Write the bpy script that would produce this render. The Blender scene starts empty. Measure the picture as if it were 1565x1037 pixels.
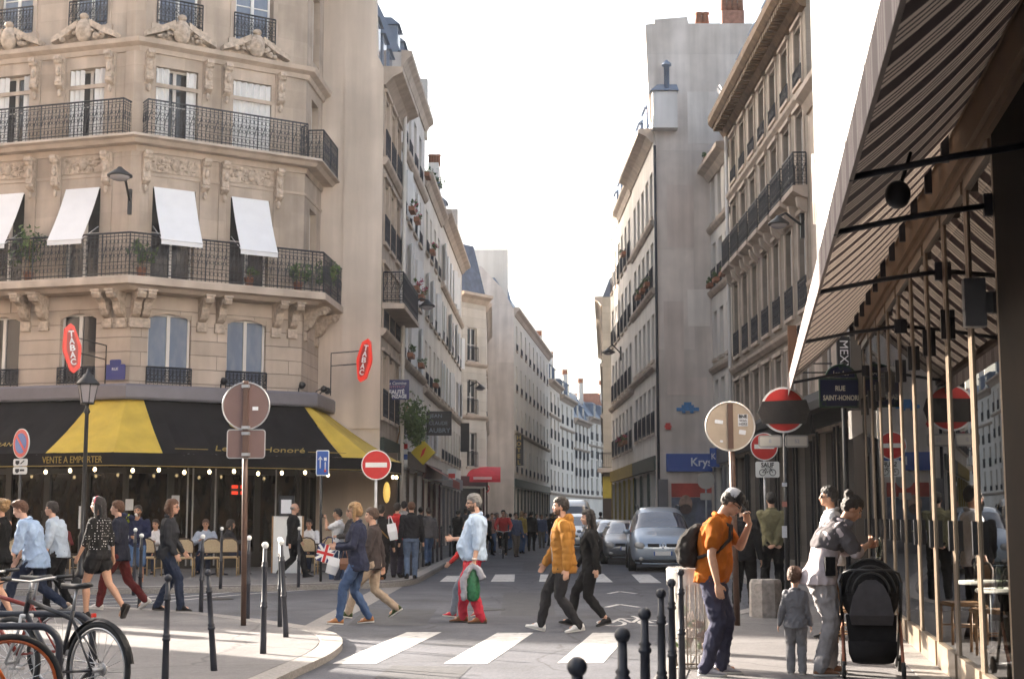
import bpy, math, random
from math import sin, cos, pi, atan, radians, sqrt
from mathutils import Matrix, Vector, noise
random.seed(7)
SC = bpy.context.scene
COL = SC.collection
# ------------------------------------------------------------------ camera geometry (50 mm lens, tilted up about 7 degrees)
FP, CX, CY, HZ, EYE = 2174.0, 782.5, 518.5, 788.0, 1.55
TILT = atan((HZ - CY) / FP)
def ray(px, py):
    u = (px - CX) / FP; v = (CY - py) / FP
    return (u, cos(TILT) - v * sin(TILT), sin(TILT) + v * cos(TILT))
def G(px, py, z=0.0):
    d = ray(px, py); k = (z - EYE) / d[2]
    return Vector((d[0] * k, d[1] * k, z))
def D(px, py, y):
    d = ray(px, py); k = y / d[1]
    return Vector((d[0] * k, y, EYE + d[2] * k))
# ------------------------------------------------------------------ materials
MATS = {}
def mat(name, rgb, rough=.7, metal=0.0, var=.12, vs=3.0, bump=0.0, bs=30.0, spec=None, streak=0.0, second=None, emit=None, grime=0.0):
    if name in MATS: return MATS[name]
    m = bpy.data.materials.new(name); m.use_nodes = True
    nt = m.node_tree; N = nt.nodes; L = nt.links
    b = N['Principled BSDF']; b.inputs['Roughness'].default_value = rough; b.inputs['Metallic'].default_value = metal
    if spec is not None: b.inputs['Specular IOR Level'].default_value = spec
    tc = N.new('ShaderNodeNewGeometry')
    base = (*rgb, 1)
    src = None
    def noise_node(scale, detail=4, vec=None):
        n = N.new('ShaderNodeTexNoise'); n.inputs['Scale'].default_value = scale; n.inputs['Detail'].default_value = detail
        L.new(vec if vec else tc.outputs['Position'], n.inputs['Vector']); return n
    if var > 0:
        n = noise_node(vs, 6)
        r = N.new('ShaderNodeValToRGB')
        lo = tuple(max(0, c * (1 - var)) for c in rgb); hi = tuple(min(1, c * (1 + var)) for c in rgb)
        if second: hi = second
        r.color_ramp.elements[0].position = .3; r.color_ramp.elements[1].position = .7
        r.color_ramp.elements[0].color = (*lo, 1); r.color_ramp.elements[1].color = (*hi, 1)
        L.new(n.outputs['Fac'], r.inputs['Fac']); src = r.outputs['Color']
    if streak > 0:
        mp = N.new('ShaderNodeMapping'); mp.inputs['Scale'].default_value = (1, 1, .08)
        L.new(tc.outputs['Position'], mp.inputs['Vector'])
        n = noise_node(2.2, 5, mp.outputs['Vector'])
        r = N.new('ShaderNodeValToRGB'); r.color_ramp.elements[0].position = .35; r.color_ramp.elements[1].position = .75
        k = 1 - streak
        r.color_ramp.elements[0].color = (1, 1, 1, 1); r.color_ramp.elements[1].color = (k, k * .98, k * .95, 1)
        L.new(n.outputs['Fac'], r.inputs['Fac'])
        mx = N.new('ShaderNodeMix'); mx.data_type = 'RGBA'; mx.blend_type = 'MULTIPLY'; mx.inputs[0].default_value = 1
        if src: L.new(src, mx.inputs[6])
        else: mx.inputs[6].default_value = base
        L.new(r.outputs['Color'], mx.inputs[7]); src = mx.outputs[2]
    if grime > 0:
        n = noise_node(.35, 8)
        r = N.new('ShaderNodeValToRGB'); r.color_ramp.elements[0].position = .45; r.color_ramp.elements[1].position = .72
        k = 1 - grime
        r.color_ramp.elements[0].color = (1, 1, 1, 1); r.color_ramp.elements[1].color = (k, k, k, 1)
        L.new(n.outputs['Fac'], r.inputs['Fac'])
        mx = N.new('ShaderNodeMix'); mx.data_type = 'RGBA'; mx.blend_type = 'MULTIPLY'; mx.inputs[0].default_value = 1
        if src: L.new(src, mx.inputs[6])
        else: mx.inputs[6].default_value = base
        L.new(r.outputs['Color'], mx.inputs[7]); src = mx.outputs[2]
    if src: L.new(src, b.inputs['Base Color'])
    else: b.inputs['Base Color'].default_value = base
    if bump > 0:
        n = noise_node(bs, 4)
        bp = N.new('ShaderNodeBump'); bp.inputs['Strength'].default_value = bump; bp.inputs['Distance'].default_value = .02
        L.new(n.outputs['Fac'], bp.inputs['Height']); L.new(bp.outputs['Normal'], b.inputs['Normal'])
    if emit:
        b.inputs['Emission Color'].default_value = (*emit[0], 1); b.inputs['Emission Strength'].default_value = emit[1]
    MATS[name] = m
    return m
def coursed(name, rgb, course=.34, block=.9, dark=.72, streak=.2, var=.12, depth=.6):
    """ashlar: stone with horizontal courses and vertical joints, by world position"""
    if name in MATS: return MATS[name]
    m = mat(name, rgb, .85, var=var, vs=1.3, streak=streak, grime=.14)
    nt = m.node_tree; N = nt.nodes; L = nt.links; b = N['Principled BSDF']
    g = N.new('ShaderNodeNewGeometry'); sx = N.new('ShaderNodeSeparateXYZ'); L.new(g.outputs['Position'], sx.inputs[0])
    ad = N.new('ShaderNodeMath'); ad.operation = 'ADD'; L.new(sx.outputs[0], ad.inputs[0]); L.new(sx.outputs[1], ad.inputs[1])
    cb = N.new('ShaderNodeCombineXYZ'); L.new(ad.outputs[0], cb.inputs[0]); L.new(sx.outputs[2], cb.inputs[1])
    br = N.new('ShaderNodeTexBrick'); br.inputs['Scale'].default_value = 1
    br.inputs['Brick Width'].default_value = block; br.inputs['Row Height'].default_value = course; br.inputs['Mortar Size'].default_value = .012
    br.inputs['Mortar Smooth'].default_value = .3
    br.inputs['Color1'].default_value = (1, 1, 1, 1); br.inputs['Color2'].default_value = (.84, .835, .825, 1); br.inputs['Mortar'].default_value = (dark, dark, dark, 1)
    L.new(cb.outputs[0], br.inputs['Vector'])
    mx = N.new('ShaderNodeMix'); mx.data_type = 'RGBA'; mx.blend_type = 'MULTIPLY'; mx.inputs[0].default_value = 1
    old = b.inputs['Base Color'].links[0].from_socket
    L.new(old, mx.inputs[6]); L.new(br.outputs['Color'], mx.inputs[7]); L.new(mx.outputs[2], b.inputs['Base Color'])
    bp = N.new('ShaderNodeBump'); bp.inputs['Strength'].default_value = depth; bp.inputs['Distance'].default_value = .03; bp.invert = True
    L.new(br.outputs['Fac'], bp.inputs['Height']); L.new(bp.outputs['Normal'], b.inputs['Normal'])
    return m
def striped(name, c1, c2, axis=1, period=.22, duty=.5, rough=.8, trans=0.0):
    """cloth woven in stripes, by object UV-like generated coordinate stored in attribute 'su'"""
    if name in MATS: return MATS[name]
    m = bpy.data.materials.new(name); m.use_nodes = True
    nt = m.node_tree; N = nt.nodes; L = nt.links; b = N['Principled BSDF']; b.inputs['Roughness'].default_value = rough
    at = N.new('ShaderNodeAttribute'); at.attribute_name = 'su'
    mu = N.new('ShaderNodeMath'); mu.operation = 'DIVIDE'; L.new(at.outputs['Fac'], mu.inputs[0]); mu.inputs[1].default_value = period
    fr = N.new('ShaderNodeMath'); fr.operation = 'FRACT'; L.new(mu.outputs[0], fr.inputs[0])
    gt = N.new('ShaderNodeMath'); gt.operation = 'GREATER_THAN'; L.new(fr.outputs[0], gt.inputs[0]); gt.inputs[1].default_value = duty
    mx = N.new('ShaderNodeMix'); mx.data_type = 'RGBA'; L.new(gt.outputs[0], mx.inputs[0])
    mx.inputs[6].default_value = (*c1, 1); mx.inputs[7].default_value = (*c2, 1)
    L.new(mx.outputs[2], b.inputs['Base Color'])
    if trans > 0:
        tr = N.new('ShaderNodeBsdfTranslucent'); L.new(mx.outputs[2], tr.inputs['Color'])
        ms = N.new('ShaderNodeMixShader'); ms.inputs[0].default_value = trans
        L.new(b.outputs[0], ms.inputs[1]); L.new(tr.outputs[0], ms.inputs[2]); L.new(ms.outputs[0], N['Material Output'].inputs['Surface'])
    MATS[name] = m
    return m
def pane_glass(name, tint=(.9, .95, .95), ior=1.5, rough=.01, gain=1.0, body=None, second=None, ns=1.0):
    """clear shop glass: fresnel mix of a clear pane and its reflection"""
    if name in MATS: return MATS[name]
    m = bpy.data.materials.new(name); m.use_nodes = True
    nt = m.node_tree; N = nt.nodes; L = nt.links
    N.remove(N['Principled BSDF'])
    gl = N.new('ShaderNodeBsdfGlossy'); gl.inputs['Roughness'].default_value = rough
    if body:
        tr = N.new('ShaderNodeBsdfDiffuse'); tr.inputs['Color'].default_value = (*body, 1)
        if second:
            g = N.new('ShaderNodeNewGeometry'); mp = N.new('ShaderNodeMapping'); mp.inputs['Scale'].default_value = (ns, ns, ns * .35); L.new(g.outputs['Position'], mp.inputs['Vector'])
            nz = N.new('ShaderNodeTexNoise'); nz.inputs['Detail'].default_value = 5; L.new(mp.outputs[0], nz.inputs['Vector']); cr = N.new('ShaderNodeValToRGB'); cr.color_ramp.elements[0].position = .42; cr.color_ramp.elements[1].position = .66
            cr.color_ramp.elements[0].color = (*body, 1); cr.color_ramp.elements[1].color = (*second, 1); L.new(nz.outputs['Fac'], cr.inputs['Fac']); L.new(cr.outputs['Color'], tr.inputs['Color'])
    else:
        tr = N.new('ShaderNodeBsdfTransparent'); tr.inputs['Color'].default_value = (*tint, 1)
    fr = N.new('ShaderNodeFresnel'); fr.inputs['IOR'].default_value = ior
    mu = N.new('ShaderNodeMath'); mu.operation = 'MULTIPLY'; mu.use_clamp = True; L.new(fr.outputs[0], mu.inputs[0]); mu.inputs[1].default_value = gain
    ms = N.new('ShaderNodeMixShader'); L.new(mu.outputs[0], ms.inputs[0]); L.new(tr.outputs[0], ms.inputs[1]); L.new(gl.outputs[0], ms.inputs[2])
    L.new(ms.outputs[0], N['Material Output'].inputs['Surface'])
    MATS[name] = m
    return m
# ------------------------------------------------------------------ mesh builder
class MB:
    def __init__(s, M=None):
        s.v = []; s.f = []; s.mi = []; s.sm = []; s.cur = 0; s.M = M.copy() if M else Matrix.Identity(4); s.smooth = False; s.su = {}
    def mat(s, i): s.cur = i; return s
    def add(s, vs, fs, smooth=None):
        o = len(s.v); M = s.M
        s.v.extend([M @ Vector(v) for v in vs])
        sm = s.smooth if smooth is None else smooth
        for f in fs:
            s.f.append([i + o for i in f]); s.mi.append(s.cur); s.sm.append(sm)
        return o
    def box(s, x0, x1, y0, y1, z0, z1):
        if x0 > x1: x0, x1 = x1, x0
        if y0 > y1: y0, y1 = y1, y0
        if z0 > z1: z0, z1 = z1, z0
        s.add([(x0, y0, z0), (x1, y0, z0), (x1, y1, z0), (x0, y1, z0), (x0, y0, z1), (x1, y0, z1), (x1, y1, z1), (x0, y1, z1)],
              [(3, 2, 1, 0), (4, 5, 6, 7), (0, 1, 5, 4), (1, 2, 6, 5), (2, 3, 7, 6), (3, 0, 4, 7)], False)
        return s
    def cbox(s, c, d): return s.box(c[0] - d[0] / 2, c[0] + d[0] / 2, c[1] - d[1] / 2, c[1] + d[1] / 2, c[2] - d[2] / 2, c[2] + d[2] / 2)
    def quad(s, *p):
        s.add(p, [tuple(range(len(p)))], False); return s
    def prism(s, poly, z0, z1, smooth=False):
        """poly in xy, extruded in z"""
        n = len(poly)
        s.add([(x, y, z0) for x, y in poly] + [(x, y, z1) for x, y in poly],
              [tuple(range(n - 1, -1, -1)), tuple(range(n, 2 * n))] + [(i, (i + 1) % n, n + (i + 1) % n, n + i) for i in range(n)], smooth)
        return s
    def profile(s, poly, x0, x1, smooth=False):
        """poly of (y,z) extruded along x"""
        n = len(poly)
        s.add([(x0, y, z) for y, z in poly] + [(x1, y, z) for y, z in poly],
              [tuple(range(n)), tuple(range(2 * n - 1, n - 1, -1))] + [(i, n + i, n + (i + 1) % n, (i + 1) % n) for i in range(n)], smooth)
        return s
    def sweep(s, poly, path, closed=False):
        """profile poly of (outward, z) swept along an xy path with mitres; outward = right of the walking direction"""
        n = len(poly); m = len(path); vs = []
        for i, p in enumerate(path):
            p = Vector(p)
            a = Vector(path[i - 1]) if (i > 0 or closed) else None
            b = Vector(path[(i + 1) % m]) if (i < m - 1 or closed) else None
            d1 = (p - a).normalized() if a is not None else None; d2 = (b - p).normalized() if b is not None else None
            if d1 is None: d1 = d2
            if d2 is None: d2 = d1
            n1 = Vector((d1.y, -d1.x)); n2 = Vector((d2.y, -d2.x)); nn = (n1 + n2).normalized(); nn /= max(.35, nn.dot(n1))
            vs += [(p.x + nn.x * o, p.y + nn.y * o, z) for o, z in poly]
        fs = []
        for i in range(m if closed else m - 1):
            for j in range(n):
                a = i * n + j; b_ = i * n + (j + 1) % n; c = ((i + 1) % m) * n + (j + 1) % n; d = ((i + 1) % m) * n + j
                fs.append((a, b_, c, d))
        if not closed: fs += [tuple(range(n - 1, -1, -1)), tuple(range((m - 1) * n, m * n))]
        s.add(vs, fs, False); return s
    def tube(s, pts, r, n=6, closed=False, caps=True, smooth=True):
        pts = [Vector(p) for p in pts]; m = len(pts)
        rs = r if isinstance(r, (list, tuple)) else [r] * m
        vs = []; prev = None
        for i, p in enumerate(pts):
            if closed: t = pts[(i + 1) % m] - pts[i - 1]
            else: t = pts[min(i + 1, m - 1)] - pts[max(i - 1, 0)]
            if t.length < 1e-9: t = Vector((0, 0, 1))
            t.normalize()
            if prev is None:
                u = t.orthogonal().normalized()
            else:
                u = prev - t * prev.dot(t)
                u = u.normalized() if u.length > 1e-6 else t.orthogonal().normalized()
            prev = u; w = t.cross(u)
            for k in range(n):
                a = 2 * pi * k / n + pi / n
                vs.append(p + (u * cos(a) + w * sin(a)) * rs[i])
        fs = []
        for i in range(m if closed else m - 1):
            for k in range(n):
                i2 = (i + 1) % m
                fs.append((i * n + k, i * n + (k + 1) % n, i2 * n + (k + 1) % n, i2 * n + k))
        if caps and not closed: fs += [tuple(range(n - 1, -1, -1)), tuple(range((m - 1) * n, m * n))]
        s.add(vs, fs, smooth); return s
    def lathe(s, prof, n=16, c=(0, 0, 0), R=None, smooth=True, caps=True):
        """prof of (r,z)"""
        vs = []; c = Vector(c)
        for r, z in prof:
            for k in range(n):
                a = 2 * pi * k / n; p = Vector((r * cos(a), r * sin(a), z))
                vs.append(c + (R @ p if R else p))
        fs = []
        for i in range(len(prof) - 1):
            for k in range(n): fs.append((i * n + k, i * n + (k + 1) % n, (i + 1) * n + (k + 1) % n, (i + 1) * n + k))
        if caps: fs += [tuple(range(n - 1, -1, -1)), tuple(range((len(prof) - 1) * n, len(prof) * n))]
        s.add(vs, fs, smooth); return s
    def ell(s, c, r, nu=12, nv=8, R=None):
        if not isinstance(r, (tuple, list)): r = (r, r, r)
        vs = []; c = Vector(c)
        for j in range(1, nv):
            t = pi * j / nv
            for k in range(nu):
                a = 2 * pi * k / nu
                p = Vector((r[0] * sin(t) * cos(a), r[1] * sin(t) * sin(a), r[2] * cos(t)))
                vs.append(c + (R @ p if R else p))
        top = Vector((0, 0, r[2])); bot = Vector((0, 0, -r[2]))
        vs += [c + (R @ top if R else top), c + (R @ bot if R else bot)]
        fs = []
        for j in range(nv - 2):
            for k in range(nu): fs.append((j * nu + k, (j + 1) * nu + k, (j + 1) * nu + (k + 1) % nu, j * nu + (k + 1) % nu))
        T = (nv - 1) * nu
        for k in range(nu):
            fs.append((T, k, (k + 1) % nu)); fs.append((T + 1, (nv - 2) * nu + (k + 1) % nu, (nv - 2) * nu + k))
        s.add(vs, fs, True); return s
    def loft(s, rings, smooth=True, caps=True):
        n = len(rings[0]); vs = [p for r in rings for p in r]; fs = []
        for i in range(len(rings) - 1):
            for k in range(n): fs.append((i * n + k, i * n + (k + 1) % n, (i + 1) * n + (k + 1) % n, (i + 1) * n + k))
        if caps: fs += [tuple(range(n - 1, -1, -1)), tuple(range((len(rings) - 1) * n, len(rings) * n))]
        s.add(vs, fs, smooth); return s
    def mesh(s, name, mats, inv=None):
        me = bpy.data.meshes.new(name)
        vs = [inv @ v for v in s.v] if inv else s.v
        me.from_pydata([tuple(v) for v in vs], [], s.f)
        for m in (mats if isinstance(mats, (list, tuple)) else [mats]): me.materials.append(m)
        me.polygons.foreach_set('material_index', s.mi); me.polygons.foreach_set('use_smooth', s.sm)
        me.update(); return me
    def build(s, name, mats, parent=None, origin=None):
        inv = world_of(parent).inverted() if parent else None
        if origin is not None and not parent: inv = Matrix.Translation(-Vector(origin))
        o = bpy.data.objects.new(name, s.mesh(name, mats, inv)); COL.objects.link(o)
        if parent: o.parent = parent
        if origin is not None and not parent: o.location = origin
        return o
def world_of(o):
    M = o.matrix_basis.copy()
    while o.parent: o = o.parent; M = o.matrix_basis @ M
    return M
def place(mesh, name, parent, W):
    o = bpy.data.objects.new(name, mesh); COL.objects.link(o)
    if parent: o.parent = parent; o.matrix_basis = world_of(parent).inverted() @ W
    else: o.matrix_basis = W
    return o
def tag(o, label=None, cat=None, group=None, kind=None):
    if label: o['label'] = label
    if cat: o['category'] = cat
    if group: o['group'] = group
    if kind: o['kind'] = kind
    return o
def thing(name, loc, label, cat, group=None, rz=0.0):
    o = bpy.data.objects.new(name, None); o.empty_display_size = .1; COL.objects.link(o)
    o.location = loc; o.rotation_euler = (0, 0, rz)
    return tag(o, label, cat, group)
def kids(o): return [c for c in COL.objects if c.parent == o]
def dup(o, loc=None, rz=None, label=None, parent=None, ch=None):
    c = o.copy(); COL.objects.link(c)
    if parent: c.parent = parent
    if loc is not None: c.location = loc
    if rz is not None: c.rotation_euler = (0, 0, rz)
    if label: c['label'] = label
    for k in (ch or CH(o)): dup(k, parent=c)
    return c
def CH(o): return list(o.children)
def frame(o, az, z=0.0):
    """facade frame: x along the wall to the viewer's right, y into the wall, z up; az = compass direction of x (0 = away from camera)"""
    a = radians(az); sx, sy = sin(a), cos(a)
    return Matrix(((sx, -sy, 0, o[0]), (sy, sx, 0, o[1]), (0, 0, 1, z), (0, 0, 0, 1)))
def TR(x, y, z): return Matrix.Translation((x, y, z))
def RZ(a): return Matrix.Rotation(a, 4, 'Z')
def RX(a): return Matrix.Rotation(a, 4, 'X')
def RY(a): return Matrix.Rotation(a, 4, 'Y')
# ------------------------------------------------------------------ writing
_TX = {}
def text_mesh(txt, size=1.0, bold=0.0, shear=0.0, space=1.0, align='CENTER'):
    key = (txt, size, bold, shear, space, align)
    if key in _TX: return _TX[key]
    c = bpy.data.curves.new('lettering', 'FONT'); c.body = txt; c.size = size; c.align_x = align; c.align_y = 'CENTER'
    c.offset = bold; c.shear = shear; c.space_character = space; c.extrude = .004; c.resolution_u = 3
    o = bpy.data.objects.new('lettering', c); COL.objects.link(o)
    dg = bpy.context.evaluated_depsgraph_get()
    me = bpy.data.meshes.new_from_object(o.evaluated_get(dg)); bpy.data.objects.remove(o); _TX[key] = me
    return me
def write(txt, parent, W, size, m, bold=0.0, shear=0.0, space=1.0, width=None, align='CENTER', name='lettering'):
    """W: frame whose x runs along the text and y goes INTO the wall; text faces -y"""
    me = text_mesh(txt, size, bold, shear, space, align).copy(); me.materials.clear(); me.materials.append(m)
    sx = 1.0
    if width:
        xs = [v.co.x for v in me.vertices]; w = max(xs) - min(xs); sx = width / w if w > 0 else 1
    return place(me, name, parent, W @ RX(pi / 2) @ Matrix.Diagonal((sx, 1, 1, 1)))
# ------------------------------------------------------------------ walls with real openings
def wall(B, W, z0, z1, ops, x0=0.0, reveal=.22, holes_only=False, mi=0, mr=None):
    """wall plane y=0 from x0 to W; ops are (xa,xb,za,zb) openings with reveals"""
    xs = sorted({x0, W, *[o[0] for o in ops], *[o[1] for o in ops]}); zs = sorted({z0, z1, *[o[2] for o in ops], *[o[3] for o in ops]})
    xs = [x for x in xs if x0 <= x <= W]; zs = [z for z in zs if z0 <= z <= z1]
    B.cur = mi
    for i in range(len(xs) - 1):
        run = None
        for j in range(len(zs) - 1):
            cx = (xs[i] + xs[i + 1]) / 2; cz = (zs[j] + zs[j + 1]) / 2
            solid = not any(o[0] < cx < o[1] and o[2] < cz < o[3] for o in ops)
            if solid and run is None: run = zs[j]
            if run is not None and (not solid or j == len(zs) - 2):
                ze = zs[j + 1] if solid else zs[j]
                B.quad((xs[i], 0, run), (xs[i + 1], 0, run), (xs[i + 1], 0, ze), (xs[i], 0, ze)); run = None
    if mr is not None: B.cur = mr
    for a, b, c, d in ops:
        r = reveal
        B.quad((a, 0, c), (a, 0, d), (a, r, d), (a, r, c)); B.quad((b, 0, d), (b, 0, c), (b, r, c), (b, r, d))
        B.quad((a, 0, d), (b, 0, d), (b, r, d), (a, r, d)); B.quad((b, 0, c), (a, 0, c), (a, r, c), (b, r, c))
_WM = {}
def window(parent, W, x0, x1, z0, z1, fm, pm, y=.2, bars=1, arch=0.0, name='window', rows=2):
    """frame mesh with a pane under it, set y behind the wall face; W = facade frame"""
    w = round(x1 - x0, 3); h = round(z1 - z0, 3); key = (w, h, fm.name, bars, arch, rows)
    if key not in _WM:
        B = MB(); t = .06
        B.box(0, t, 0, .07, 0, h); B.box(w - t, w, 0, .07, 0, h); B.box(t, w - t, 0, .07, 0, t * 1.4); B.box(t, w - t, 0, .07, h - t, h)
        if bars: B.box(w / 2 - t * .8, w / 2 + t * .8, -.012, .07, t * 1.4, h - t)
        for i in range(1, rows):
            zz = h * i / rows
            B.box(t, w / 2 - t * .8, .01, .05, zz - .016, zz + .016); B.box(w / 2 + t * .8, w - t, .01, .05, zz - .016, zz + .016)
        P = MB(); P.quad((t * .7, .035, t), (w - t * .7, .035, t), (w - t * .7, .035, h - t * .7), (t * .7, .035, h - t * .7))
        _WM[key] = (B.mesh('window', fm), {} , P)
    fme, pd, P = _WM[key]
    if pm.name not in pd: pd[pm.name] = P.mesh('pane', pm)
    o = place(fme, name, parent, W @ TR(x0, y, z0))
    place(pd[pm.name], 'pane', o, W @ TR(x0, y, z0))
    return o
def leaves(B, c, r, n, size=.06, seed=1, mats=2, flat=1.0):
    rng = random.Random(seed); c = Vector(c)
    cl = [Vector((rng.gauss(0, 1), rng.gauss(0, 1), rng.gauss(0, 1))).normalized() * rng.random() ** .5 for _ in range(max(3, n // 14))]
    for i in range(n):
        k = rng.choice(cl); p = k + Vector((rng.gauss(0, .22), rng.gauss(0, .22), rng.gauss(0, .22)))
        p = c + Vector((p.x * r[0], p.y * r[1], p.z * r[2]))
        a = Vector((rng.gauss(0, 1), rng.gauss(0, 1), rng.gauss(0, 1))).normalized(); b = a.orthogonal().normalized()
        s = size * rng.uniform(.6, 1.4); B.cur = rng.randrange(mats)
        B.add([p - a * s, p + b * s * .5, p + a * s, p - b * s * .5], [(0, 1, 2, 3)], False)
# ------------------------------------------------------------------ world, sun, camera
SUN_AZ, SUN_EL = -52.0, 18.0
w = bpy.data.worlds.new('World'); SC.world = w; w.use_nodes = True
nt = w.node_tree; bg = nt.nodes['Background']
sky = nt.nodes.new('ShaderNodeTexSky'); sky.sky_type = 'NISHITA'; sky.sun_disc = False
sky.sun_elevation = radians(SUN_EL); sky.sun_rotation = radians(SUN_AZ % 360); sky.dust_density = 6.0; sky.air_density = 1.0; sky.ozone_density = .6
hs = nt.nodes.new('ShaderNodeHueSaturation'); hs.inputs['Saturation'].default_value = .62
nt.links.new(sky.outputs[0], hs.inputs['Color']); nt.links.new(hs.outputs[0], bg.inputs['Color']); bg.inputs['Strength'].default_value = .06
sl = bpy.data.lights.new('sun', 'SUN'); sl.energy = 3.4; sl.angle = radians(.6); sl.color = (1.0, .89, .76)
so = bpy.data.objects.new('sun', sl); COL.objects.link(so)
a, e = radians(SUN_AZ), radians(SUN_EL)
so.rotation_euler = Vector((-sin(a) * cos(e), -cos(a) * cos(e), -sin(e))).to_track_quat('-Z', 'Y').to_euler()
cd = bpy.data.cameras.new('camera'); cam = bpy.data.objects.new('camera', cd); COL.objects.link(cam)
cam.location = (0, 0, EYE); cam.rotation_euler = (pi / 2 + TILT, 0, 0)
cd.sensor_width = 36; cd.lens = 36 * FP / 1565; cd.clip_end = 2000; cd.clip_start = .1
cd.dof.use_dof = True; cd.dof.focus_distance = 19.5; cd.dof.aperture_fstop = 5.6
SC.camera = cam
SC.view_settings.view_transform = 'Standard'; SC.view_settings.look = 'None'; SC.view_settings.gamma = 1; SC.view_settings.exposure = 3.12
SC.cycles.max_bounces = 6; SC.cycles.diffuse_bounces = 3; SC.cycles.glossy_bounces = 4; SC.cycles.transparent_max_bounces = 10
SC.cycles.caustics_reflective = False; SC.cycles.caustics_refractive = False
SC.cycles.use_denoising = True
# ------------------------------------------------------------------ shared materials
STONE = coursed('warm limestone', (.565, .465, .385), course=.52, block=1.15, dark=.88, streak=.30, var=.14, depth=.12)
STONE2 = coursed('coursed limestone', (.565, .465, .385), course=.40, block=3.0, dark=.55, depth=1.0)
CARVE = mat('carved limestone', (.53, .435, .355), .85, var=.28, vs=9, bump=1.0, bs=22, streak=.2)
PLASTER = mat('pale plaster', (.77, .71, .65), .85, var=.08, vs=.6, streak=.16, bump=.12, bs=20, grime=.14)
PLASTER2 = mat('cream plaster', (.80, .745, .68), .85, var=.07, vs=.6, streak=.14, grime=.12)
PLASTER3 = mat('grey plaster', (.74, .70, .67), .85, var=.08, vs=.6, streak=.2, grime=.18)
GABLE = mat('beige render', (.72, .61, .52), .85, var=.1, vs=.5, streak=.24, bump=.2, bs=9, grime=.24)
GABLE2 = coursed('pale grey render', (.79, .70, .635), course=4.1, block=3.3, dark=.86, streak=.30, var=.09, depth=.1)
FARW = mat('pale far plaster', (.83, .78, .71), .85, var=.07, vs=.4, streak=.14, grime=.1)
WHITE = mat('white paint', (.80, .79, .77), .6, var=.03, vs=2)
TRIM = mat('stone trim', (.545, .45, .375), .85, var=.12, vs=2, streak=.25, bump=.2, bs=20)
SHUT = mat('white shutter paint', (.74, .73, .72), .6, var=.05, vs=3)
IRON = mat('black wrought iron', (.022, .024, .034), .5, var=.2, vs=8)
DARK = mat('dark void', (.012, .010, .009), .9, var=0)
ZINC = mat('zinc roof', (.22, .27, .36), .45, metal=.3, var=.15, vs=1.5, streak=.25)
SLATE = mat('slate roof', (.10, .12, .17), .6, var=.25, vs=3, streak=.2)
TILE = mat('red roof tiles', (.33, .15, .10), .8, var=.3, vs=6)
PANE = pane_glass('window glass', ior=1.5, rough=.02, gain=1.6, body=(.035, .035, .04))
PANE_SKY = pane_glass('curtain and sky glass', ior=1.5, rough=.05, gain=1.2, body=(.17, .21, .29), second=(.23, .27, .34), ns=1.0)  # blue grey body paints in reflected sky as well as curtains
PANE_WHITE = pane_glass('net curtain glass', ior=1.5, rough=.05, gain=1.2, body=(.16, .16, .17), second=(.5, .49, .47), ns=2.5)
PALE = mat('cream window paint', (.66, .62, .58), .6, var=.04)
LEAF1 = mat('leaf green', (.045, .085, .025), .6, var=.3, vs=14); LEAF2 = mat('leaf light green', (.10, .15, .04), .6, var=.3, vs=14)
RED_FL = mat('red petals', (.45, .04, .06), .6, var=.3, vs=20); PINK_FL = mat('pink petals', (.5, .12, .2), .6, var=.3, vs=20)
TERRA = mat('terracotta', (.28, .12, .07), .8, var=.2, vs=8)
STEEL = mat('galvanised steel', (.45, .45, .46), .4, metal=.7, var=.1, vs=9)
BROWNP = mat('brown painted steel', (.10, .055, .04), .45, var=.15, vs=6)
BLACKP = mat('black painted steel', (.018, .018, .022), .4, var=.2, vs=9)
WHITEP = mat('white reflective sheet', (.78, .78, .76), .45, var=.03)
REDP = mat('red sign paint', (.55, .022, .02), .45, var=.06, vs=9)
BLUEP = mat('blue sign paint', (.025, .09, .36), .45, var=.06, vs=9)
# ------------------------------------------------------------------ hazy air of the street
hm_ = bpy.data.materials.new('street haze'); hm_.use_nodes = True; hn = hm_.node_tree; hn.nodes.remove(hn.nodes['Principled BSDF'])
pv = hn.nodes.new('ShaderNodeVolumePrincipled'); pv.inputs['Color'].default_value = (.96, .94, .93, 1); pv.inputs['Density'].default_value = .0004; pv.inputs['Anisotropy'].default_value = .35
hn.links.new(pv.outputs[0], hn.nodes['Material Output'].inputs['Volume'])
B = MB(); B.box(-140, 140, -50, 260, -1, 27); tag(B.build('haze', hm_), kind='stuff')
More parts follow.
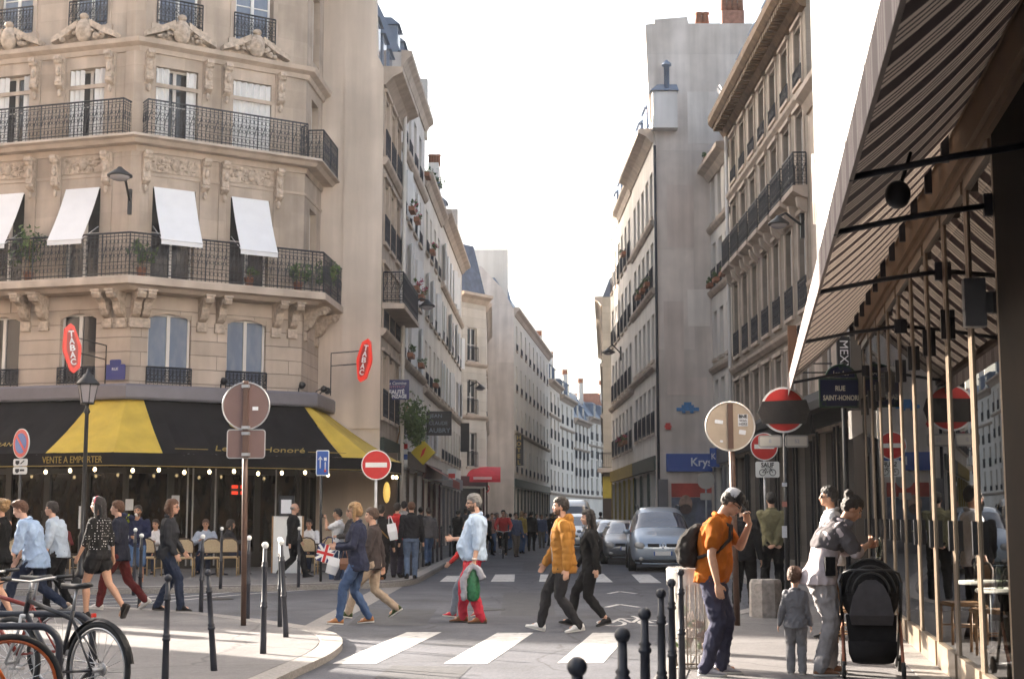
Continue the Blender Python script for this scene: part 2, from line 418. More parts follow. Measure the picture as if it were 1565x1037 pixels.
# ------------------------------------------------------------------ ground
ASPH = mat('asphalt', (.084, .087, .104), .9, var=.22, vs=1.1, bump=.5, bs=120, grime=.38)
PAVE = mat('pavement asphalt', (.145, .138, .140), .88, var=.12, vs=2.2, bump=.3, bs=90, grime=.2)
KERB = mat('granite kerb', (.23, .215, .205), .75, var=.18, vs=30, bump=.2, bs=60, grime=.15)
PAINT = mat('white road paint', (.56, .545, .53), .7, var=.22, vs=7, bump=.3, bs=60, grime=.35)
def grit(m, scale=260, lo=.72, hi=1.25):
    """aggregate speckle of the surface itself"""
    nt = m.node_tree; N = nt.nodes; L = nt.links; b = N['Principled BSDF']
    g = N.new('ShaderNodeNewGeometry'); v = N.new('ShaderNodeTexVoronoi'); v.inputs['Scale'].default_value = scale / 6
    L.new(g.outputs['Position'], v.inputs['Vector'])
    r = N.new('ShaderNodeMapRange'); r.inputs[3].default_value = lo; r.inputs[4].default_value = hi; L.new(v.outputs['Color'], r.inputs[0])
    mx = N.new('ShaderNodeMix'); mx.data_type = 'RGBA'; mx.blend_type = 'MULTIPLY'; mx.inputs[0].default_value = 1
    old = b.inputs['Base Color'].links[0].from_socket; L.new(old, mx.inputs[6]); L.new(r.outputs[0], mx.inputs[7]); L.new(mx.outputs[2], b.inputs['Base Color'])
def cracks(m, scale=.55, wd=.012, dark=.55):
    nt = m.node_tree; N = nt.nodes; L = nt.links; b = N['Principled BSDF']; g = N.new('ShaderNodeNewGeometry')
    nz = N.new('ShaderNodeTexNoise'); nz.inputs['Scale'].default_value = 1.7; L.new(g.outputs['Position'], nz.inputs['Vector'])
    mv = N.new('ShaderNodeMix'); mv.data_type = 'RGBA'; mv.inputs[0].default_value = .25; L.new(g.outputs['Position'], mv.inputs[6]); L.new(nz.outputs['Color'], mv.inputs[7])
    v = N.new('ShaderNodeTexVoronoi'); v.feature = 'DISTANCE_TO_EDGE'; v.inputs['Scale'].default_value = scale; L.new(mv.outputs[2], v.inputs['Vector'])
    r = N.new('ShaderNodeValToRGB'); r.color_ramp.elements[0].position = 0; r.color_ramp.elements[0].color = (dark, dark, dark, 1); r.color_ramp.elements[1].position = wd; r.color_ramp.elements[1].color = (1, 1, 1, 1); L.new(v.outputs['Distance'], r.inputs['Fac'])
    mx = N.new('ShaderNodeMix'); mx.data_type = 'RGBA'; mx.blend_type = 'MULTIPLY'; mx.inputs[0].default_value = 1
    L.new(b.inputs['Base Color'].links[0].from_socket, mx.inputs[6]); L.new(r.outputs['Color'], mx.inputs[7]); L.new(mx.outputs[2], b.inputs['Base Color'])
cracks(ASPH, .5, .010, .5); cracks(PAVE, .42, .008, .6)
def wear(m, rgb=(.10, .10, .11)):
    nt = m.node_tree; N = nt.nodes; L = nt.links; b = N['Principled BSDF']; g = N.new('ShaderNodeNewGeometry'); nz = N.new('ShaderNodeTexNoise'); nz.inputs['Scale'].default_value = 5; nz.inputs['Detail'].default_value = 9; nz.inputs['Roughness'].default_value = .72
    L.new(g.outputs['Position'], nz.inputs['Vector']); r = N.new('ShaderNodeValToRGB'); r.color_ramp.elements[0].position = .55; r.color_ramp.elements[1].position = .66; L.new(nz.outputs['Fac'], r.inputs['Fac'])
    mx = N.new('ShaderNodeMix'); mx.data_type = 'RGBA'; L.new(r.outputs['Color'], mx.inputs[0]); L.new(b.inputs['Base Color'].links[0].from_socket, mx.inputs[6]); mx.inputs[7].default_value = (*rgb, 1); L.new(mx.outputs[2], b.inputs['Base Color'])
wear(PAINT)
grit(ASPH); grit(PAVE, 220, .85, 1.15); grit(KERB, 300, .8, 1.2)
B = MB(); B.quad((-130, -40, 0), (130, -40, 0), (130, 250, 0), (-130, 250, 0)); tag(B.build('road', ASPH), kind='structure')
def pavement(name, pts, z, kerb_idx=None, m=PAVE, kw=.28):
    """slab with a granite kerb along the points listed in kerb_idx"""
    B = MB(); B.prism([(p[0], p[1]) for p in pts], -.3, z)
    o = B.build(name, m); tag(o, kind='structure')
    if kerb_idx:
        path = [(pts[i][0], pts[i][1]) for i in kerb_idx]
        K = MB(); K.sweep([(.012, -.2), (.012, z - .03), (-.02, z + .004), (-kw, z + .006), (-kw, -.2)], path)
        k = K.build('kerb', KERB); tag(k, kind='structure')
    return o
def smooth_path(p, it=2):
    for _ in range(it):
        q = [p[0]]
        for a, b in zip(p, p[1:]): q += [(a[0] * .75 + b[0] * .25, a[1] * .75 + b[1] * .25), (a[0] * .25 + b[0] * .75, a[1] * .25 + b[1] * .75)]
        q.append(p[-1]); p = q
    return p
gx = lambda l, z: [tuple(G(x, y, z)[:2]) for x, y in l]
far = gx([(-420, 926), (0, 926), (100, 926), (215, 931), (300, 938), (400, 951), (450, 959), (480, 967), (489, 977), (484, 987), (462, 1001), (420, 1018), (375, 1037), (250, 1090)], .07)
far = smooth_path(far, 2)
isl = far + [(-4.5, 6.0), (-22, 8.0)]
ZI = .07
pavement('pavement', isl, ZI, list(range(len(far))))
ZC = .13
cafe_edge = smooth_path(gx([(-300, 903), (52, 899), (200, 897), (350, 895), (480, 891), (580, 889), (630, 886), (657, 873), (703, 848), (740, 831)], ZC), 2)
cafe_edge += [(-.6, 100), (2.9, 128), (14, 190)]
pavement('pavement', cafe_edge + [(4, 192), (-8, 100), (-8, 60), (-60, 60), (-60, 40)], ZC, list(range(len(cafe_edge))))
ZR = .12
right_edge = smooth_path([(-.6, 2), (.35, 7.6), (1.1, 12), (1.44, 14), (1.78, 16), (2.1, 18), (2.6, 20.2), (3.7, 22.6), (4.9, 25.5), (5.35, 30), (5.45, 36)], 2) + [(5.6, 60), (6.6, 96), (9.6, 128), (20, 180)]
pavement('pavement', right_edge + [(40, 180), (40, 2)], ZR, list(range(len(right_edge) - 1, -1, -1)))
B = MB()
for q in [[(508, 1013), (575, 1013), (675, 965), (622, 965)], [(678, 1013), (745, 1013), (815, 966), (760, 966)], [(852, 1012), (922, 1012), (963, 966), (906, 966)]]:
    B.quad(*[G(x, y, .004) for x, y in q])
tag(B.build('crosswalk', PAINT), kind='structure')
B = MB()
for q in [[(672, 888), (705, 888), (712, 879), (683, 879)], [(750, 888), (786, 888), (787, 877), (757, 877)], [(824, 888), (854, 888), (853, 877), (826, 877)], [(900, 889), (937, 889), (922, 876), (890, 876)], [(978, 890), (1011, 890), (993, 877), (965, 877)]]:
    B.quad(*[G(x, y, .004) for x, y in q])
tag(B.build('crosswalk', PAINT), kind='structure')
# granite strip across the side street, lane edging lines
B = MB(); B.quad(*[G(x, y, .005) for x, y in [(464, 956), (492, 964), (628, 889), (588, 891)]]); tag(B.build('gutter_strip', KERB), kind='structure')
def ribbon(B, pts, wdt, z):
    P = [Vector(p) for p in pts]
    for a, b in zip(P, P[1:]):
        n = (b - a); n = Vector((-n.y, n.x)).normalized() * wdt / 2
        B.quad((a.x - n.x, a.y - n.y, z), (b.x - n.x, b.y - n.y, z), (b.x + n.x, b.y + n.y, z), (a.x + n.x, a.y + n.y, z))
B = MB()
for k in (-4, 1, 6):
    ribbon(B, gx([(60, 921 + k), (205, 917 + k), (300, 908 + k), (400, 899 + k), (545, 890 + k)], .004), .09, .004)
ribbon(B, gx([(-200, 914), (60, 907), (200, 901), (330, 898)], .004), .12, .004)
tag(B.build('lane_marking', PAINT), kind='structure')
# cycle pictograms on the road
B = MB()
for yy in (904, 924):
    c = G(948, yy, .004)
    ribbon(B, [(c.x - .28, c.y - .55), (c.x, c.y + .25), (c.x + .28, c.y - .55)], .1, .004)
def ring(B, c, r, wd, z, sy=1.0, n=20):
    ribbon(B, [(c[0] + r * cos(2 * pi * i / n), c[1] + sy * r * sin(2 * pi * i / n)) for i in range(n + 1)], wd, z)
c = G(966, 951, .004)
for s in (-1, 1): ring(B, (c.x + s * .3, c.y), .19, .06, .005, 3.0)
ribbon(B, [(c.x - .3, c.y), (c.x - .1, c.y + .9), (c.x + .18, c.y + .9), (c.x + .3, c.y)], .06, .006)
ribbon(B, [(c.x - .1, c.y + .9), (c.x, c.y), (c.x + .18, c.y + .9)], .06, .007); ribbon(B, [(c.x + .18, c.y + .9), (c.x + .12, c.y + 1.4)], .06, .008)
tag(B.build('cycle_marking', PAINT), kind='structure')
# patches of newer tarmac and two iron covers
PATCH = mat('newer tarmac', (.062, .063, .070), .9, var=.2, vs=4, bump=.4, bs=120); B = MB()
for q in [[(560, 930), (668, 930), (650, 955), (530, 955)], [(770, 905), (840, 905), (850, 940), (765, 940)], [(600, 1016), (720, 1018), (700, 1037), (570, 1036)], [(800, 858), (835, 858), (840, 872), (798, 872)]]: B.quad(*[G(x, y, .003) for x, y in q])
tag(B.build('tarmac_patch', PATCH), kind='structure')
for px, py in ((742, 931), (330, 915)):
    c = G(px, py, 0); B = MB(); B.lathe([(.33, .0), (.33, .006), (.30, .008)], 24, c); B.lathe([(.27, .006), (.27, .010), (.25, .010)], 24, c, caps=False); tag(B.build('iron_cover', mat('worn iron cover', (.05, .045, .042), .55, metal=.5, var=.3, vs=20)), kind='structure')
# dark ribbons that paint the bollards' long cast shadows on the carriageway
B = MB(); SHADOW = mat('painted shadow line', (.03, .03, .033), .7, var=0)
for l in [[(489, 983), (600, 992), (720, 1002)], [(640, 981), (800, 991), (1000, 1002)], [(470, 1012), (600, 1022), (735, 1031)]]:
    ribbon(B, gx(l, .006), .022, .008)
tag(B.build('shadow_line', SHADOW), kind='structure')
# ------------------------------------------------------------------ iron railings
def offset_path(path, o):
    out = []; m = len(path)
    for i, p in enumerate(path):
        p = Vector(p); a = Vector(path[i - 1]) if i else None; b = Vector(path[i + 1]) if i < m - 1 else None
        d1 = (p - a).normalized() if a is not None else None; d2 = (b - p).normalized() if b is not None else None
        d1 = d1 or d2; d2 = d2 or d1
        n1 = Vector((d1.y, -d1.x)); n2 = Vector((d2.y, -d2.x)); nn = (n1 + n2).normalized(); nn /= max(.35, nn.dot(n1))
        out.append((p.x + nn.x * o, p.y + nn.y * o))
    return out
def railing(B, path, z0, z1, rich=True, step=.12):
    h = z1 - z0; P = [Vector((p[0], p[1], 0)) for p in path]
    for zz, r in ((z1, .026), (z1 - .09, .013), (z0 + .07, .016)):
        B.tube([p + Vector((0, 0, zz)) for p in P], r, 4, smooth=False)
    if rich: B.tube([p + Vector((0, 0, z0 + h * .32)) for p in P], .010, 4, smooth=False)
    for a, b in zip(P, P[1:]):
        d = b - a; L = d.length; d.normalize(); n = max(1, round(L / step))
        for i in range(n + 1):
            p = a + d * (L * i / n); big = i in (0, n) or i % 9 == 0
            B.tube([p + Vector((0, 0, z0)), p + Vector((0, 0, z1))], .018 if big else .009, 4, smooth=False)
            if rich and i < n:
                q = p + d * (L / n / 2); r = L / n * .44
                for cz, rr in ((z0 + h * .20, r), (z0 + h * .80, r), (z0 + h * .47, r * .85), (z0 + h * .62, r * .85)):
                    B.tube([q + d * (rr * cos(2 * pi * k / 8)) + Vector((0, 0, cz + rr * 1.15 * sin(2 * pi * k / 8))) for k in range(8)], .0085, 3, closed=True, smooth=False)
                if i % 2 == 0:
                    B.tube([p + Vector((0, 0, z0 + h * .3)), q + Vector((0, 0, z0 + h * .55)), p + d * (L / n) + Vector((0, 0, z0 + h * .74))], .011, 3, smooth=False)
_GM = {}
def guard(parent, W, x0, x1, z0, h=.55, y=-.05, rich=True):
    k = (round(x1 - x0, 2), h, rich)
    if k not in _GM:
        B = MB(); railing(B, [(0, 0), (x1 - x0, 0)], 0, h, rich, .11); _GM[k] = B.mesh('window_guard', IRON)
    return place(_GM[k], 'window_guard', parent, W @ TR(x0, y, z0))
def part(B, name, m, parent): return B.build(name, m, parent)
# ------------------------------------------------------------------ the corner building over the cafe
C0 = (-10.406, 38.5); AZA, AZB, AZC = 106.5, 57.8, 4.0
FA, FBm = frame(C0, AZA), frame(C0, AZB)
WB = 5.05
E1 = tuple((FBm @ Vector((WB, 0, 0)))[:2]); FC = frame(E1, AZC); WC = 2.45
LA = 4.9
A0 = tuple((FA @ Vector((-LA, 0, 0)))[:2]); E2 = tuple((FC @ Vector((WC, 0, 0)))[:2])
PATH = [A0, C0, E1, E2]
cafe = thing('corner_building', (C0[0], C0[1], 0), 'ornate beige stone building with a cut corner, iron balconies and white blinds above the cafe', 'building')
TOP = 19.2
colsB = [(.48, 1.71), (2.76, 3.94)]; colsA = [(-2.22, -1.08), (-4.7, -3.52)]
rows = [(5.15, 7.1), (8.05, 10.72), (12.0, 14.1), (15.3, 17.5)]
opsB = [(a, b, c, d) for a, b in colsB for c, d in rows]; opsA = [(a, b, c, d) for a, b in colsA for c, d in rows]
opsC = [(.75, 1.75, c, d) for c, d in rows[1:]]
B = MB(FA); wall(B, 0, 7.6, TOP, [o for o in opsA if o[2] > 7], -LA, .3)
B.M = FBm; wall(B, WB, 7.6, TOP, [o for o in opsB if o[2] > 7], 0, .3)
B.M = FC; wall(B, WC, 7.6, TOP, opsC, 0, .3)
B.M = FA; B.quad((-LA, 0, 7.6), (-LA, 0, TOP), (-LA, 9, TOP), (-LA, 9, 7.6))
B.build('wall', STONE, cafe)
B = MB(FA); wall(B, 0, 4.5, 7.6, [o for o in opsA if o[2] < 7], -LA, .3)
B.M = FBm; wall(B, WB, 4.5, 7.6, [o for o in opsB if o[2] < 7], 0, .3)
B.M = FC; wall(B, WC, 4.5, 7.6, [], 0, .3)
B.build('wall', STONE2, cafe)['label'] = 'coursed stone wall of the low floor above the cafe'
# rounded corner pier and mitred mouldings
B = MB()
B.sweep([(0, 17.9), (.12, 18.0), (.18, 18.2), (.5, 18.5), (.55, 18.75), (0, 18.75)], PATH); B.build('cornice', TRIM, cafe)
B = MB(); B.sweep([(-.25, 14.45), (.06, 14.45), (.10, 14.58), (.26, 14.66), (.30, 14.78), (-.25, 14.82)], PATH); B.build('moulding', TRIM, cafe)
B = MB(); B.sweep([(-.25, 10.93), (.03, 10.93), (.05, 11.0), (-.25, 11.0)], PATH); B.sweep([(-.25, 11.58), (.05, 11.58), (.07, 11.75), (-.25, 11.75)], PATH); B.build('moulding', TRIM, cafe)
# mansard roof
top = [Vector((p[0], p[1], 18.75)) for p in offset_path(PATH, .1)]; tin = [Vector((p[0], p[1], 21.5)) for p in offset_path(PATH, -1.3)]
B = MB()
for i in range(3): B.quad(top[i], top[i + 1], tin[i + 1], tin[i])
B.add(tin + [Vector((FA @ Vector((-LA, 9, 21.5))))], [(0, 1, 2, 3, 4)]); B.build('roof', SLATE, cafe)
# balconies
def balcony(name, path, off, zs, zt, zr, rail_paths):
    B = MB(); B.sweep([(-.25, zs), (off * .62, zs), (off * .78, zs + .1), (off, zs + .14), (off, zt - .05), (off - .03, zt), (-.25, zt)], path)
    s = B.build(name, TRIM, cafe)
    for rp in rail_paths:
        R = MB(); railing(R, rp, zt, zr); R.build('railing', IRON, s)
    return s
balcony('balcony', PATH, .76, 7.62, 7.98, 9.15, [offset_path(PATH, .68)])
pa = offset_path(PATH, .5)
fx = lambda F, x, o: tuple((F @ Vector((x, -o, 0)))[:2])
balcony('balcony', PATH, .58, 11.75, 11.97, 12.96, [
    [fx(FA, -LA, .5), fx(FA, -.15, .5), fx(FA, -.15, .05)], [fx(FBm, .12, .05), fx(FBm, .12, .5), fx(FBm, 4.9, .5), fx(FBm, 4.9, .05)],
    [fx(FC, .2, .05), fx(FC, .2, .5), fx(FC, WC - .05, .5)]])
# scrolled consoles under the long balcony
def console_mesh():
    B = MB(); pr = [(0, .66), (-.66, .66), (-.70, .56), (-.62, .46), (-.44, .44), (-.34, .36), (-.30, .2), (-.2, .06), (-.1, 0), (0, -.02)]
    B.profile(pr, -.11, .11); B.profile([(0, .68), (-.72, .68), (-.72, .63), (0, .63)], -.135, .135)
    B.tube([(-.12, -.57, .52), (.12, -.57, .52)], .075, 10); B.tube([(-.12, -.16, .1), (.12, -.16, .1)], .055, 8)
    B.box(-.15, .15, -.09, 0, -.3, -.04); return B.mesh('console', CARVE)
CM = console_mesh()
for F, xs in ((FA, (-4.78, -3.3, -2.72, -.72, -.28)), (FBm, (.08, .36, 2.0, 2.52, 4.22, 4.72)), (FC, (.4, 1.9))):
    for x in xs: place(CM, 'console', cafe, F @ TR(x, 0, 6.96))
# pilaster strips with small brackets either side of the windows, carved friezes, pediments
def bracket_mesh():
    B = MB(); B.profile([(0, .95), (-.3, .95), (-.32, .85), (-.2, .7), (-.16, .4), (-.2, .22), (-.13, .08), (0, 0)], -.1, .1)
    B.tube([(-.11, -.2, .8), (.11, -.2, .8)], .08, 8); B.tube([(-.11, -.13, .15), (.11, -.13, .15)], .065, 8); B.ell((0, -.2, .5), (.07, .07, .14), 8, 6)
    B.ell((0, -.1, -.1), (.06, .06, .12), 8, 6); return B.mesh('bracket', CARVE)
BM = bracket_mesh()
def strips(F, cols, z0, z1, name='pilaster'):
    B = MB(F)
    for a, b in cols:
        for x in (a - .36, b + .12): B.box(x, x + .24, -.05, .02, z0, z1)
        for x in (a - .11, b): B.box(x, x + .11, -.03, .02, z0, z1 - .95)
        B.box(a - .11, b + .11, -.032, .02, z1 - .95, z1 - .84)
    B.build(name, STONE, cafe)
for F, cols in ((FA, colsA), (FBm, colsB)):
    strips(F, cols, 7.98, 11.58); strips(F, cols, 11.97, 14.45)
    for a, b in cols:
        for x in (a - .24, b + .24):
            if -LA < x < WB:
                place(BM, 'bracket', cafe, F @ TR(x, -.05, 10.62)); place(BM, 'bracket', cafe, F @ TR(x, -.05, 13.5))
        # carved frieze over the first tall windows
        rng = random.Random(int(a * 100)); Q = MB(F); Q.box(a - .12, b + .12, -.035, .02, 11.06, 11.52)
        for k in range(26):
            x = a + (b - a) * rng.random(); Q.ell((x, -.04, rng.uniform(11.12, 11.47)), (rng.uniform(.03, .09), .045, rng.uniform(.03, .07)), 7, 5)
        Q.ell(((a + b) / 2, -.05, 11.3), (.13, .1, .17), 10, 7); Q.build('frieze', CARVE, cafe)
        # broken pediment with a cartouche
        c = (a + b) / 2; Q = MB(F); wv = 1.02
        for s in (-1, 1):
            pts = [(c + s * wv, 14.83), (c + s * wv, 14.98), (c + s * .55, 15.22), (c + s * .2, 15.42), (c + s * .2, 15.24), (c + s * .6, 15.0)]
            vs = [(x, -.34, z) for x, z in pts] + [(x, .05, z) for x, z in pts]; n = 6
            Q.add(vs, [tuple(range(n)) if s < 0 else tuple(range(n - 1, -1, -1)), tuple(range(2 * n - 1, n - 1, -1)) if s < 0 else tuple(range(n, 2 * n))] + [((i, n + i, n + (i + 1) % n, (i + 1) % n) if s < 0 else (i, (i + 1) % n, n + (i + 1) % n, n + i)) for i in range(n)])
        Q.box(c - .95, c + .95, -.05, .05, 14.83, 15.0)
        Q.ell((c, -.26, 15.12), (.26, .17, .36), 12, 8); Q.ell((c, -.36, 15.15), (.15, .1, .2), 10, 7); Q.ell((c, -.28, 15.52), (.14, .12, .1), 8, 6)
        for k in range(30):
            an = rng.uniform(0, 2 * pi); rr = rng.uniform(.28, .62)
            Q.ell((c + rr * cos(an) * 1.15, -.2 - rng.random() * .1, 15.0 + abs(rr * sin(an)) * .62 - .12), (rng.uniform(.05, .11), .08, rng.uniform(.04, .08)), 7, 5)
        Q.build('pediment', CARVE, cafe)
# corner pier
B = MB(); cp = [Vector(p) for p in (fx(FA, -.42, -.02), fx(FA, -.42, .05), fx(FA, -.12, .09), fx(FBm, .12, .09), fx(FBm, .34, .05), fx(FBm, .34, -.02))]
B.prism([tuple(p) for p in cp], 8.0, 11.58); B.prism([tuple(p) for p in cp], 11.99, 14.45); B.prism([tuple(p) for p in cp], 14.85, 17.9); B.build('corner_pier', STONE, cafe)
# windows
for F, cols, lit in ((FA, colsA, 0), (FBm, colsB, 1)):
    for i, (a, b) in enumerate(cols):
        window(cafe, F, a, b, 5.15, 7.1, PALE, PANE_SKY if lit else PANE, y=.14, rows=1)
        # curved head of the low window
        Q = MB(F); n = 8; w2 = (b - a) / 2
        for s in (-1, 1):
            c = (a + b) / 2
            top_ = [(c + s * w2 * k / n, 7.1 - .16 * (k / n) ** 2) for k in range(n + 1)]
            poly = top_ + [(c + s * w2, 7.1)]
            Q.add([(x, .02, z) for x, z in poly], [tuple(range(len(poly))) if s > 0 else tuple(range(len(poly) - 1, -1, -1))])
        Q.build('arched_head', STONE, cafe)
        guard(cafe, F, a - .02, b + .02, 5.12, .48, -.04)
        window(cafe, F, a, b, 8.05, 10.72, PALE, PANE, y=.2)
        # white cloth blind pushed out over the railing
        Q = MB(F); z0, z1, oy = 9.02 - .05 * (i if lit else 0), 10.66, -.80; n = 6
        for k in range(n):
            t0, t1 = k / n, (k + 1) / n; sag = lambda t: .05 * sin(pi * t)
            Q.quad((a + .03, -.02 + oy * t0 + sag(t0), z1 + (z0 - z1) * t0), (b - .03, -.02 + oy * t0 + sag(t0), z1 + (z0 - z1) * t0), (b - .03, -.02 + oy * t1 + sag(t1), z1 + (z0 - z1) * t1), (a + .03, -.02 + oy * t1 + sag(t1), z1 + (z0 - z1) * t1))
        Q.quad((a + .03, oy - .02, z0), (b - .03, oy - .02, z0), (b - .03, oy - .015, z0 - .13), (a + .03, oy - .015, z0 - .13))
        Q.tube([(a + .03, oy - .02, z0), (b - .03, oy - .02, z0)], .018, 6)
        for x in (a + .05, b - .05): Q.tube([(x, 0, z0 + .5), (x, oy, z0)], .012, 5)
        Q.build('window_blind', mat('white blind cloth', (.80, .80, .82), .8, var=.03), cafe)
        window(cafe, F, a, b, 12.0, 14.1, PALE, PANE, y=.24)
        # folded shutters
        def shutter(x0, x1, n):
            Q = MB(F); st = (x1 - x0) / n
            for k in range(n):
                y0, y1 = (.02, .1) if k % 2 == 0 else (.1, .02)
                Q.quad((x0 + st * k, y0, 12.03), (x0 + st * (k + 1), y1, 12.03), (x0 + st * (k + 1), y1, 14.07), (x0 + st * k, y0, 14.07))
            Q.build('shutter', SHUT, cafe)
        if lit and i == 1: shutter(a + .02, b - .02, 12)
        else:
            shutter(a + .02, a + .42, 5); shutter(b - (.22 if i else .34), b - .02, 3)
        window(cafe, F, a + .04, b - .04, 15.3, 17.5, WHITE, PANE_SKY, y=.16)
        guard(cafe, F, a - .05, b + .05, 15.32, .75, -.1)
        Q = MB(F)
        for x in (a - .14, b): Q.box(x, x + .14, -.045, .02, 15.3, 17.64)
        Q.box(a - .2, b + .2, -.09, .02, 17.64, 17.8); Q.box(a - .2, b + .2, -.1, .02, 15.1, 15.29); Q.build('window_surround', TRIM, cafe)
for c, d in rows[1:]: window(cafe, FC, .75, 1.75, c, d, PALE, PANE)
# dark grey band over the awning, shop front
B = MB(); GB = mat('mauve grey sheet metal', (.17, .16, .185), .5, metal=.1, var=.06, vs=4)
B.sweep([(-.1, 4.66), (.52, 4.66), (.55, 4.72), (.55, 5.02), (.5, 5.08), (-.1, 5.08)], [A0, C0, E1, E2]); B.build('fascia', GB, cafe)
SHOPW = mat('near black shop woodwork', (.020, .016, .013), .45, var=.2)
B = MB()
for F, x0, x1 in ((FA, -LA, 0), (FBm, 0, WB), (FC, 0, WC)):
    B.M = F; n = max(2, round((x1 - x0) / 1.25)); st = (x1 - x0) / n
    wall(B, x1, 0, 4.66, [(x0 + st * k + .09, x0 + st * (k + 1) - .09, .55, 2.7) for k in range(n)] + [(x0 + st * k + .09, x0 + st * (k + 1) - .09, 2.85, 4.3) for k in range(n)], x0, .1)
B.build('shop_front', SHOPW, cafe)
CAFEG = pane_glass('cafe glass', ior=1.45, rough=.02, gain=.9, body=(.006, .005, .004), second=(.030, .020, .012), ns=1.1)  # brown noise in the body colour imitates faint reflections and room shapes
B = MB()
for F, x0, x1 in ((FA, -LA, 0), (FBm, 0, WB), (FC, 0, WC)): B.M = F; B.quad((x0, .09, .5), (x1, .09, .5), (x1, .09, 4.4), (x0, .09, 4.4))
B.build('shop_glass', CAFEG, cafe)
# paper notices on the glass, red window neon, slim steel posts
PAPER = mat('white paper', (.72, .74, .78), .8, var=.06, vs=40)
for px, py, wd, hg in ((282, 765, .22, .32), (150, 770, .24, .3), (58, 790, .14, .6)):
    F = FBm if px > 200 else FA
    p = D(px, py, 37.0 if px < 200 else 38.6); q = F.inverted() @ p
    Q = MB(F); Q.box(q.x - wd / 2, q.x + wd / 2, -.03, -.022, q.z - hg / 2, q.z + hg / 2); Q.build('notice', PAPER, cafe)
NEON = mat('red neon', (.6, .02, .01), .5, var=0, emit=((1, .06, .02), .14))
Q = MB(FBm)
for i in range(2):
    for j in range(2): Q.box(3.0 + i * .26, 3.18 + i * .26, -.03, -.02, 2.15 + j * .17, 2.24 + j * .17)
Q.cur = 1; Q.box(2.98, 3.46, -.02, -.01, 2.14, 2.42); Q.build('neon_sign', [NEON, BLACKP], cafe)
Q = MB(FBm)
for x in (1.7, 1.85, 2.5, 4.3): Q.box(x, x + .035, -.06, -.02, .2, 3.9)
Q.build('steel_post', STEEL, cafe)
# spot lamps on the band
for F, x in ((FBm, 2.5), (FBm, 4.85), (FC, .7), (FC, 1.3)):
    Q = MB(F); Q.tube([(x, -.3, 5.08), (x, -.3, 5.2), (x, -.45, 5.27)], .02, 6); Q.lathe([(.05, 0), (.09, .05), (.1, .16), (.03, .2)], 10, (x, -.45, 5.2), RX(.9).to_3x3()); Q.build('spot_lamp', BLACKP, cafe)
# ------------------------------------------------------------------ the cafe awning, black with yellow corners
aw = thing('cafe_awning', (C0[0] + 1.2, C0[1] - 1.5, 3.1), 'long black cafe awning with yellow corner panels and gilt lettering over the terrace', 'awning')
BK = mat('black awning cloth', (.011, .010, .012), .8, var=.35, vs=1.5, spec=.2, streak=.2); YL = mat('yellow awning cloth', (.60, .42, .06), .75, var=.1, vs=1.6, streak=.18, grime=.12)
GILT = mat('dull gilt lettering', (.34, .23, .05), .5, var=.1)
zt, zb, zv = 4.66, 3.15, 2.78; OT, OB = .36, 2.3
def pt(F, x, o, z): return F @ Vector((x, -o, z))
mA, mB = .163, 1.04
YA_t, YA_b = (pt(FA, -.85, OT, zt), pt(FA, -.95, OB, zb)); YB_t, YB_b = (pt(FBm, .3, OT, zt), pt(FBm, .23, OB, zb))
cn_t = pt(FA, mA, OT, zt); cn_b = pt(FA, mB, OB, zb)
E_t = pt(FBm, 5.0, OT, zt); E_b = pt(FBm, 5.32, OB, zb); ec_b = pt(FBm, 6.24, OB, zb); ec_t = pt(FBm, 5.2, OT, zt)
end_b = Vector((-3.36, 43.45, zb)); end_t = Vector((-5.7, 43.45, zt))
L_t, L_b = pt(FA, -LA, OT, zt), pt(FA, -LA, OB, zb)
dn = Vector((0, 0, zv - zb))
def cloth_panel(B, a, b, c, d, n=14, m=5, sag=.07):
    nrm = (b - a).cross(d - a).normalized(); nrm = -nrm if nrm.z < 0 else nrm
    def q(u, v): return a.lerp(b, u).lerp(d.lerp(c, u), v) - nrm * (sag * sin(pi * v) * (.75 + .25 * abs(cos(pi * u * n / 4))) + .008 * sin(u * 37 + v * 5))
    for i in range(n):
        for j in range(m): B.add([q(i / n, j / m), q((i + 1) / n, j / m), q((i + 1) / n, (j + 1) / m), q(i / n, (j + 1) / m)], [(0, 1, 2, 3)], True)
B = MB(); cloth_panel(B, L_b, YA_b, YA_t, L_t, 16); cloth_panel(B, YB_b, E_b, E_t, YB_t, 22); B.build('canopy', BK, aw)['label'] = 'black canopy cloth'
B = MB(); cloth_panel(B, YA_b, cn_b, cn_t, YA_t, 8, 5, .04); cloth_panel(B, cn_b, YB_b, YB_t, cn_t, 6, 5, .04); B.build('corner_panel', YL, aw)['label'] = 'yellow canopy panel at the street corner'
B = MB(); cloth_panel(B, E_b, ec_b, ec_t, E_t, 6, 5, .03); cloth_panel(B, ec_b, end_b, end_t, ec_t, 12, 5, .05); B.build('corner_panel', YL, aw)['label'] = 'yellow canopy panel towards the side street'
B = MB()
ps = [L_b, YA_b, cn_b, YB_b, E_b, ec_b, end_b]
for p, q in zip(ps, ps[1:]): B.quad(p + dn, q + dn, q, p)
B.build('valance', BK, aw)
B = MB()
for p, q in zip(ps, ps[1:]): B.tube([p + dn + Vector((0, 0, .04)), q + dn + Vector((0, 0, .04))], .012, 4)
B.build('gilt_edge', GILT, aw)
B = MB()
for p, q in ((L_b, L_t), (pt(FBm, .8, OB, zb), pt(FBm, .8, .1, 4.0)), (pt(FBm, 4.6, OB, zb), pt(FBm, 4.6, .1, 4.0)), (pt(FA, -1.2, OB, zb), pt(FA, -1.2, .1, 4.0))): B.tube([p - Vector((0, 0, .05)), q - Vector((0, 0, .05))], .025, 6)
B.build('arm', BLACKP, aw)
sl_a = math.atan2(OB - OT, zt - zb)
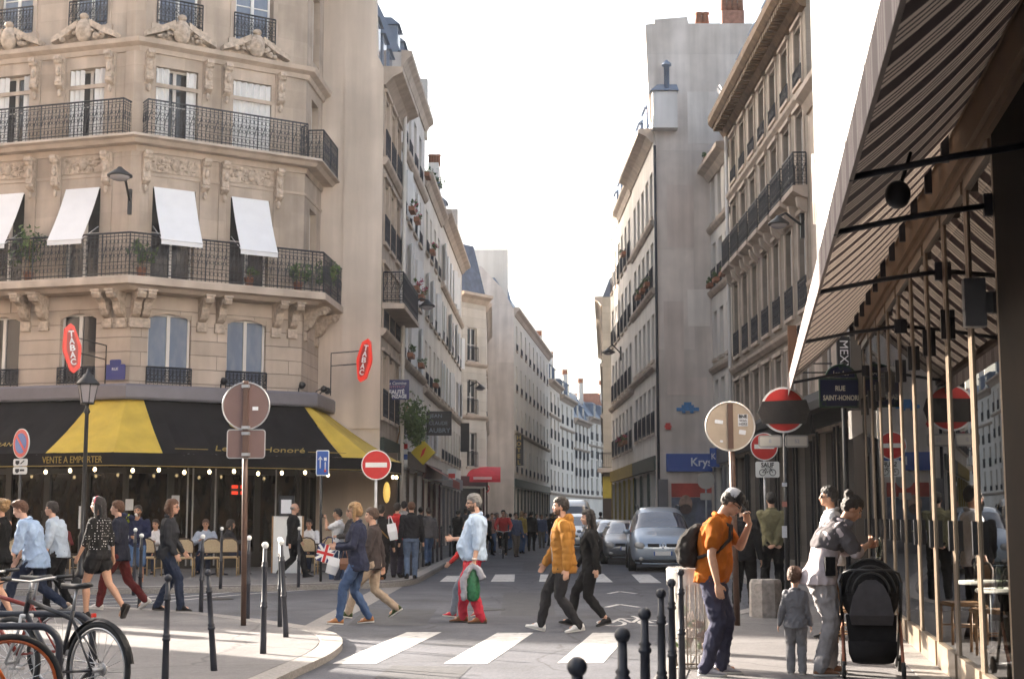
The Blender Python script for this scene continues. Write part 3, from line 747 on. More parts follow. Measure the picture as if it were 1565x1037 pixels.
WV = FA @ TR(-.15, -OB - .012, (zb + zv) / 2)
write('VENTE A EMPORTER', aw, WV, .25, GILT, width=1.75)
write('RESTAURANT', aw, FA @ TR(-2.75, -OB - .012 + .0, 3.38) @ TR(0, .3, .02) @ RX(-sl_a), .25, GILT, width=1.5)
sc = FBm @ TR(2.5, -OB, zb) @ RX(-sl_a)
write('Le Saint-Honoré', aw, sc @ TR(.45, -.02, .25), .34, GILT, shear=.35, width=2.6)
write('S', aw, sc @ TR(-.05, -.02, 1.25), .75, GILT, shear=.3); write('H', aw, sc @ TR(.2, -.022, 1.2), .62, GILT, shear=.3)
B = MB(sc); 
for x0, x1 in ((-1.9, -1.0), (1.85, 3.0)): B.box(x0, x1, -.02, -.012, .19, .21)
B.build('gilt_line', GILT, aw)
# bulbs on a string under the valance
BULB = mat('glowing bulb', (1, .8, .5), .3, var=0, emit=((1.0, .72, .36), 2.6))
bm = MB(); bm.ell((0, 0, 0), (.042, .042, .055), 10, 7); BMESH = bm.mesh('bulb', BULB)
cm = MB(); cm.lathe([(.016, .05), (.018, .12), (.008, .13)], 8); CAPM = cm.mesh('cap', BLACKP)
st = thing('string_lights', tuple(pt(FBm, 2.5, OB - .1, 2.65)), 'string of glowing warm bulbs hung under the edge of the black cafe awning', 'string lights')
wire = []
for F, xs in ((FA, [-4.6 + .72 * k for k in range(8)]), (FBm, [-.5 + .68 * k for k in range(9)])):
    for k, x in enumerate(xs):
        p = pt(F, x, OB - .12, 2.70 + .03 * sin(k * 2.1)); wire.append(p + Vector((0, 0, .13)))
        place(BMESH, 'bulb', st, Matrix.Translation(p)); place(CAPM, 'cap', st, Matrix.Translation(p))
for p in (Vector((-3.75, 41.5, 2.72)), Vector((-3.55, 42.6, 2.7)), Vector((-3.5, 43.3, 2.71))):
    place(BMESH, 'bulb', st, Matrix.Translation(p)); place(CAPM, 'cap', st, Matrix.Translation(p)); wire.append(p + Vector((0, 0, .13)))
B = MB(); B.tube(wire, .008, 4); B.build('cable', BLACKP, st)
# ------------------------------------------------------------------ generic street house
def flower_box(parent, W, x, z, n=30, red=True, seed=1, y=-.22, wd=.5):
    B = MB(W); B.cur = 2; B.box(x - wd / 2, x + wd / 2, y - .1, y + .1, z, z + .16); B.cur = 0
    leaves(B, (x, y - .03, z + .28), (wd / 2, .16, .18), n, .06, seed); 
    if red:
        q = len(B.f); leaves(B, (x, y - .06, z + .33), (wd / 2, .18, .16), n, .045, seed + 1)
        for i in range(q, len(B.f)): B.mi[i] += 3
    B.build('flower_box', [LEAF1, LEAF2, TERRA, RED_FL, PINK_FL], parent)
_SM = {}
def house(name, label, F, W, H, cols, rows, w, m, depth=9.0, frame_m=PALE, panes=(PANE,), reveal=.22, sill=True, guards=(), shutters=(), strings=(), corn=.35, roof=None, roof_h=2.5, roof_in=1.4, ground=None, gz=3.6, seed=1, surround=False, cap=True, rich=False, roofm=None):
    """F: facade frame, W width, rows of (z0,z1); guards/shutters are row indices; strings are course heights"""
    b = thing(name, tuple(F @ Vector((W / 2, 0, 0))), label, 'building'); rng = random.Random(seed)
    ops = [(c - w / 2, c + w / 2, a, d) for c in cols for a, d in rows]
    gops = []
    if ground:
        n = max(1, round(W / 2.6)); st = W / n; gops = [(st * k + .25, st * (k + 1) - .25, .25, gz - .75) for k in range(n)]
    B = MB(F); wall(B, W, 0, H, ops + gops, 0, reveal)
    B.quad((0, 0, 0), (0, 0, H), (0, depth, H), (0, depth, 0)); B.quad((W, 0, 0), (W, depth, 0), (W, depth, H), (W, 0, H))
    B.quad((0, depth, 0), (0, depth, H), (W, depth, H), (W, depth, 0)); B.quad((0, 0, H), (W, 0, H), (W, depth, H), (0, depth, H))
    B.build('wall', m, b)
    for ri, (a, d) in enumerate(rows):
        for ci, c in enumerate(cols):
            x0, x1 = c - w / 2, c + w / 2
            wo = window(b, F, x0, x1, a, d, frame_m, panes[rng.randrange(len(panes))], y=reveal - .08)
            if sill or surround:
                ky = (w, round(d - a, 3), surround)
                if ky not in _SM:
                    B = MB(); B.box(-w / 2 - .1, w / 2 + .1, -.09, .03, -.11, -.003)
                    if surround:
                        for s in (-1, 1): B.box(s * (w / 2 + .004), s * (w / 2 + .13), -.04, .03, -.02, d - a + .13)
                        B.box(-w / 2 - .2, w / 2 + .2, -.1, .03, d - a + .125, d - a + .24)
                    _SM[ky] = B.mesh('surround' if surround else 'sill', TRIM)
                place(_SM[ky], 'surround' if surround else 'sill', wo, F @ TR(c, 0, a))
            if ri in guards: guard(b, F, x0 - .04, x1 + .04, a, .85 if d - a > 1.9 else .45, -.06, rich)
            if ri in shutters:
                for s in (-1, 1):
                    if rng.random() < .8:
                        Q = MB(F); an = rng.choice((.03, .06, .35)); xe = x0 if s < 0 else x1
                        Q.M = F @ TR(xe, -.03, 0) @ RZ(-s * an if s > 0 else an); Q.box(0, s * w * .5, -.04, 0, a + .02, d - .02); Q.build('shutter', SHUT, b)
    for z in strings: B = MB(F); B.profile([(.02, z - .12), (-.06, z - .12), (-.16, z), (-.18, z + .1), (.02, z + .14)], 0, W); B.build('string_course', TRIM, b)
    if corn: B = MB(F); B.profile([(.02, H - .55), (-.06, H - .55), (-corn * .5, H - .3), (-corn, H - .15), (-corn, H + .02), (.02, H + .05)], -.05, W + .05); B.build('cornice', TRIM, b)
    if ground:
        Q = MB(F); Q.box(.1, W - .1, -.12, .02, gz - .62, gz - .05)
        for o in gops: Q.box(o[0] - .07, o[0], -.06, .05, .1, gz - .7); Q.box(o[1], o[1] + .07, -.06, .05, .1, gz - .7)
        Q.build('shop_front', ground, b)
        Q = MB(F)
        for o in gops: Q.quad((o[0], reveal - .02, o[2]), (o[1], reveal - .02, o[2]), (o[1], reveal - .02, o[3]), (o[0], reveal - .02, o[3]))
        Q.build('shop_glass', PANE, b)
    if roof:
        B = MB(F); r = roof_in
        B.add([(0, .05, H + .04), (W, .05, H + .04), (W, r, H + roof_h), (0, r, H + roof_h), (0, depth, H + roof_h), (W, depth, H + roof_h), (0, depth, H), (W, depth, H)], [(0, 1, 2, 3), (3, 2, 5, 4), (0, 3, 4, 6), (1, 7, 5, 2)])
        B.build('roof', roof, b)
    return b
def dormer(b, F, x, z, w=1.0, h=1.5, dep=1.3, y=.25):
    Q = MB(F); Q.box(x - w / 2, x + w / 2, y, y + dep, z, z + h); Q.profile([(y - .1, z + h), (y + dep, z + h), (y + dep, z + h + .3), (y + .2, z + h + .25)], x - w / 2 - .1, x + w / 2 + .1)
    d = Q.build('dormer', ZINC, b); 
    Q = MB(F); Q.box(x - w / 2 + .12, x + w / 2 - .12, y - .012, y + .01, z + .12, z + h - .12); Q.build('pane', PANE_SKY, d)
def chimney(b, p, w, d, h, n=3, m=None):
    Q = MB(); Q.box(p[0], p[0] + w, p[1], p[1] + d, p[2], p[2] + h); c = Q.build('chimney', m or TILE, b)
    Q = MB()
    for i in range(n): Q.lathe([(.13, 0), (.11, .5), (.14, .52), (.14, .6)], 8, (p[0] + w * (i + .5) / n, p[1] + d / 2, p[2] + h))
    Q.build('chimney_pot', TERRA, c)
def rws(z, n, pitch, h): return [(z + pitch * i, z + pitch * i + h) for i in range(n)]
SHOPS = [mat('dark green shop paint', (.02, .035, .028), .5), mat('dark brown shop paint', (.05, .03, .02), .5), mat('grey shop paint', (.16, .15, .16), .6), mat('ochre shop paint', (.32, .22, .03), .6), mat('maroon shop paint', (.07, .012, .015), .5)]
# --- left side of the narrow street
def left(p0, p1): return frame(p0, math.degrees(math.atan2(p1[0] - p0[0], p1[1] - p0[1]))), math.dist(p0, p1)
P = [(-4.05, 43.6), (-3.88, 48.6), (-3.6, 57.4), (-3.35, 66), (-2.9, 81), (-2.1, 99.0)]
F, W = left(P[0], P[1])
L1 = house('apartment_building', 'narrow stone apartment building with tall blank beige end wall beside the cafe corner', F, W, 15.6, [.9, 2.5, 4.1], rws(4.6, 4, 2.75, 1.9), 1.0, STONE, guards=(0, 1, 2, 3), rich=True, strings=(7.2, 12.6), roof=ZINC, roof_h=7.0, roof_in=2.6, ground=SHOPS[0], gz=4.0, seed=2, surround=True, corn=.6)  # roof ridge raised out of view to keep sun off the brown building
# blank end wall that faces the crossing
B = MB(frame((-8.6, 43.56), 90)); 
poly = [(0, 0), (4.55, 0), (4.55, 15.6), (4.35, 16.0), (4.2, 20.5), (0, 20.5)]
B.add([(x, 0, z) for x, z in poly] + [(x, .5, z) for x, z in poly], [tuple(range(6)), tuple(range(11, 5, -1))] + [(i, 6 + i, 6 + (i + 1) % 6, (i + 1) % 6) for i in range(6)])
B.box(3.28, 3.34, -.012, .1, 4.8, 20); B.box(3.34, 4.549, -.05, .1, 4.2, 15.58); B.build('end_wall', GABLE, L1)
B = MB(); B.tube([(-3.7, 47.9, 0), (-3.7, 47.9, 16)], .07, 8); B.build('drainpipe', PLASTER2, L1)
B = MB(F); B.profile([(0, 7.95), (-.7, 7.95), (-.7, 8.1), (0, 8.15)], .2, 4.8); bl = B.build('balcony', TRIM, L1)
B = MB(F); railing(B, [(.25, -.03), (.25, -.65), (4.75, -.65), (4.75, -.03)], 8.15, 9.1); B.build('railing', IRON, bl)
for k in range(3): dormer(L1, F, .9 + 1.6 * k, 15.9, y=.3)
F, W = left(P[1], P[2])
L2 = house('apartment_building', 'grey white apartment building with red flower boxes and a white drainpipe', F, W, 17.8, [1.1, 2.9, 4.9, 6.9], rws(4.4, 5, 2.6, 1.75), .95, PLASTER3, shutters=(1, 2, 3), guards=(0, 1, 2, 3, 4), strings=(6.9, 14.4), roof=ZINC, roof_h=5.0, roof_in=2.4, ground=SHOPS[1], gz=3.9, seed=3)  # tall unseen ridge, added to shade the facades across the street
for x, z, s in ((1.1, 12.25, 1), (2.9, 12.25, 2), (2.9, 9.7, 3), (4.9, 9.7, 4)): flower_box(L2, F, x, z, 46, True, s, -.3, .8)
for x, z, s in ((1.1, 7.05, 5), (4.9, 7.1, 6), (6.9, 14.9, 7)): flower_box(L2, F, x, z, 60, False, s, -.3, .8)
for k in range(4): dormer(L2, F, 1.1 + 1.9 * k, 17.6, 1.0, 1.4)
B = MB(); B.box(-8, -3.5, 57.1, 57.6, 17.0, 19.5); B.build('chimney_wall', PLASTER2, L2)
F, W = left(P[2], P[3])
L3 = house('apartment_building', 'white plastered apartment house with worn facade and plants on its roof edge', F, W, 15.6, [1.2, 3.2, 5.4, 7.4], rws(4.2, 4, 2.75, 1.8), .95, PLASTER2, shutters=(0, 2), guards=(1, 2, 3), strings=(6.6,), roof=ZINC, roof_h=7.0, roof_in=2.8, ground=SHOPS[4], gz=3.7, seed=4, panes=(PANE, PANE_WHITE))  # hidden ridge, its height shaped to cast shade on the right side
B = MB(F); leaves(B, (.6, .2, 18.4), (.35, .5, .9), 160, .1, 3); B.cur = 0; B.build('roof_plant', [LEAF1, LEAF2], L3)
B = MB(F); leaves(B, (6.6, .1, 16.5), (1.1, .5, .7), 120, .1, 5); B.build('roof_plant', [LEAF1, LEAF2], L3)
for x, z in ((1.2, 12.4), (3.2, 7.0)): flower_box(L3, F, x, z, 50, x < 2, int(x * 9), -.25, .8)
F, W = left(P[3], P[4])
L4 = house('apartment_building', 'long pale apartment house with tan cornices before the rounded white corner', F, W, 15.9, [1.3 + 2.05 * k for k in range(7)], rws(4.2, 4, 2.8, 1.8), .95, PLASTER, shutters=(1, 2, 3), guards=(0, 2), strings=(6.7, 12.3), roof=ZINC, roof_h=6.0, roof_in=2.8, ground=SHOPS[2], gz=3.6, seed=5, corn=.5)  # ridge raised unseen here too, shading the houses opposite
chimney(L4, (-4.2, 70, 17.6), .5, 1.6, 1.6, 4, PLASTER2); chimney(L3, (-4.6, 63.5, 17.2), .5, 1.6, 1.4, 4, TILE)
for k in range(3): dormer(L4, F, 2.3 + 4 * k, 16.1)
B = MB(); B.box(-6.5, -3.1, 79.6, 80.2, 15.6, 18.9); B.build('chimney_wall', GABLE2, L4)
F = frame((-3.15, 82.5), 38); W = 2.0
CR = coursed('white rusticated plaster', (.62, .57, .51), course=.55, block=40, dark=.75, streak=.12, var=.06)
L5 = house('corner_building', 'white rusticated corner building with a blue slate mansard above the red shop awning', F, 2.6, 14.6, [1.3], rws(4.4, 3, 3.1, 2.0), .9, CR, guards=(0, 1, 2), strings=(7.3, 10.4), roof=SLATE, roof_h=3.2, roof_in=1.0, ground=SHOPS[4], gz=3.9, seed=6, corn=.5, depth=7)
q = tuple((F @ Vector((2.6, 0, 0)))[:2])
F, W = left(q, (-1.75, 99.6))
house('apartment_building', 'white apartment house between the rounded corner and the grey hotel gable', F, W, 14.2, [1.2 + 2.2 * k for k in range(6)], rws(4.3, 3, 3.0, 1.9), .95, PLASTER2, guards=(1,), strings=(7.2,), roof=ZINC, roof_h=2.0, ground=SHOPS[1], gz=3.7, seed=7)
F, W = left((.15, 100), (3.4, 130))
L6 = house('hotel_building', 'grey hotel with a bare gable end and a tall vertical sign', F, W, 16.2, [1.6 + 3.3 * k for k in range(9)], rws(4.6, 4, 2.9, 1.8), .9, FARW, guards=(0, 1, 2, 3), strings=(7.4,), roof=ZINC, roof_h=2.2, ground=SHOPS[0], gz=4.2, seed=8, corn=.4)
B = MB(frame((-2.4, 99.95), 90)); poly = [(0, 0), (2.53, 0), (2.53, 16.1), (1.7, 17.6), (.2, 19.2), (0, 19.2)]
B.add([(x, 0, z) for x, z in poly] + [(x, .4, z) for x, z in poly], [tuple(range(6)), tuple(range(11, 5, -1))] + [(i, 6 + i, 6 + (i + 1) % 6, (i + 1) % 6) for i in range(6)]); B.build('gable_wall', GABLE2, L6)
B = MB(); B.box(-3.5, -.3, 101, 107, 16, 20.6); B.build('chimney_wall', PLASTER2, L6)
B = MB(frame((-2.4, 100.8), 90)); B.add([(0, 0, 18), (2.4, 0, 16.6), (1.5, 2, 20.3), (0, 2, 20.6)], [(0, 1, 2, 3)]); B.build('roof_slope', ZINC, L6)
V3 = Vector
def far_house(label, p0, p1, H, m, n, seed, roof=ZINC, rh=2.5, rows_=None, depth=9):
    F, W = left(p0, p1); st = W / n
    return house('apartment_building', label, F, W, H, [st * (k + .5) for k in range(n)], rows_ or rws(3.9, 4, (H - 4.4) / 4, 1.9), 1.0, m, guards=(0, 1, 2, 3), strings=(3.6, H - 3.2), roof=roof, roof_h=rh, seed=seed, sill=False, corn=.5, depth=depth, panes=(PANE, PANE_WHITE))
for i, (lb, p0, p1, H, n, rf, rh) in enumerate((('cream apartment house just beyond the grey hotel', (3.4, 130), (4.7, 139.5), 14.0, 3, ZINC, 2.4), ('tall pale house second beyond the grey hotel', (4.7, 139.5), (6.5, 149.5), 13.4, 3, SLATE, 2.0), ('pale house where the street begins to bend', (6.5, 149.5), (8.6, 159), 11.8, 4, ZINC, 3.2), ('distant cream house with iron balconies past the bend', (8.6, 159), (11.6, 170), 12.6, 4, ZINC, 2.0), ('distant cream house with a steep red tiled roof', (11.6, 170), (16.4, 183), 11.6, 5, TILE, 4.6), ('farthest pale house closing the view of the street', (16.4, 183), (26, 200), 13.5, 6, ZINC, 2.6))):
    h_ = far_house(lb, p0, p1, H, FARW if i % 2 else PLASTER2, n, 11 + i, rf, rh); F, W_ = left(p0, p1); chimney(h_, tuple(F @ V3((.3, 1.2, H + rh * .7))), .5, 2.2, 2.4, 3, PLASTER2); dormer(h_, F, W_ * .35, H + .1, 1.2, 1.5, 1.2, .2); dormer(h_, F, W_ * .72, H + .1, 1.2, 1.5, 1.2, .2)
# --- right side
def right(pf, pn):   # far point, near point
    return frame(pf, math.degrees(math.atan2(pn[0] - pf[0], pn[1] - pf[1]))), math.dist(pf, pn)
F, W = right((8.3, 128), (5.95, 93))
R3 = house('corner_building', 'cream stone corner building with dark slate roof at the far right corner of the street', F, W, 15.9, [1.3 + 2.2 * k for k in range(15)], rws(5.0, 3, 3.4, 2.2), 1.0, coursed('cream coursed stone', (.56, .48, .38), .45, 30, .78, .15, .06), guards=(0, 1, 2), strings=(4.4, 8.0, 11.4), roof=SLATE, roof_h=3.0, roof_in=1.2, ground=SHOPS[1], gz=4.3, seed=21, corn=.5, depth=6)
B = MB(frame((5.95, 92.9), 90)); B.box(-.4, 4, -.9, .1, 4.35, 4.6); b3 = B.build('balcony', TRIM, R3)
B = MB(frame((5.95, 92.9), 90)); railing(B, [(-.35, -.85), (4, -.85)], 4.6, 5.6, False); B.build('railing', IRON, b3)
B = MB(frame((5.95, 92.9), 90)); B.box(-.05, 3.5, -.14, -.02, 2.7, 4.1); B.build('shop_sign', mat('yellow shop fascia', (.45, .33, .03), .5), R3)
B = MB(frame((5.95, 92.9), 90)); B.box(0, 2.5, -.06, .0, .1, 2.68); B.build('shop_front', SHOPS[1], R3)
F, W = right((5.5, 78.5), (5.65, 65.8))
R2 = house('apartment_building', 'narrow white house with window boxes on the right of the street beyond the bare gable', F, W, 17.2, [1.3 + 2.0 * k for k in range(6)], rws(4.7, 4, 3.0, 2.0), 1.0, PLASTER2, guards=(0, 1, 2, 3), strings=(7.3,), roof=ZINC, roof_in=.8, roof_h=3.0, ground=SHOPS[3], gz=4.0, seed=22, panes=(PANE, PANE_SKY))
for k in range(4): dormer(R2, F, 2.2 + 2.4 * k, 17.4, 1.0, 1.6, 1.2, .15)
flower_box(R2, F, 11.3, 4.9, 120, True, 9, -.35, 1.5); flower_box(R2, F, 9.3, 4.9, 60, True, 19, -.35, .9); flower_box(R2, F, 11.3, 13.9, 50, False, 10, -.3, .9)
F, W = right((5.65, 65.8), (5.8, 57))
R1 = house('apartment_building', 'cream house with a tall bare grey gable above the blue optician sign', F, W, 17.3, [1.2, 2.9, 4.6, 6.3, 7.9], rws(4.9, 4, 2.95, 1.9), .95, PLASTER2, guards=(0, 2), strings=(7.5, 10.6, 13.4), roof=ZINC, roof_in=.7, roof_h=3.4, ground=SHOPS[0], gz=4.0, seed=23, corn=.6)
for x, z in ((6.3, 10.9), (7.9, 10.9), (4.6, 10.9)): flower_box(R1, F, x, z, 45, False, int(x * 7), -.25, .8)
dormer(R1, F, 7.2, 17.5, 1.6, 2.0, 1.2, .15); dormer(R1, F, 4.5, 17.5, 1.2, 1.8, 1.2, .15); dormer(R1, F, 2.0, 17.5, 1.2, 1.8, 1.2, .15)
gp = [(1003, 868), (1003, 240), (1000, 193), (993, 185), (986, 38), (1000, 36), (1000, 30), (1050, 26), (1052, 36), (1150, 36), (1150, 868)]
gp3 = [D(x, y, 56.96) for x, y in gp]; gp3[0].z = gp3[-1].z = 0
B = MB(); n = len(gp3); B.add([tuple(p) for p in gp3] + [(p.x, p.y + .45, p.z) for p in gp3], [tuple(range(n - 1, -1, -1)), tuple(range(n, 2 * n))] + [(i, (i + 1) % n, n + (i + 1) % n, n + i) for i in range(n)]); B.build('gable_wall', GABLE2, R1)
B = MB(); B.tube([(5.84, 56.88, 0), (5.84, 56.88, 16.6)], .06, 8); B.build('drainpipe', IRON, R1)
for k, (px, py, w_, h_) in enumerate(((1040, 330, 1.1, 2.6), (1068, 470, .9, 1.5), (1030, 520, .8, 3.2), (1075, 180, 1.3, 2.2), (1050, 590, 1.6, .7))):
    c = D(px, py, 56.95); B = MB(); B.box(c.x - w_ / 2, c.x + w_ / 2, 56.95 - .003 * k, 56.962, c.z - h_ / 2, c.z + h_ / 2); B.build('render_patch', mat('patched render %d' % (k % 2), ((.70, .60, .54), (.80, .73, .67))[k % 2], .85, var=.1, vs=.9, streak=.3), R1)
q = D(1018, 160, 56.5); B = MB(); B.prism([(q.x - .55, 56.4), (q.x + .45, 56.4), (q.x + .45, 56.95), (q.x - .55, 56.95)], D(1018, 196, 56.5).z, D(1018, 140, 56.5).z); B.build('lean_to', PLASTER3, R1)
B = MB(); z0, z1 = D(1018, 140, 56.5).z, D(1018, 124, 56.5).z; B.add([(q.x - .65, 56.3, z0), (q.x + .5, 56.3, z0), (q.x + .5, 56.95, z1), (q.x - .3, 56.95, z1), (q.x - .65, 56.95, z0), (q.x + .5, 56.95, z0)], [(0, 1, 2, 3), (0, 3, 4), (1, 5, 2)]); B.lathe([(.11, 0), (.11, 1.0), (.2, 1.02), (.2, 1.1), (.05, 1.25)], 10, (q.x + .05, 56.6, z0 + .1)); B.build('flue', ZINC, R1)
for px in (1068, 1078): 
    p = D(px, 36, 57.2); B = MB(); B.lathe([(.16, 0), (.13, .35), (.17, .38), (.17, .45)], 10, p); B.build('chimney_pot', TERRA, R1)
p = D(1103, 36, 57.1); chimney(R1, (p.x, 57.0, p.z - .05), .92, .4, .58, 4)
p = D(1069, 36, 57.2); B = MB(); B.tube([p, p + Vector((0, 0, 1.4))], .015, 4); B.tube([p + Vector((-.3, 0, .9)), p + Vector((.3, 0, 1.0))], .012, 4); B.build('aerial', STEEL, R1)
# blue optician shop in the gable
B = MB(); a, b_ = D(1018, 693, 56.9), D(1088, 720, 56.9); B.box(a.x, b_.x, 56.76, 56.955, b_.z, a.z); sg = B.build('shop_sign', mat('optician blue', (.03, .09, .36), .5, var=.05), R1)
TXT = mat('pale lettering', (.72, .76, .82), .5, var=0)
p = D(1072, 706, 56.7); write('Krys', sg, frame((p.x, 56.75), 90, p.z), .46, TXT, bold=.008)
B = MB(); a, b_ = D(1026, 738, 56.9), D(1088, 790, 56.9); B.box(a.x, b_.x, 56.84, 56.955, a.z - .55, a.z); B.build('shop_window', mat('red window poster', (.42, .05, .035), .6, var=.25, vs=1.8), R1)
B = MB(); B.box(a.x, b_.x, 56.84, 56.955, 1.0, a.z - .56); wp = B.build('window_poster', mat('blue grey poster', (.12, .13, .17), .6, var=.5, vs=2.2), R1)
B = MB(frame((a.x + .55, 56.835), 90, a.z - .82)); n = 16; B.add([(.27 * cos(2 * pi * k / n), 0, .36 * sin(2 * pi * k / n)) for k in range(n)], [tuple(range(n))]); B.build('printed_face', mat('printed skin tone', (.38, .24, .18), .6, var=.35, vs=7), wp)
B = MB(frame((a.x + .55, 56.830), 90, a.z - 1.02)); B.add([(.24 * cos(2 * pi * k / n), 0, .2 * sin(2 * pi * k / n)) for k in range(n)], [tuple(range(n))]); B.build('printed_beard', mat('printed dark tone', (.10, .06, .05), .6, var=.4, vs=9), wp)
B = MB(); B.box(5.78, 8.2, 56.7, 56.957, .1, .95); B.box(5.82, 6.2, 56.8, 56.957, .95, 3.0); B.build('shop_plinth', SHOPS[2], R1)
# white house recessed beside the gable
F, W = right((8.08, 56.95), (8.22, 52.6))
R0 = house('apartment_building', 'slim white house squeezed between the bare gable and the brown corniced building', F, W, 15.6, [.75, 2.15, 3.6], rws(5.0, 4, 2.75, 1.9), .8, PLASTER2, guards=(2,), strings=(7.3, 10.4, 13.0), roof=ZINC, roof_h=2.5, seed=24, corn=.5, ground=SHOPS[2], gz=4.2)
for x in (.75, 2.15, 3.6): flower_box(R0, F, x, 10.6, 40, False, int(x * 11), -.2, .6)
flower_box(R0, F, 1.0, 15.65, 60, False, 77, -.3, .8)
# brown corniced building
BRST = coursed('grey brown stone', (.34, .285, .235), .36, 20, .86, .3, .14, .3)
F, W = right((8.22, 52.6), (8.25, 38.6))
colsR = [1.1 + 1.97 * k for k in range(7)]
RB = house('apartment_building', 'grey brown stone building with a heavy dark eaves cornice, tall windows and iron balconies', F, W, 16.4, colsR, [(4.7, 6.3), (7.35, 9.95), (10.75, 13.0), (13.85, 15.5)], 1.02, BRST, guards=(1, 3), strings=(6.85, 13.4), roof=ZINC, roof_h=3.6, roof_in=1.4, seed=25, surround=True, corn=0, rich=True, ground=mat('black shop front', (.012, .011, .012), .5), gz=4.4, panes=(PANE, PANE, PANE_SKY))
BRC = mat('weathered brown cornice', (.16, .095, .05), .8, var=.35, vs=3, bump=.4)
B = MB(F); B.profile([(.02, 15.75), (-.15, 15.8), (-.35, 16.1), (-.62, 16.2), (-.75, 16.35), (-.75, 16.62), (-.5, 16.66), (.02, 16.66)], -.25, W + .05)
for k in range(46): B.box(.1 + k * .3, .24 + k * .3, -.6, -.1, 15.98, 16.16)
B.build('cornice', BRC, RB)
for c in colsR:
    B = MB(F); B.profile([(.02, 10.35), (-.16, 10.4), (-.42, 10.55), (-.42, 10.7), (.02, 10.72)], c - .82, c + .82)
    for s in (-.6, .6): B.profile([(0, 10.4), (-.3, 10.4), (-.26, 10.15), (-.1, 9.98), (0, 9.98)], c + s - .1, c + s + .1)
    bl = B.build('balcony', TRIM, RB)
    Q = MB(F); railing(Q, [(c - .78, -.02), (c - .78, -.38), (c + .78, -.38), (c + .78, -.02)], 10.72, 11.65, True); Q.build('railing', IRON, bl)
B = MB(F); B.tube([(.05, -.12, 0), (.05, -.12, 15.8)], .07, 8); B.build('drainpipe', PLASTER3, RB)
for k in range(5): dormer(RB, F, 1.6 + 2.7 * k, 16.7, 1.1, 1.8)
B = MB(F)
for k in range(9): 
    a = random.Random(k).uniform(-.7, .7); B.tube([(.1, .0, 17.2), (.1 + .9 * sin(a) - .5, -.3, 17.2 + .9 * cos(a) * .8)], .02, 4)
B.build('roof_spikes', IRON, RB)
# stone house near the shop corner, white painted shop building
F, W = right((8.25, 38.6), (8.1, 25.5))
RC = house('apartment_building', 'stone house with dark shops glimpsed under the tip of the striped awning', F, W, 13.2, [1.6, 4.0, 6.4, 8.8, 11.2], [(5.0, 7.2), (8.4, 10.6)], 1.1, STONE, strings=(7.8,), seed=26, ground=mat('black shop front', (.012, .011, .012), .5), gz=4.5)
B = MB(F); B.profile([(0, 4.9), (-1.2, 4.2), (-1.2, 4.0), (0, 4.3)], -6, W - .4); B.build('dark_canopy', mat('black canopy cloth', (.012, .011, .012), .8), RC)
# ------------------------------------------------------------------ people
def solid(B, name, mats, parent, vox=.011, smooth=4, wr=0.0, wf=9.0, fac=.5, seed=0.0):
    """one continuous surface from the overlapping shapes in B (voxel remesh + smoothing), with optional cloth folds"""
    me = B.mesh('tmp', mats if isinstance(mats, (list, tuple)) else [mats]); me.materials.clear()
    o = bpy.data.objects.new('tmp', me); COL.objects.link(o)
    r = o.modifiers.new('r', 'REMESH'); r.mode = 'VOXEL'; r.voxel_size = vox; r.use_smooth_shade = True
    if smooth: s = o.modifiers.new('s', 'SMOOTH'); s.factor = fac; s.iterations = smooth
    dg = bpy.context.evaluated_depsgraph_get(); m2 = bpy.data.meshes.new_from_object(o.evaluated_get(dg))
    bpy.data.objects.remove(o); bpy.data.meshes.remove(me); m2.name = name
    for m in (mats if isinstance(mats, (list, tuple)) else [mats]): m2.materials.append(m)
    if wr:
        ns = [v.normal.copy() for v in m2.vertices]; sv = Vector((seed * 3.1, seed * 1.7, seed))
        for v, n in zip(m2.vertices, ns):
            p = v.co
            q = Vector((p.x * wf, p.y * wf, p.z * wf * .75)) + sv
            d = (1 - abs(noise.noise(q)) * 1.25) ** 3 * 1.25 + .45 * noise.noise(q * 2.4)
            v.co = p + n * (wr * (d - .45))
    ob = bpy.data.objects.new(name, m2); COL.objects.link(ob); ob.parent = parent
    return ob
def V(*a): return Vector(a)
def capsule(B, pts, rs, n=10):
    """limb with rounded ends"""
    pts = [Vector(p) for p in pts]; d0 = (pts[0] - pts[1]).normalized(); d1 = (pts[-1] - pts[-2]).normalized()
    P = [pts[0] + d0 * rs[0] * .85, pts[0] + d0 * rs[0] * .5] + pts + [pts[-1] + d1 * rs[-1] * .5, pts[-1] + d1 * rs[-1] * .85]
    R = [rs[0] * .5, rs[0] * .86] + list(rs) + [rs[-1] * .86, rs[-1] * .5]
    B.tube(P, R, n)
def ik(a, t, l1, l2, hint):
    d = t - a; L = min(d.length, (l1 + l2) * .999); dn = d.normalized(); t = a + dn * L
    c = (l1 * l1 + L * L - l2 * l2) / (2 * L); h = sqrt(max(0, l1 * l1 - c * c))
    hv = Vector(hint); hv = hv - dn * hv.dot(dn)
    hv = hv.normalized() if hv.length > 1e-6 else dn.orthogonal().normalized()
    return a + dn * c + hv * h, t
CLOTH = {}
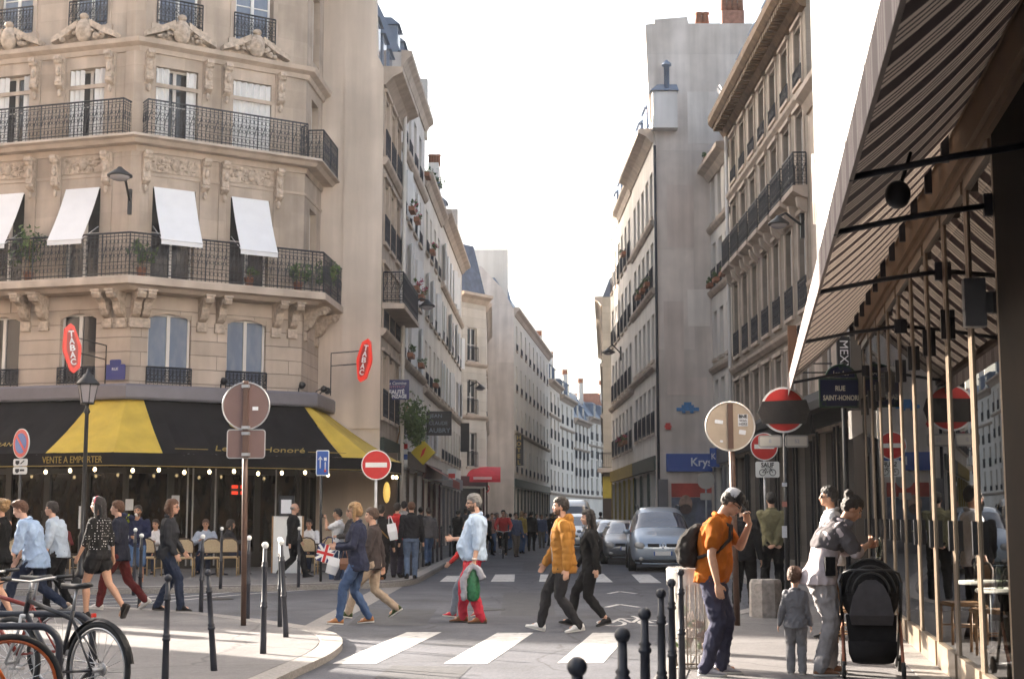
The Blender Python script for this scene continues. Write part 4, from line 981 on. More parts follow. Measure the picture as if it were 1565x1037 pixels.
def cloth(rgb, rough=.85, bump=.25, var=.12, pat=None):
    k = (tuple(rgb), pat)
    if k not in CLOTH:
        m = mat('cloth ' + '_'.join('%03d' % int(c * 1000) for c in rgb) + (pat or ''), rgb, rough, var=var, vs=16, bump=bump, bs=160, spec=.12)
        if pat == 'dots':
            nt = m.node_tree; N = nt.nodes; L = nt.links; b = N['Principled BSDF']
            g = N.new('ShaderNodeTexCoord'); v = N.new('ShaderNodeTexVoronoi'); v.inputs['Scale'].default_value = 26; v.inputs['Randomness'].default_value = .25
            L.new(g.outputs['Object'], v.inputs['Vector'])
            lt = N.new('ShaderNodeMath'); lt.operation = 'LESS_THAN'; lt.inputs[1].default_value = .2; L.new(v.outputs['Distance'], lt.inputs[0])
            mx = N.new('ShaderNodeMix'); mx.data_type = 'RGBA'; L.new(lt.outputs[0], mx.inputs[0]); L.new(b.inputs['Base Color'].links[0].from_socket, mx.inputs[6]); mx.inputs[7].default_value = (.75, .72, .7, 1)
            L.new(mx.outputs[2], b.inputs['Base Color'])
        CLOTH[k] = m
    return CLOTH[k]
SKIN = {k: mat('skin ' + k, c, .55, var=.1, vs=25) for k, c in dict(fair=(.52, .30, .21), tan=(.42, .22, .135), warm=(.46, .25, .16), deep=(.16, .08, .05)).items()}
LIP = mat('lips', (.36, .13, .11), .5, var=.1); EYE_M = mat('dark eye', (.03, .022, .02), .3, var=0)  # dark colour of the eyes themselves
HAIRC = {k: mat('hair ' + k, c, .5, var=.35, vs=60, bump=.6, bs=220) for k, c in dict(black=(.014, .010, .009), brown=(.06, .03, .017), auburn=(.10, .042, .02), blond=(.27, .16, .07), grey=(.20, .19, .18), dark=(.025, .017, .013)).items()}
BEARD = dict(dark=mat('dark beard', (.085, .048, .034), .7, var=.4, vs=60), grey=mat('greying beard', (.20, .14, .11), .7, var=.4, vs=60))
RUBBER = mat('shoe sole', (.55, .53, .50), .7, var=.1); RUBBER_D = mat('dark shoe sole', (.03, .025, .022), .7, var=.1)
def hand(B, wrist, d, side, palm, curl=.35, k=1.0, fist=False):
    """palm and five fingers; d along the hand, side towards the thumb, palm the way the palm faces"""
    d = d.normalized(); side = (side - d * side.dot(d)).normalized(); palm = d.cross(side) if d.cross(side).dot(palm) > 0 else side.cross(d)
    L = .088 * k
    rings = []
    for t, w_, h_ in ((-.25, .024, .019), (0, .027, .018), (.35, .037, .017), (.75, .042, .015), (1.0, .040, .012)):
        c = wrist + d * L * t
        rings.append([c + side * (w_ * cos(2 * pi * i / 10)) * k + palm * (h_ * sin(2 * pi * i / 10)) * k for i in range(10)])
    B.loft(rings)
    for i, (off, ln, cu) in enumerate(((.031, .070, .9), (.011, .078, 1.0), (-.010, .072, 1.1), (-.029, .056, 1.25))):
        p = wrist + d * L * .95 + side * off * k; a = curl * cu; pts = [p]
        dd = d + side * (off * .9)
        for s, l in enumerate((.45, .32, .23)):
            ang = a * (s + .6); v = (dd * cos(ang) + palm * sin(ang)).normalized(); pts.append(pts[-1] + v * ln * l * k)
        capsule(B, pts, [.0098 * k, .0092 * k, .0085 * k, .007 * k], 7)
    b = wrist + d * L * .22 + side * .026 * k; t1 = b + (side * .8 + d * .75 + palm * .25).normalized() * .038 * k
    t2 = t1 + (d * 1.0 + side * .2 + palm * (.25 + curl * .6)).normalized() * .032 * k
    capsule(B, [b, t1, t2], [.0125 * k, .0108 * k, .0085 * k], 7)
RINGS_M = [(-.13, .125, .10, -.008), (-.04, .162, .118, -.012), (.06, .160, .116, -.008), (.22, .143, .104, .004), (.42, .150, .110, .010), (.62, .170, .120, .006), (.78, .182, .112, -.006), (.88, .165, .094, -.012), (.95, .105, .072, -.012), (1.0, .062, .058, -.006)]
RINGS_F = [(-.13, .125, .10, -.012), (-.04, .168, .120, -.016), (.06, .158, .112, -.010), (.24, .124, .092, .002), (.42, .130, .098, .010), (.60, .146, .122, .018), (.76, .158, .104, .0), (.88, .146, .086, -.012), (.95, .09, .066, -.012), (1.0, .052, .05, -.006)]
def person(label, loc, az, H=1.75, fem=False, build=1.0, belly=0.0, feet=((-.1, 0, 0), (.1, 0, 0)), arms=(('s', 5, 8, 12), ('s', 5, 8, 12)), lean=0, twist=0, side=0, hunch=0.0, head=(0, 0, 0),
           skin='fair', hair=('short', 'brown'), top=None, legs=None, shoes=((.04, .03, .025), 0), beard=None, glasses=False, vox=.011, pelvis=None, group=None, fingers=True, cat='person', curl=(.4, .4), child=False, seed=1, kneehint=0.1, lipc=True):
    root = thing('person', loc, label, cat, group, -radians(az)); k = H / 1.75; root.scale = (k, k, k)
    hs_ = 1.5 if child else 1.0
    RI = RINGS_F if fem else RINGS_M; sw = (.163 if fem else .148 if child else .190) * build ** .7; UA, FAr = (.275, .235) if fem else (.295, .255)
    TH, SH = .435, .425
    ank = []
    for i, f in enumerate(feet):
        p = radians(f[2]); z = .078 * cos(p) + (.155 * sin(-p) if p < 0 else .055 * sin(p)) + (f[3] if len(f) > 3 else 0)
        y = f[1] + (.0 if p >= 0 else .03)
        ank.append(V(f[0], y, z))
    if pelvis is None:
        pz = .925
        for a_, sx in zip(ank, (-1, 1)):
            hd = sqrt((a_.x - sx * .092) ** 2 + a_.y ** 2); pz = min(pz, a_.z + sqrt(max(.05, (TH + SH - .006) ** 2 - hd * hd)))
        pel = V(0, 0, pz)
    else: pel = V(*pelvis)
    Rt = (RZ(-radians(twist)) @ RX(-radians(lean)) @ RY(radians(side))).to_3x3()
    SL = .555
    def sp(t): return pel + Rt @ V(0, hunch * max(0, t - .35) ** 2 * .7, SL * t - (hunch * .2 * max(0, t - .5) ** 2))
    def torso_ring(t, rx, ry, yo, n=18):
        c = sp(t) + Rt @ V(0, yo, 0)
        ux, uy = Rt @ V(1, 0, 0), Rt @ V(0, 1, 0)
        if t < .1:
            f = max(0, min(1, (.1 - t) / .2)); ux = (ux * (1 - f) + V(1, 0, 0) * f).normalized(); uy = (uy * (1 - f) + V(0, 1, 0) * f).normalized()
        out = []
        for i in range(n):
            a = 2 * pi * i / n; ca, sa = cos(a), sin(a)
            e = .82
            out.append(c + ux * (rx * (abs(ca) ** e) * (1 if ca > 0 else -1)) + uy * (ry * (abs(sa) ** e) * (1 if sa > 0 else -1)))
        return out
    def bl(t):
        g = math.exp(-((t - .20) / .27) ** 2); return belly * g
    def rings(th=0.0, t0=-.13, t1=1.0, flare=0.0, quilt=0.0, hz=None):
        out = []; ts = []
        t = t0
        while t < t1 - .001: ts.append(t); t += .055
        ts.append(t1)
        for t in ts:
            for a_, b_ in zip(RI, RI[1:]):
                if a_[0] <= t <= b_[0]:
                    u = (t - a_[0]) / (b_[0] - a_[0]); rx, ry, yo = [a_[i] * (1 - u) + b_[i] * u for i in (1, 2, 3)]; break
            else:
                rx, ry, yo = (RI[1][1], RI[1][2], RI[1][3]) if t < 0 else RI[-1][1:]
            if th and t < 0: rx, ry, yo = max(rx, RI[1][1]), max(ry, RI[1][2]), RI[1][3]
            fl = flare * max(0, .25 - t); q = quilt * abs(sin((t - t0) * SL * pi / .085)) if quilt else 0
            out.append(torso_ring(t, rx * build + th + fl + q, ry * (build ** .6) + th + fl + q + bl(t) * .6, yo + bl(t) * .55))
        return out
    # joints
    nb = sp(1.0); sh = [sp(.865) + Rt @ V(s * sw, -.012, 0) for s in (-1, 1)]
    el, wr_, hd_ = [], [], []
    for i, s in enumerate((-1, 1)):
        A = arms[i]
        if A[0] == 's':
            swg, out, bend = radians(A[1]), radians(A[2]), radians(A[3])
            R1 = (RZ(-radians(twist)) @ RY(-s * out)).to_3x3()
            d1 = R1 @ V(0, sin(swg), -cos(swg)); d2 = R1 @ V(-s * .12 * sin(bend), sin(swg + bend), -cos(swg + bend))
            e = sh[i] + d1 * UA; w_ = e + d2.normalized() * FAr
            hd = d2.normalized(); th_, pm = V(0, 1, 0) if hd.z < -.4 else V(0, 0, 1), V(-s, 0, 0)
        else:
            e, w_ = ik(sh[i], V(*A[1]), UA, FAr, A[2])
            hd = V(*A[3]).normalized() if len(A) > 3 else (w_ - e).normalized()
            th_ = V(*A[4]) if len(A) > 4 else V(0, .3, 1); pm = V(*A[5]) if len(A) > 5 else V(-s, 0, 0)
        el.append(e); wr_.append(w_); hd_.append((hd, th_, pm))
    Rh = (RZ(-radians(head[0])) @ RX(-radians(head[1])) @ RY(radians(head[2]))).to_3x3()
    nt_ = nb + Rt @ V(0, .012, .055) + Rh @ V(0, .012, .012)
    hp = lambda x, y, z: nt_ + Rh @ (V(x, y, z) * hs_)
    hip = [pel + V(s * .092 * build ** .5, 0, -.01) for s in (-1, 1)]; kn = []
    for i in (0, 1):
        kk, _ = ik(hip[i], ank[i], TH, SH, (feet[i][0] * kneehint * 3, 1, .15)); kn.append(kk)
    # --- body: one continuous surface
    B = MB(); B.loft(rings())
    for i, s in enumerate((-1, 1)):
        f = .9 if fem else 1.0
        B.ell(sh[i], (.058 * f, .058 * f, .062 * f), 10, 8)
        m1 = sh[i].lerp(el[i], .45)
        capsule(B, [sh[i], m1, el[i]], [.052 * f, .048 * f, .040 * f]); capsule(B, [el[i], el[i].lerp(wr_[i], .3), wr_[i]], [.040 * f, .041 * f, .027 * f])
        hd, th_, pm = hd_[i]
        if fingers: hand(B, wr_[i] + hd * .012, hd, th_, pm, curl[i], .93 if fem else 1.0)
        else: capsule(B, [wr_[i], wr_[i] + hd * .12], [.028, .03])
        capsule(B, [hip[i] + V(0, 0, -.02), hip[i].lerp(kn[i], .45), kn[i]], [.088, .078, .056]); capsule(B, [kn[i], kn[i].lerp(ank[i], .32) + V(0, -.012, 0), kn[i].lerp(ank[i], .75), ank[i]], [.055, .058, .042, .037])
        p = radians(feet[i][2]); fd = V(0, cos(p), sin(p)); capsule(B, [ank[i] + V(0, 0, -.02), ank[i] + fd * .1 + V(0, 0, -.035)], [.034, .03])
    capsule(B, [nb - Rt @ V(0, 0, .05), nb + Rt @ V(0, .004, .03), hp(0, -.012, .05)], [.062 if not fem else .05, .055 if not fem else .045, .052 if not fem else .044])
    Rq = Rh
    def E(c, r): B.ell(hp(*c), tuple(x * hs_ for x in r), 14, 10, Rq)
    E((0, -.004, .122), (.074, .094, .100)); E((0, .030, .066), (.056, .064, .076)); E((0, .066, .022), (.030, .026, .024)); E((0, .02, .035), (.05, .055, .04))
    E((0, .078, .126), (.048, .018, .013)); E((0, .088, .050), (.023, .013, .013))
    for s in (-1, 1): E((s * .075, -.008, .088), (.011, .021, .031)); E((s * .036, .066, .082), (.022, .02, .016))
    B.tube([hp(0, .09, .118), hp(0, .103, .092), hp(0, .110, .077), hp(0, .096, .069)], [.008 * hs_, .010 * hs_, .014 * hs_, .010 * hs_], 8)
    hc = HAIRC[hair[1]]; mats = [SKIN[skin], LIP, EYE_M, hc, BEARD[beard] if beard else hc]
    body = solid(B, 'body', mats, root, vox, 3)
    Ri = Rh.inverted()
    me = body.data
    for pl in me.polygons:
        q = Ri @ (pl.center - nt_) / hs_
        if q.z > -.02 and q.y > -.02 and q.length < .26:
            ax = abs(q.x)
            if .016 < ax < .047 and .094 < q.z < .112 and q.y > .055: pl.material_index = 2
            elif .012 < ax < .052 and .119 < q.z < .131 and q.y > .05: pl.material_index = 3
            elif lipc and ax < .024 and .040 < q.z < .058 and q.y > .082: pl.material_index = 1
            elif beard and q.z < .062 + .03 * noise.noise(q * 60) and q.y > .0 and not (ax < .024 and .042 < q.z < .056) and (q.z < .046 or ax > .045 or (.056 < q.z < .07 and ax < .034 and q.y > .07)): pl.material_index = 4
    # --- clothes
    if top:
        th = top.get('th', .014); B = MB(); B.loft(rings(th, top.get('hem', -.14), top.get('neck', .975), top.get('flare', 0), top.get('quilt', 0)))
        sl_ = top.get('sleeve', 'long')
        for i, s in enumerate((-1, 1)):
            if sl_ == 'none': continue
            a = .060 + th * .6 if not fem else .052 + th * .6
            B.ell(sh[i], (a, a, a), 10, 8)
            if sl_ == 'short':
                capsule(B, [sh[i], sh[i].lerp(el[i], .62)], [a, a * .97])
            else:
                e1 = wr_[i] if sl_ == 'long' else el[i].lerp(wr_[i], .3)
                q = top.get('quilt', 0)
                n = 9; pts, rs = [], []
                for j in range(n + 1):
                    u = j / n; pts.append(sh[i].lerp(el[i], u)); rs.append(a * (1 - .16 * u) + q * .7 * abs(sin(u * pi * 3)))
                for j in range(1, n + 1):
                    u = j / n; pts.append(el[i].lerp(e1, u)); rs.append(a * (.84 - .20 * u) + q * .7 * abs(sin(u * pi * 3)))
                capsule(B, pts, rs)
        if top.get('hood'):
            c = nb + Rt @ V(0, -.075, .01); B.ell(c, (.12, .07, .075), 12, 8); B.ell(nb + Rt @ V(0, .0, -.01), (.115, .095, .045), 12, 8)
        elif top.get('collar', True):
            B.tube([nb + Rt @ (V((.060 + th * .5) * cos(2 * pi * j / 14), (.058 + th * .5) * sin(2 * pi * j / 14) - .006, .006 - .022 * sin(2 * pi * j / 14)) * (.88 if fem else 1)) for j in range(14)], .015 + th * .3, 6, closed=True)
        if top.get('drape'): top['drape'](B, sp, Rt, sh, el, wr_)
        t = solid(B, top.get('name', 'top'), cloth(top['c'], pat=top.get('pat')), root, max(vox, .010), 2, top.get('wr', .012), top.get('wf', 9), seed=seed)
        if top.get('open'):      # an open front shows the shirt under it
            Q = MB(); n = 9
            pl_, pr_ = [], []
            for j in range(n):
                tt = .02 + (.93 - .02) * j / (n - 1)
                ry = rings(th + top.get('quilt', 0), tt, tt + .001)[0]; c = sum(ry, V(0, 0, 0)) / len(ry); fy = max((p - c).dot(Rt @ V(0, 1, 0)) for p in ry)
                wd = top.get('ow', .035) * (1 + .4 * j / n); base = c + Rt @ V(0, fy + .006, 0)
                pl_.append(base + Rt @ V(-wd, -.004, 0)); pr_.append(base + Rt @ V(wd, -.004, 0))
            rings_ = [[a_, b_, b_ + Rt @ V(0, -.03, 0), a_ + Rt @ V(0, -.03, 0)] for a_, b_ in zip(pl_, pr_)]
            Q.loft(rings_); Q.build('shirt_front', cloth(top['open']), None).parent = root
    if legs:
        th = legs.get('th', .012); B = MB(); B.loft(rings(th, -.13, legs.get('rise', .05)))
        ln = legs.get('len', 'long')
        for i in (0, 1):
            hz = hip[i] + V(0, 0, -.02); k1 = kn[i]; a_ = ank[i]
            if ln == 'long':
                capsule(B, [hz, hz.lerp(k1, .5), k1, k1.lerp(a_, .35) + V(0, -.01, 0), k1.lerp(a_, .75), a_ + (k1 - a_).normalized() * legs.get('up', -.012)], [.092 + th, .082 + th * 1.1, .060 + th * 1.2, .058 + th * 1.25, .044 + th * 1.5, .042 + th * 1.5])
            elif ln == 'crop': capsule(B, [hz, hz.lerp(k1, .5), k1, k1.lerp(a_, .35), k1.lerp(a_, .8)], [.092 + th, .082 + th, .058 + th, .06 + th, .045 + th])
            elif ln == 'knee': capsule(B, [hz, hz.lerp(k1, .5), hz.lerp(k1, .9)], [.094 + th, .088 + th * 1.4, .075 + th * 1.6])
            elif ln == 'mini': capsule(B, [hz, hz.lerp(k1, .34)], [.097 + th, .096 + th * 1.4])
        solid(B, legs.get('name', 'trousers'), cloth(legs['c']), root, max(vox, .010), 2, legs.get('wr', .010), legs.get('wf', 10), seed=seed + 5)
    if shoes:
        sc_, dark = shoes[0], shoes[1]; up = cloth(sc_, .5, .1)
        for i in (0, 1):
            p = radians(feet[i][2]); fd = V(0, cos(p), sin(p)); fu = V(0, -sin(p), cos(p)); ux = V(1, 0, 0); a_ = ank[i]; kk = .92 if fem else 1.0
            fy = radians(feet[i][4]) if len(feet[i]) > 4 else (-1 if i == 0 else 1) * .12; Rf = Matrix.Rotation(-fy, 3, 'Z'); fd = Rf @ fd; ux = Rf @ ux
            B = MB()
            for (mi, z0, zs, gw) in ((1, -.078, None, .004), (0, -.058, 1, 0)):
                rg = []
                for y, hw, zt_ in ((-.072, .022, -.02), (-.06, .034, .012), (-.02, .039, .036), (.03, .040, .034), (.08, .043, .002), (.13, .046, -.034), (.17, .038, -.044), (.192, .018, -.052)):
                    z1 = zt_ if zs else -.056; hw += gw; c = a_ + fd * (y * kk)
                    rg.append([c + ux * (hw * cx) + fu * (z0 + (z1 - z0) * cz) for cx, cz in ((-1, 0), (-1, .45), (-.72, .85), (0, 1), (.72, .85), (1, .45), (1, 0))])
                B.cur = mi; B.loft(rg)
            o = B.build('shoe', [up, RUBBER_D if dark else RUBBER]); o.parent = root
    # --- hair
    B = MB(); st = hair[0]
    def HE(c, r): B.ell(hp(*c), tuple(x * hs_ for x in r), 14, 10, Rq)
    if st in ('short', 'long', 'bob', 'curly', 'bun', 'quiff', 'cap', 'half'):
        HE((0, -.008, .170), (.080, .097, .066)); HE((0, -.048, .122), (.083, .070, .090))
        for s in (-1, 1): HE((s * .066, -.022, .128), (.018, .052, .052))
        if st == 'quiff': HE((0, .055, .205), (.06, .05, .035)); HE((.0, .01, .215), (.065, .07, .03))
        if st == 'curly':
            rg = random.Random(seed)
            for _ in range(26):
                a = rg.uniform(0, 2 * pi); z = rg.uniform(.08, .21); HE((.075 * cos(a), -.03 + .075 * sin(a) * (1 if sin(a) < .3 else .55), z), (.03, .03, .03))
        if st in ('long', 'bob'):
            L = hair[2] if len(hair) > 2 else (.42 if st == 'long' else .12); c0 = hp(0, -.055, .12); back = Rh @ V(0, -1, 0); back.z = 0; back = back.normalized() if back.length > .1 else V(0, -1, 0)
            n = 7; pts = [c0 + V(0, 0, -L * j / n) + back * (.03 * sin(pi * j / n)) for j in range(n + 1)]
            sx = Rh @ V(1, 0, 0)
            B.loft([[p + sx * (.085 * (1 - .25 * j / n) * cos(2 * pi * q / 12)) + back * (.05 * (1 - .2 * j / n) * sin(2 * pi * q / 12)) for q in range(12)] for j, p in enumerate(pts)])
            for s in (-1, 1): capsule(B, [hp(s * .072, -.01, .15), hp(s * .080, .0, .08), hp(s * .078, -.01, .06) + V(0, 0, -min(.14, L))], [.024, .027, .022])
        if st == 'bun': HE((0, -.10, .20), (.045, .045, .045))
        solid(B, 'hair', hc, root, .009 if vox < .015 else vox, 2, .010, 34, seed=seed)
    elif st == 'bald':
        HE((0, -.05, .11), (.080, .06, .05))
        for s in (-1, 1): HE((s * .068, -.02, .105), (.014, .045, .035))
        solid(B, 'hair', hc, root, .009, 2, .004, 34)
    if glasses:
        B = MB()
        for s in (-1, 1):
            c = (s * .033, .092, .103); B.tube([hp(c[0] + .024 * cos(2 * pi * j / 10), c[1] - .004 * abs(cos(2 * pi * j / 10)), c[2] + .018 * sin(2 * pi * j / 10)) for j in range(10)], .0035 * hs_, 4, closed=True)
            B.tube([hp(s * .056, .085, .106), hp(s * .079, .0, .100)], .003, 4)
            if glasses == 'sun': B.ell(hp(c[0], .089, .103), (.023, .006, .018), 8, 6, Rq)
        B.tube([hp(-.010, .098, .106), hp(.010, .098, .106)], .003, 4)
        B.build('glasses', mat('dark glasses', (.012, .01, .01), .2, var=0)).parent = root
    root['_k'] = k
    return root, dict(hp=hp, Rh=Rh, wr=wr_, el=el, sh=sh, hd=hd_, sp=sp, Rt=Rt, pel=pel, nb=nb, ank=ank, kn=kn, hip=hip, k=k, rings=rings)
def W2(root):  # world matrix of a person
    return Matrix.Translation(root.location) @ RZ(root.rotation_euler.z) @ Matrix.Diagonal((*root.scale, 1))
# ------------------------------------------------------------------ glazed restaurant front on the right, under a striped awning
AZS = 189.6
S0 = (5.89, 24.5); FS = frame(S0, AZS)
shop = thing('restaurant_building', (S0[0] + .5, S0[1] - 6, 0), 'white painted building with a long glazed brass framed restaurant front under the striped awning', 'building')
WW = mat('brilliant white render', (.84, .82, .79), .7, var=.02, vs=1)
B = MB(FS); B.box(0, 24, -.55, 0, 4.95, 14.5); B.box(0, 24, 0, 9, 4.95, 14.5); B.build('upper_wall', WW, shop)
B = MB(FS)
for x in (2.6, 5.2, 8.0, 11): B.box(x, x + .018, -.562, -.549, 4.96, 14.4)
B.tube([(1.2, -.62, 6.4), (1.2, -.62, 7.6)], .03, 6); B.build('render_joint', mat('pinkish grey joint', (.45, .38, .36), .8), shop)
B = MB(FS); B.add([(3.2, -.556, 10.6), (3.75, -.556, 13.5), (3.4, -.85, 13.5)], [(0, 1, 2), (2, 1, 0)]); B.build('wall_flag', mat('dull red cloth', (.3, .16, .15), .8), shop)
BEAM = mat('tan painted beam', (.20, .125, .072), .55, var=.12, vs=2); DKW = mat('dark brown woodwork', (.010, .006, .004), .7, var=.3, vs=4, spec=.1)
GX0, GX1 = 2.5, 14.9
B = MB(FS); B.box(GX0 - .2, 22, -.10, .25, 4.30, 4.62); B.box(GX0 - .2, 22, -.16, -.1, 4.56, 4.66); B.box(GX0 - .2, 22, -.06, .2, 4.22, 4.30); B.build('lintel', BEAM, shop)
B = MB(); B.box(0, .05, -.22, -.16, 4.3, 4.6); HK = B.mesh('hook', IRON)
for k in range(11): place(HK, 'hook', shop, FS @ TR(GX0 + .3 + k * 1.1, 0, 0))
B = MB(FS); B.box(0, GX0 - .02, -.02, 9, 0, 4.9); B.build('end_pier', DKW, shop); B = MB(FS); B.box(GX1 + .02, 24, -.02, .5, 0, 4.22); B.build('pier', DKW, shop)
# room behind the glass
B = MB(FS)
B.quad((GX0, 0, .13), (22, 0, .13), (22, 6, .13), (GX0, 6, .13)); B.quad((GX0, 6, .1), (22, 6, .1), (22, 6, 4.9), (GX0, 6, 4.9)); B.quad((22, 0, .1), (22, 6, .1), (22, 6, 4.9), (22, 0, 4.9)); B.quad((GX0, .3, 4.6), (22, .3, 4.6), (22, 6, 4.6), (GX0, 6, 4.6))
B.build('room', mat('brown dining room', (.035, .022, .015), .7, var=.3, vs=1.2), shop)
BRASS = mat('polished pale brass', (.36, .285, .215), .3, metal=.5, var=.06)
CLEAR = pane_glass('shop glass', (.86, .88, .86), 1.5, .006, 1.05)
n = 9; stp = (GX1 - GX0) / n
pm_, gm_ = MB(), MB()
w_ = stp - .02
for x in (0, w_ - .075): pm_.box(x, x + .03, -.013, .003, .12, 4.22); pm_.box(x + .045, x + .075, -.013, .003, .12, 4.22); pm_.box(x + .03, x + .045, -.008, .003, .12, 4.22)
pm_.box(.075, w_ - .075, -.03, .03, .12, .36); pm_.box(.075, w_ - .075, -.03, .03, 4.12, 4.22)
gm_.quad((.07, 0, .3), (w_ - .07, 0, .3), (w_ - .07, 0, 4.15), (.07, 0, 4.15))
PM, GM2 = pm_.mesh('glazed_door', BRASS), gm_.mesh('glass', CLEAR)
hm = MB(); hm.box(-.02, .02, -.06, -.02, 0, .26); HM = hm.mesh('latch', BLACKP)
for k in range(n):
    Wm = FS @ TR(GX0 + stp * k + .01, 0, 0); d = place(PM, 'glazed_door', shop, Wm); place(GM2, 'glass', d, Wm); place(HM, 'latch', d, Wm @ TR(.04, 0, 1.25)); place(HM, 'latch', d, Wm @ TR(.04, 0, 3.1))
B = MB(FS); B.box(GX0, 15, -.3, .05, 0, .125); B.build('threshold', KERB, shop)
B = MB(FS); B.box(14.5, 14.62, -.20, -.05, 2.9, 3.25); B.box(14.52, 14.6, -.05, 0, 3.0, 3.15); B.build('wall_heater', mat('grey heater metal', (.13, .13, .14), .5, metal=.3), shop)
LMP = mat('white lamp drum', (.75, .73, .70), .5, var=.03)
for i, (px, py, y, r, h) in enumerate(((1360, 584, 20.6, .13, .42),)):
    p = D(px, py, y); t = thing('pendant_lamp', p, 'white drum pendant lamp hanging behind the glass of the restaurant', 'lamp')
    B = MB(); B.lathe([(r, -h / 2), (r, h / 2), (.03, h / 2 + .02)], 18, p); B.build('lamp_shade', LMP, t); B = MB(); B.tube([p + V(0, 0, h / 2), V(p.x, p.y, 4.55)], .012, 5); B.lathe([(.05, 0), (.05, .12), (.02, .16)], 10, p + V(0, 0, h / 2)); B.build('cord', BLACKP, t)
p = D(1312, 645, 22.4); t = thing('wall_lamp', p, 'white wedge shaped wall lamp at the end of the restaurant front', 'lamp')
B = MB(); B.add([(p.x - .13, p.y - .1, p.z + .18), (p.x + .12, p.y - .1, p.z + .18), (p.x + .12, p.y + .12, p.z + .18), (p.x - .13, p.y + .12, p.z + .18), (p.x - .13, p.y - .1, p.z - .26), (p.x + .12, p.y - .1, p.z - .12), (p.x + .12, p.y + .12, p.z - .12), (p.x - .13, p.y + .12, p.z - .26)], [(3, 2, 1, 0), (4, 5, 6, 7), (0, 1, 5, 4), (1, 2, 6, 5), (2, 3, 7, 6), (3, 0, 4, 7)]); B.build('lamp_shade', LMP, t)
B = MB(); B.cbox(p + V(.16, 0, .1), (.08, .1, .2)); B.build('bracket', BLACKP, t)
# ------------------------------------------------------------------ the striped awning
aws = thing('striped_awning', tuple(FS @ Vector((10, -.6, 3.6))), 'long dark and pale striped awning with a straight valance over the glazed restaurant front', 'awning')
def stripes(name, trans, c1, c2):
    m = striped(name, c1, c2, period=.62, trans=trans)
    nt = m.node_tree; N = nt.nodes; L = nt.links
    fr = [n_ for n_ in N if n_.type == 'MATH' and n_.operation == 'FRACT'][0]; mx = [n_ for n_ in N if n_.type == 'MIX'][0]
    cr = N.new('ShaderNodeValToRGB'); cr.color_ramp.interpolation = 'CONSTANT'; e = cr.color_ramp.elements
    e[0].position = 0; e[0].color = (0, 0, 0, 1); e[1].position = .42; e[1].color = (1, 1, 1, 1)
    for p, v in ((.54, 0), (.60, 1), (.68, 0), (.74, 1), (.82, 0), (.88, 1)): q = e.new(p); q.color = (v, v, v, 1)
    L.new(fr.outputs[0], cr.inputs['Fac']); L.new(cr.outputs['Color'], mx.inputs[0]); return m
STR = stripes('striped awning cloth', .17, (.028, .020, .020), (.34, .285, .245)); STRV = stripes('striped valance cloth', .1, (.12, .095, .095), (.24, .205, .20))
def su_attr(o, M):
    inv = M.inverted(); Wm = world_of(o); a = o.data.attributes.new('su', 'FLOAT', 'POINT')
    a.data.foreach_set('value', [(inv @ (Wm @ v.co)).x + 40 for v in o.data.vertices])
AX0, AX1 = 2.35, 23.4
zf, zw, yo = 3.62, 4.60, 1.14
B = MB(FS); nx, ny = 60, 5
for i in range(nx):
    for j in range(ny):
        P = []
        for a_, b_ in ((i, j), (i + 1, j), (i + 1, j + 1), (i, j + 1)):
            x = AX0 + (AX1 - AX0) * a_ / nx; t = b_ / ny; P.append((x, -.08 - (yo - .08) * t, zw + (zf - zw) * t - .05 * sin(pi * t)))
        B.add(P, [(0, 1, 2, 3)], True)
o = B.build('canopy', STR, aws); su_attr(o, FS)
B = MB(FS)
for i in range(nx): x0, x1 = AX0 + (AX1 - AX0) * i / nx, AX0 + (AX1 - AX0) * (i + 1) / nx; B.quad((x0, -yo - .03, zf - .24), (x1, -yo - .03, zf - .24), (x1, -yo - .03, zf + .03), (x0, -yo - .03, zf + .03))
o = B.build('valance', STRV, aws); su_attr(o, FS)
B = MB(FS); B.box(AX0, AX1, -yo - .025, -yo + .05, zf - .06, zf + .02); B.build('front_bar', mat('pale painted bar', (.22, .17, .15), .5, var=.05), aws)
AM = MB(); AM.tube([(0, 0, 3.74), (0, -.5, 3.68), (0, -1.12, zf - .05)], .022, 6); AM.box(-.03, .03, -.05, .02, 3.66, 3.82); AM = AM.mesh('arm', IRON)
for x in (3.0, 8.2, 12.0, 14.8, 16.5, 20.5): place(AM, 'arm', aws, FS @ TR(x, -.02, 0))
B = MB(FS); B.tube([(AX0, -.12, 4.64), (AX1, -.12, 4.64)], .07, 8); B.build('roller', BEAM, aws)
p = FS @ Vector((15.2, -.7, 3.75)); B = MB(); B.ell(p, (.09, .09, .1)); B.tube([p, p + V(.1, 0, .3)], .015, 5)
tag(B.build('awning_lamp', BLACKP, None, origin=tuple(p)), 'small round black lamp hung under the dark near end of the striped awning', 'lamp')
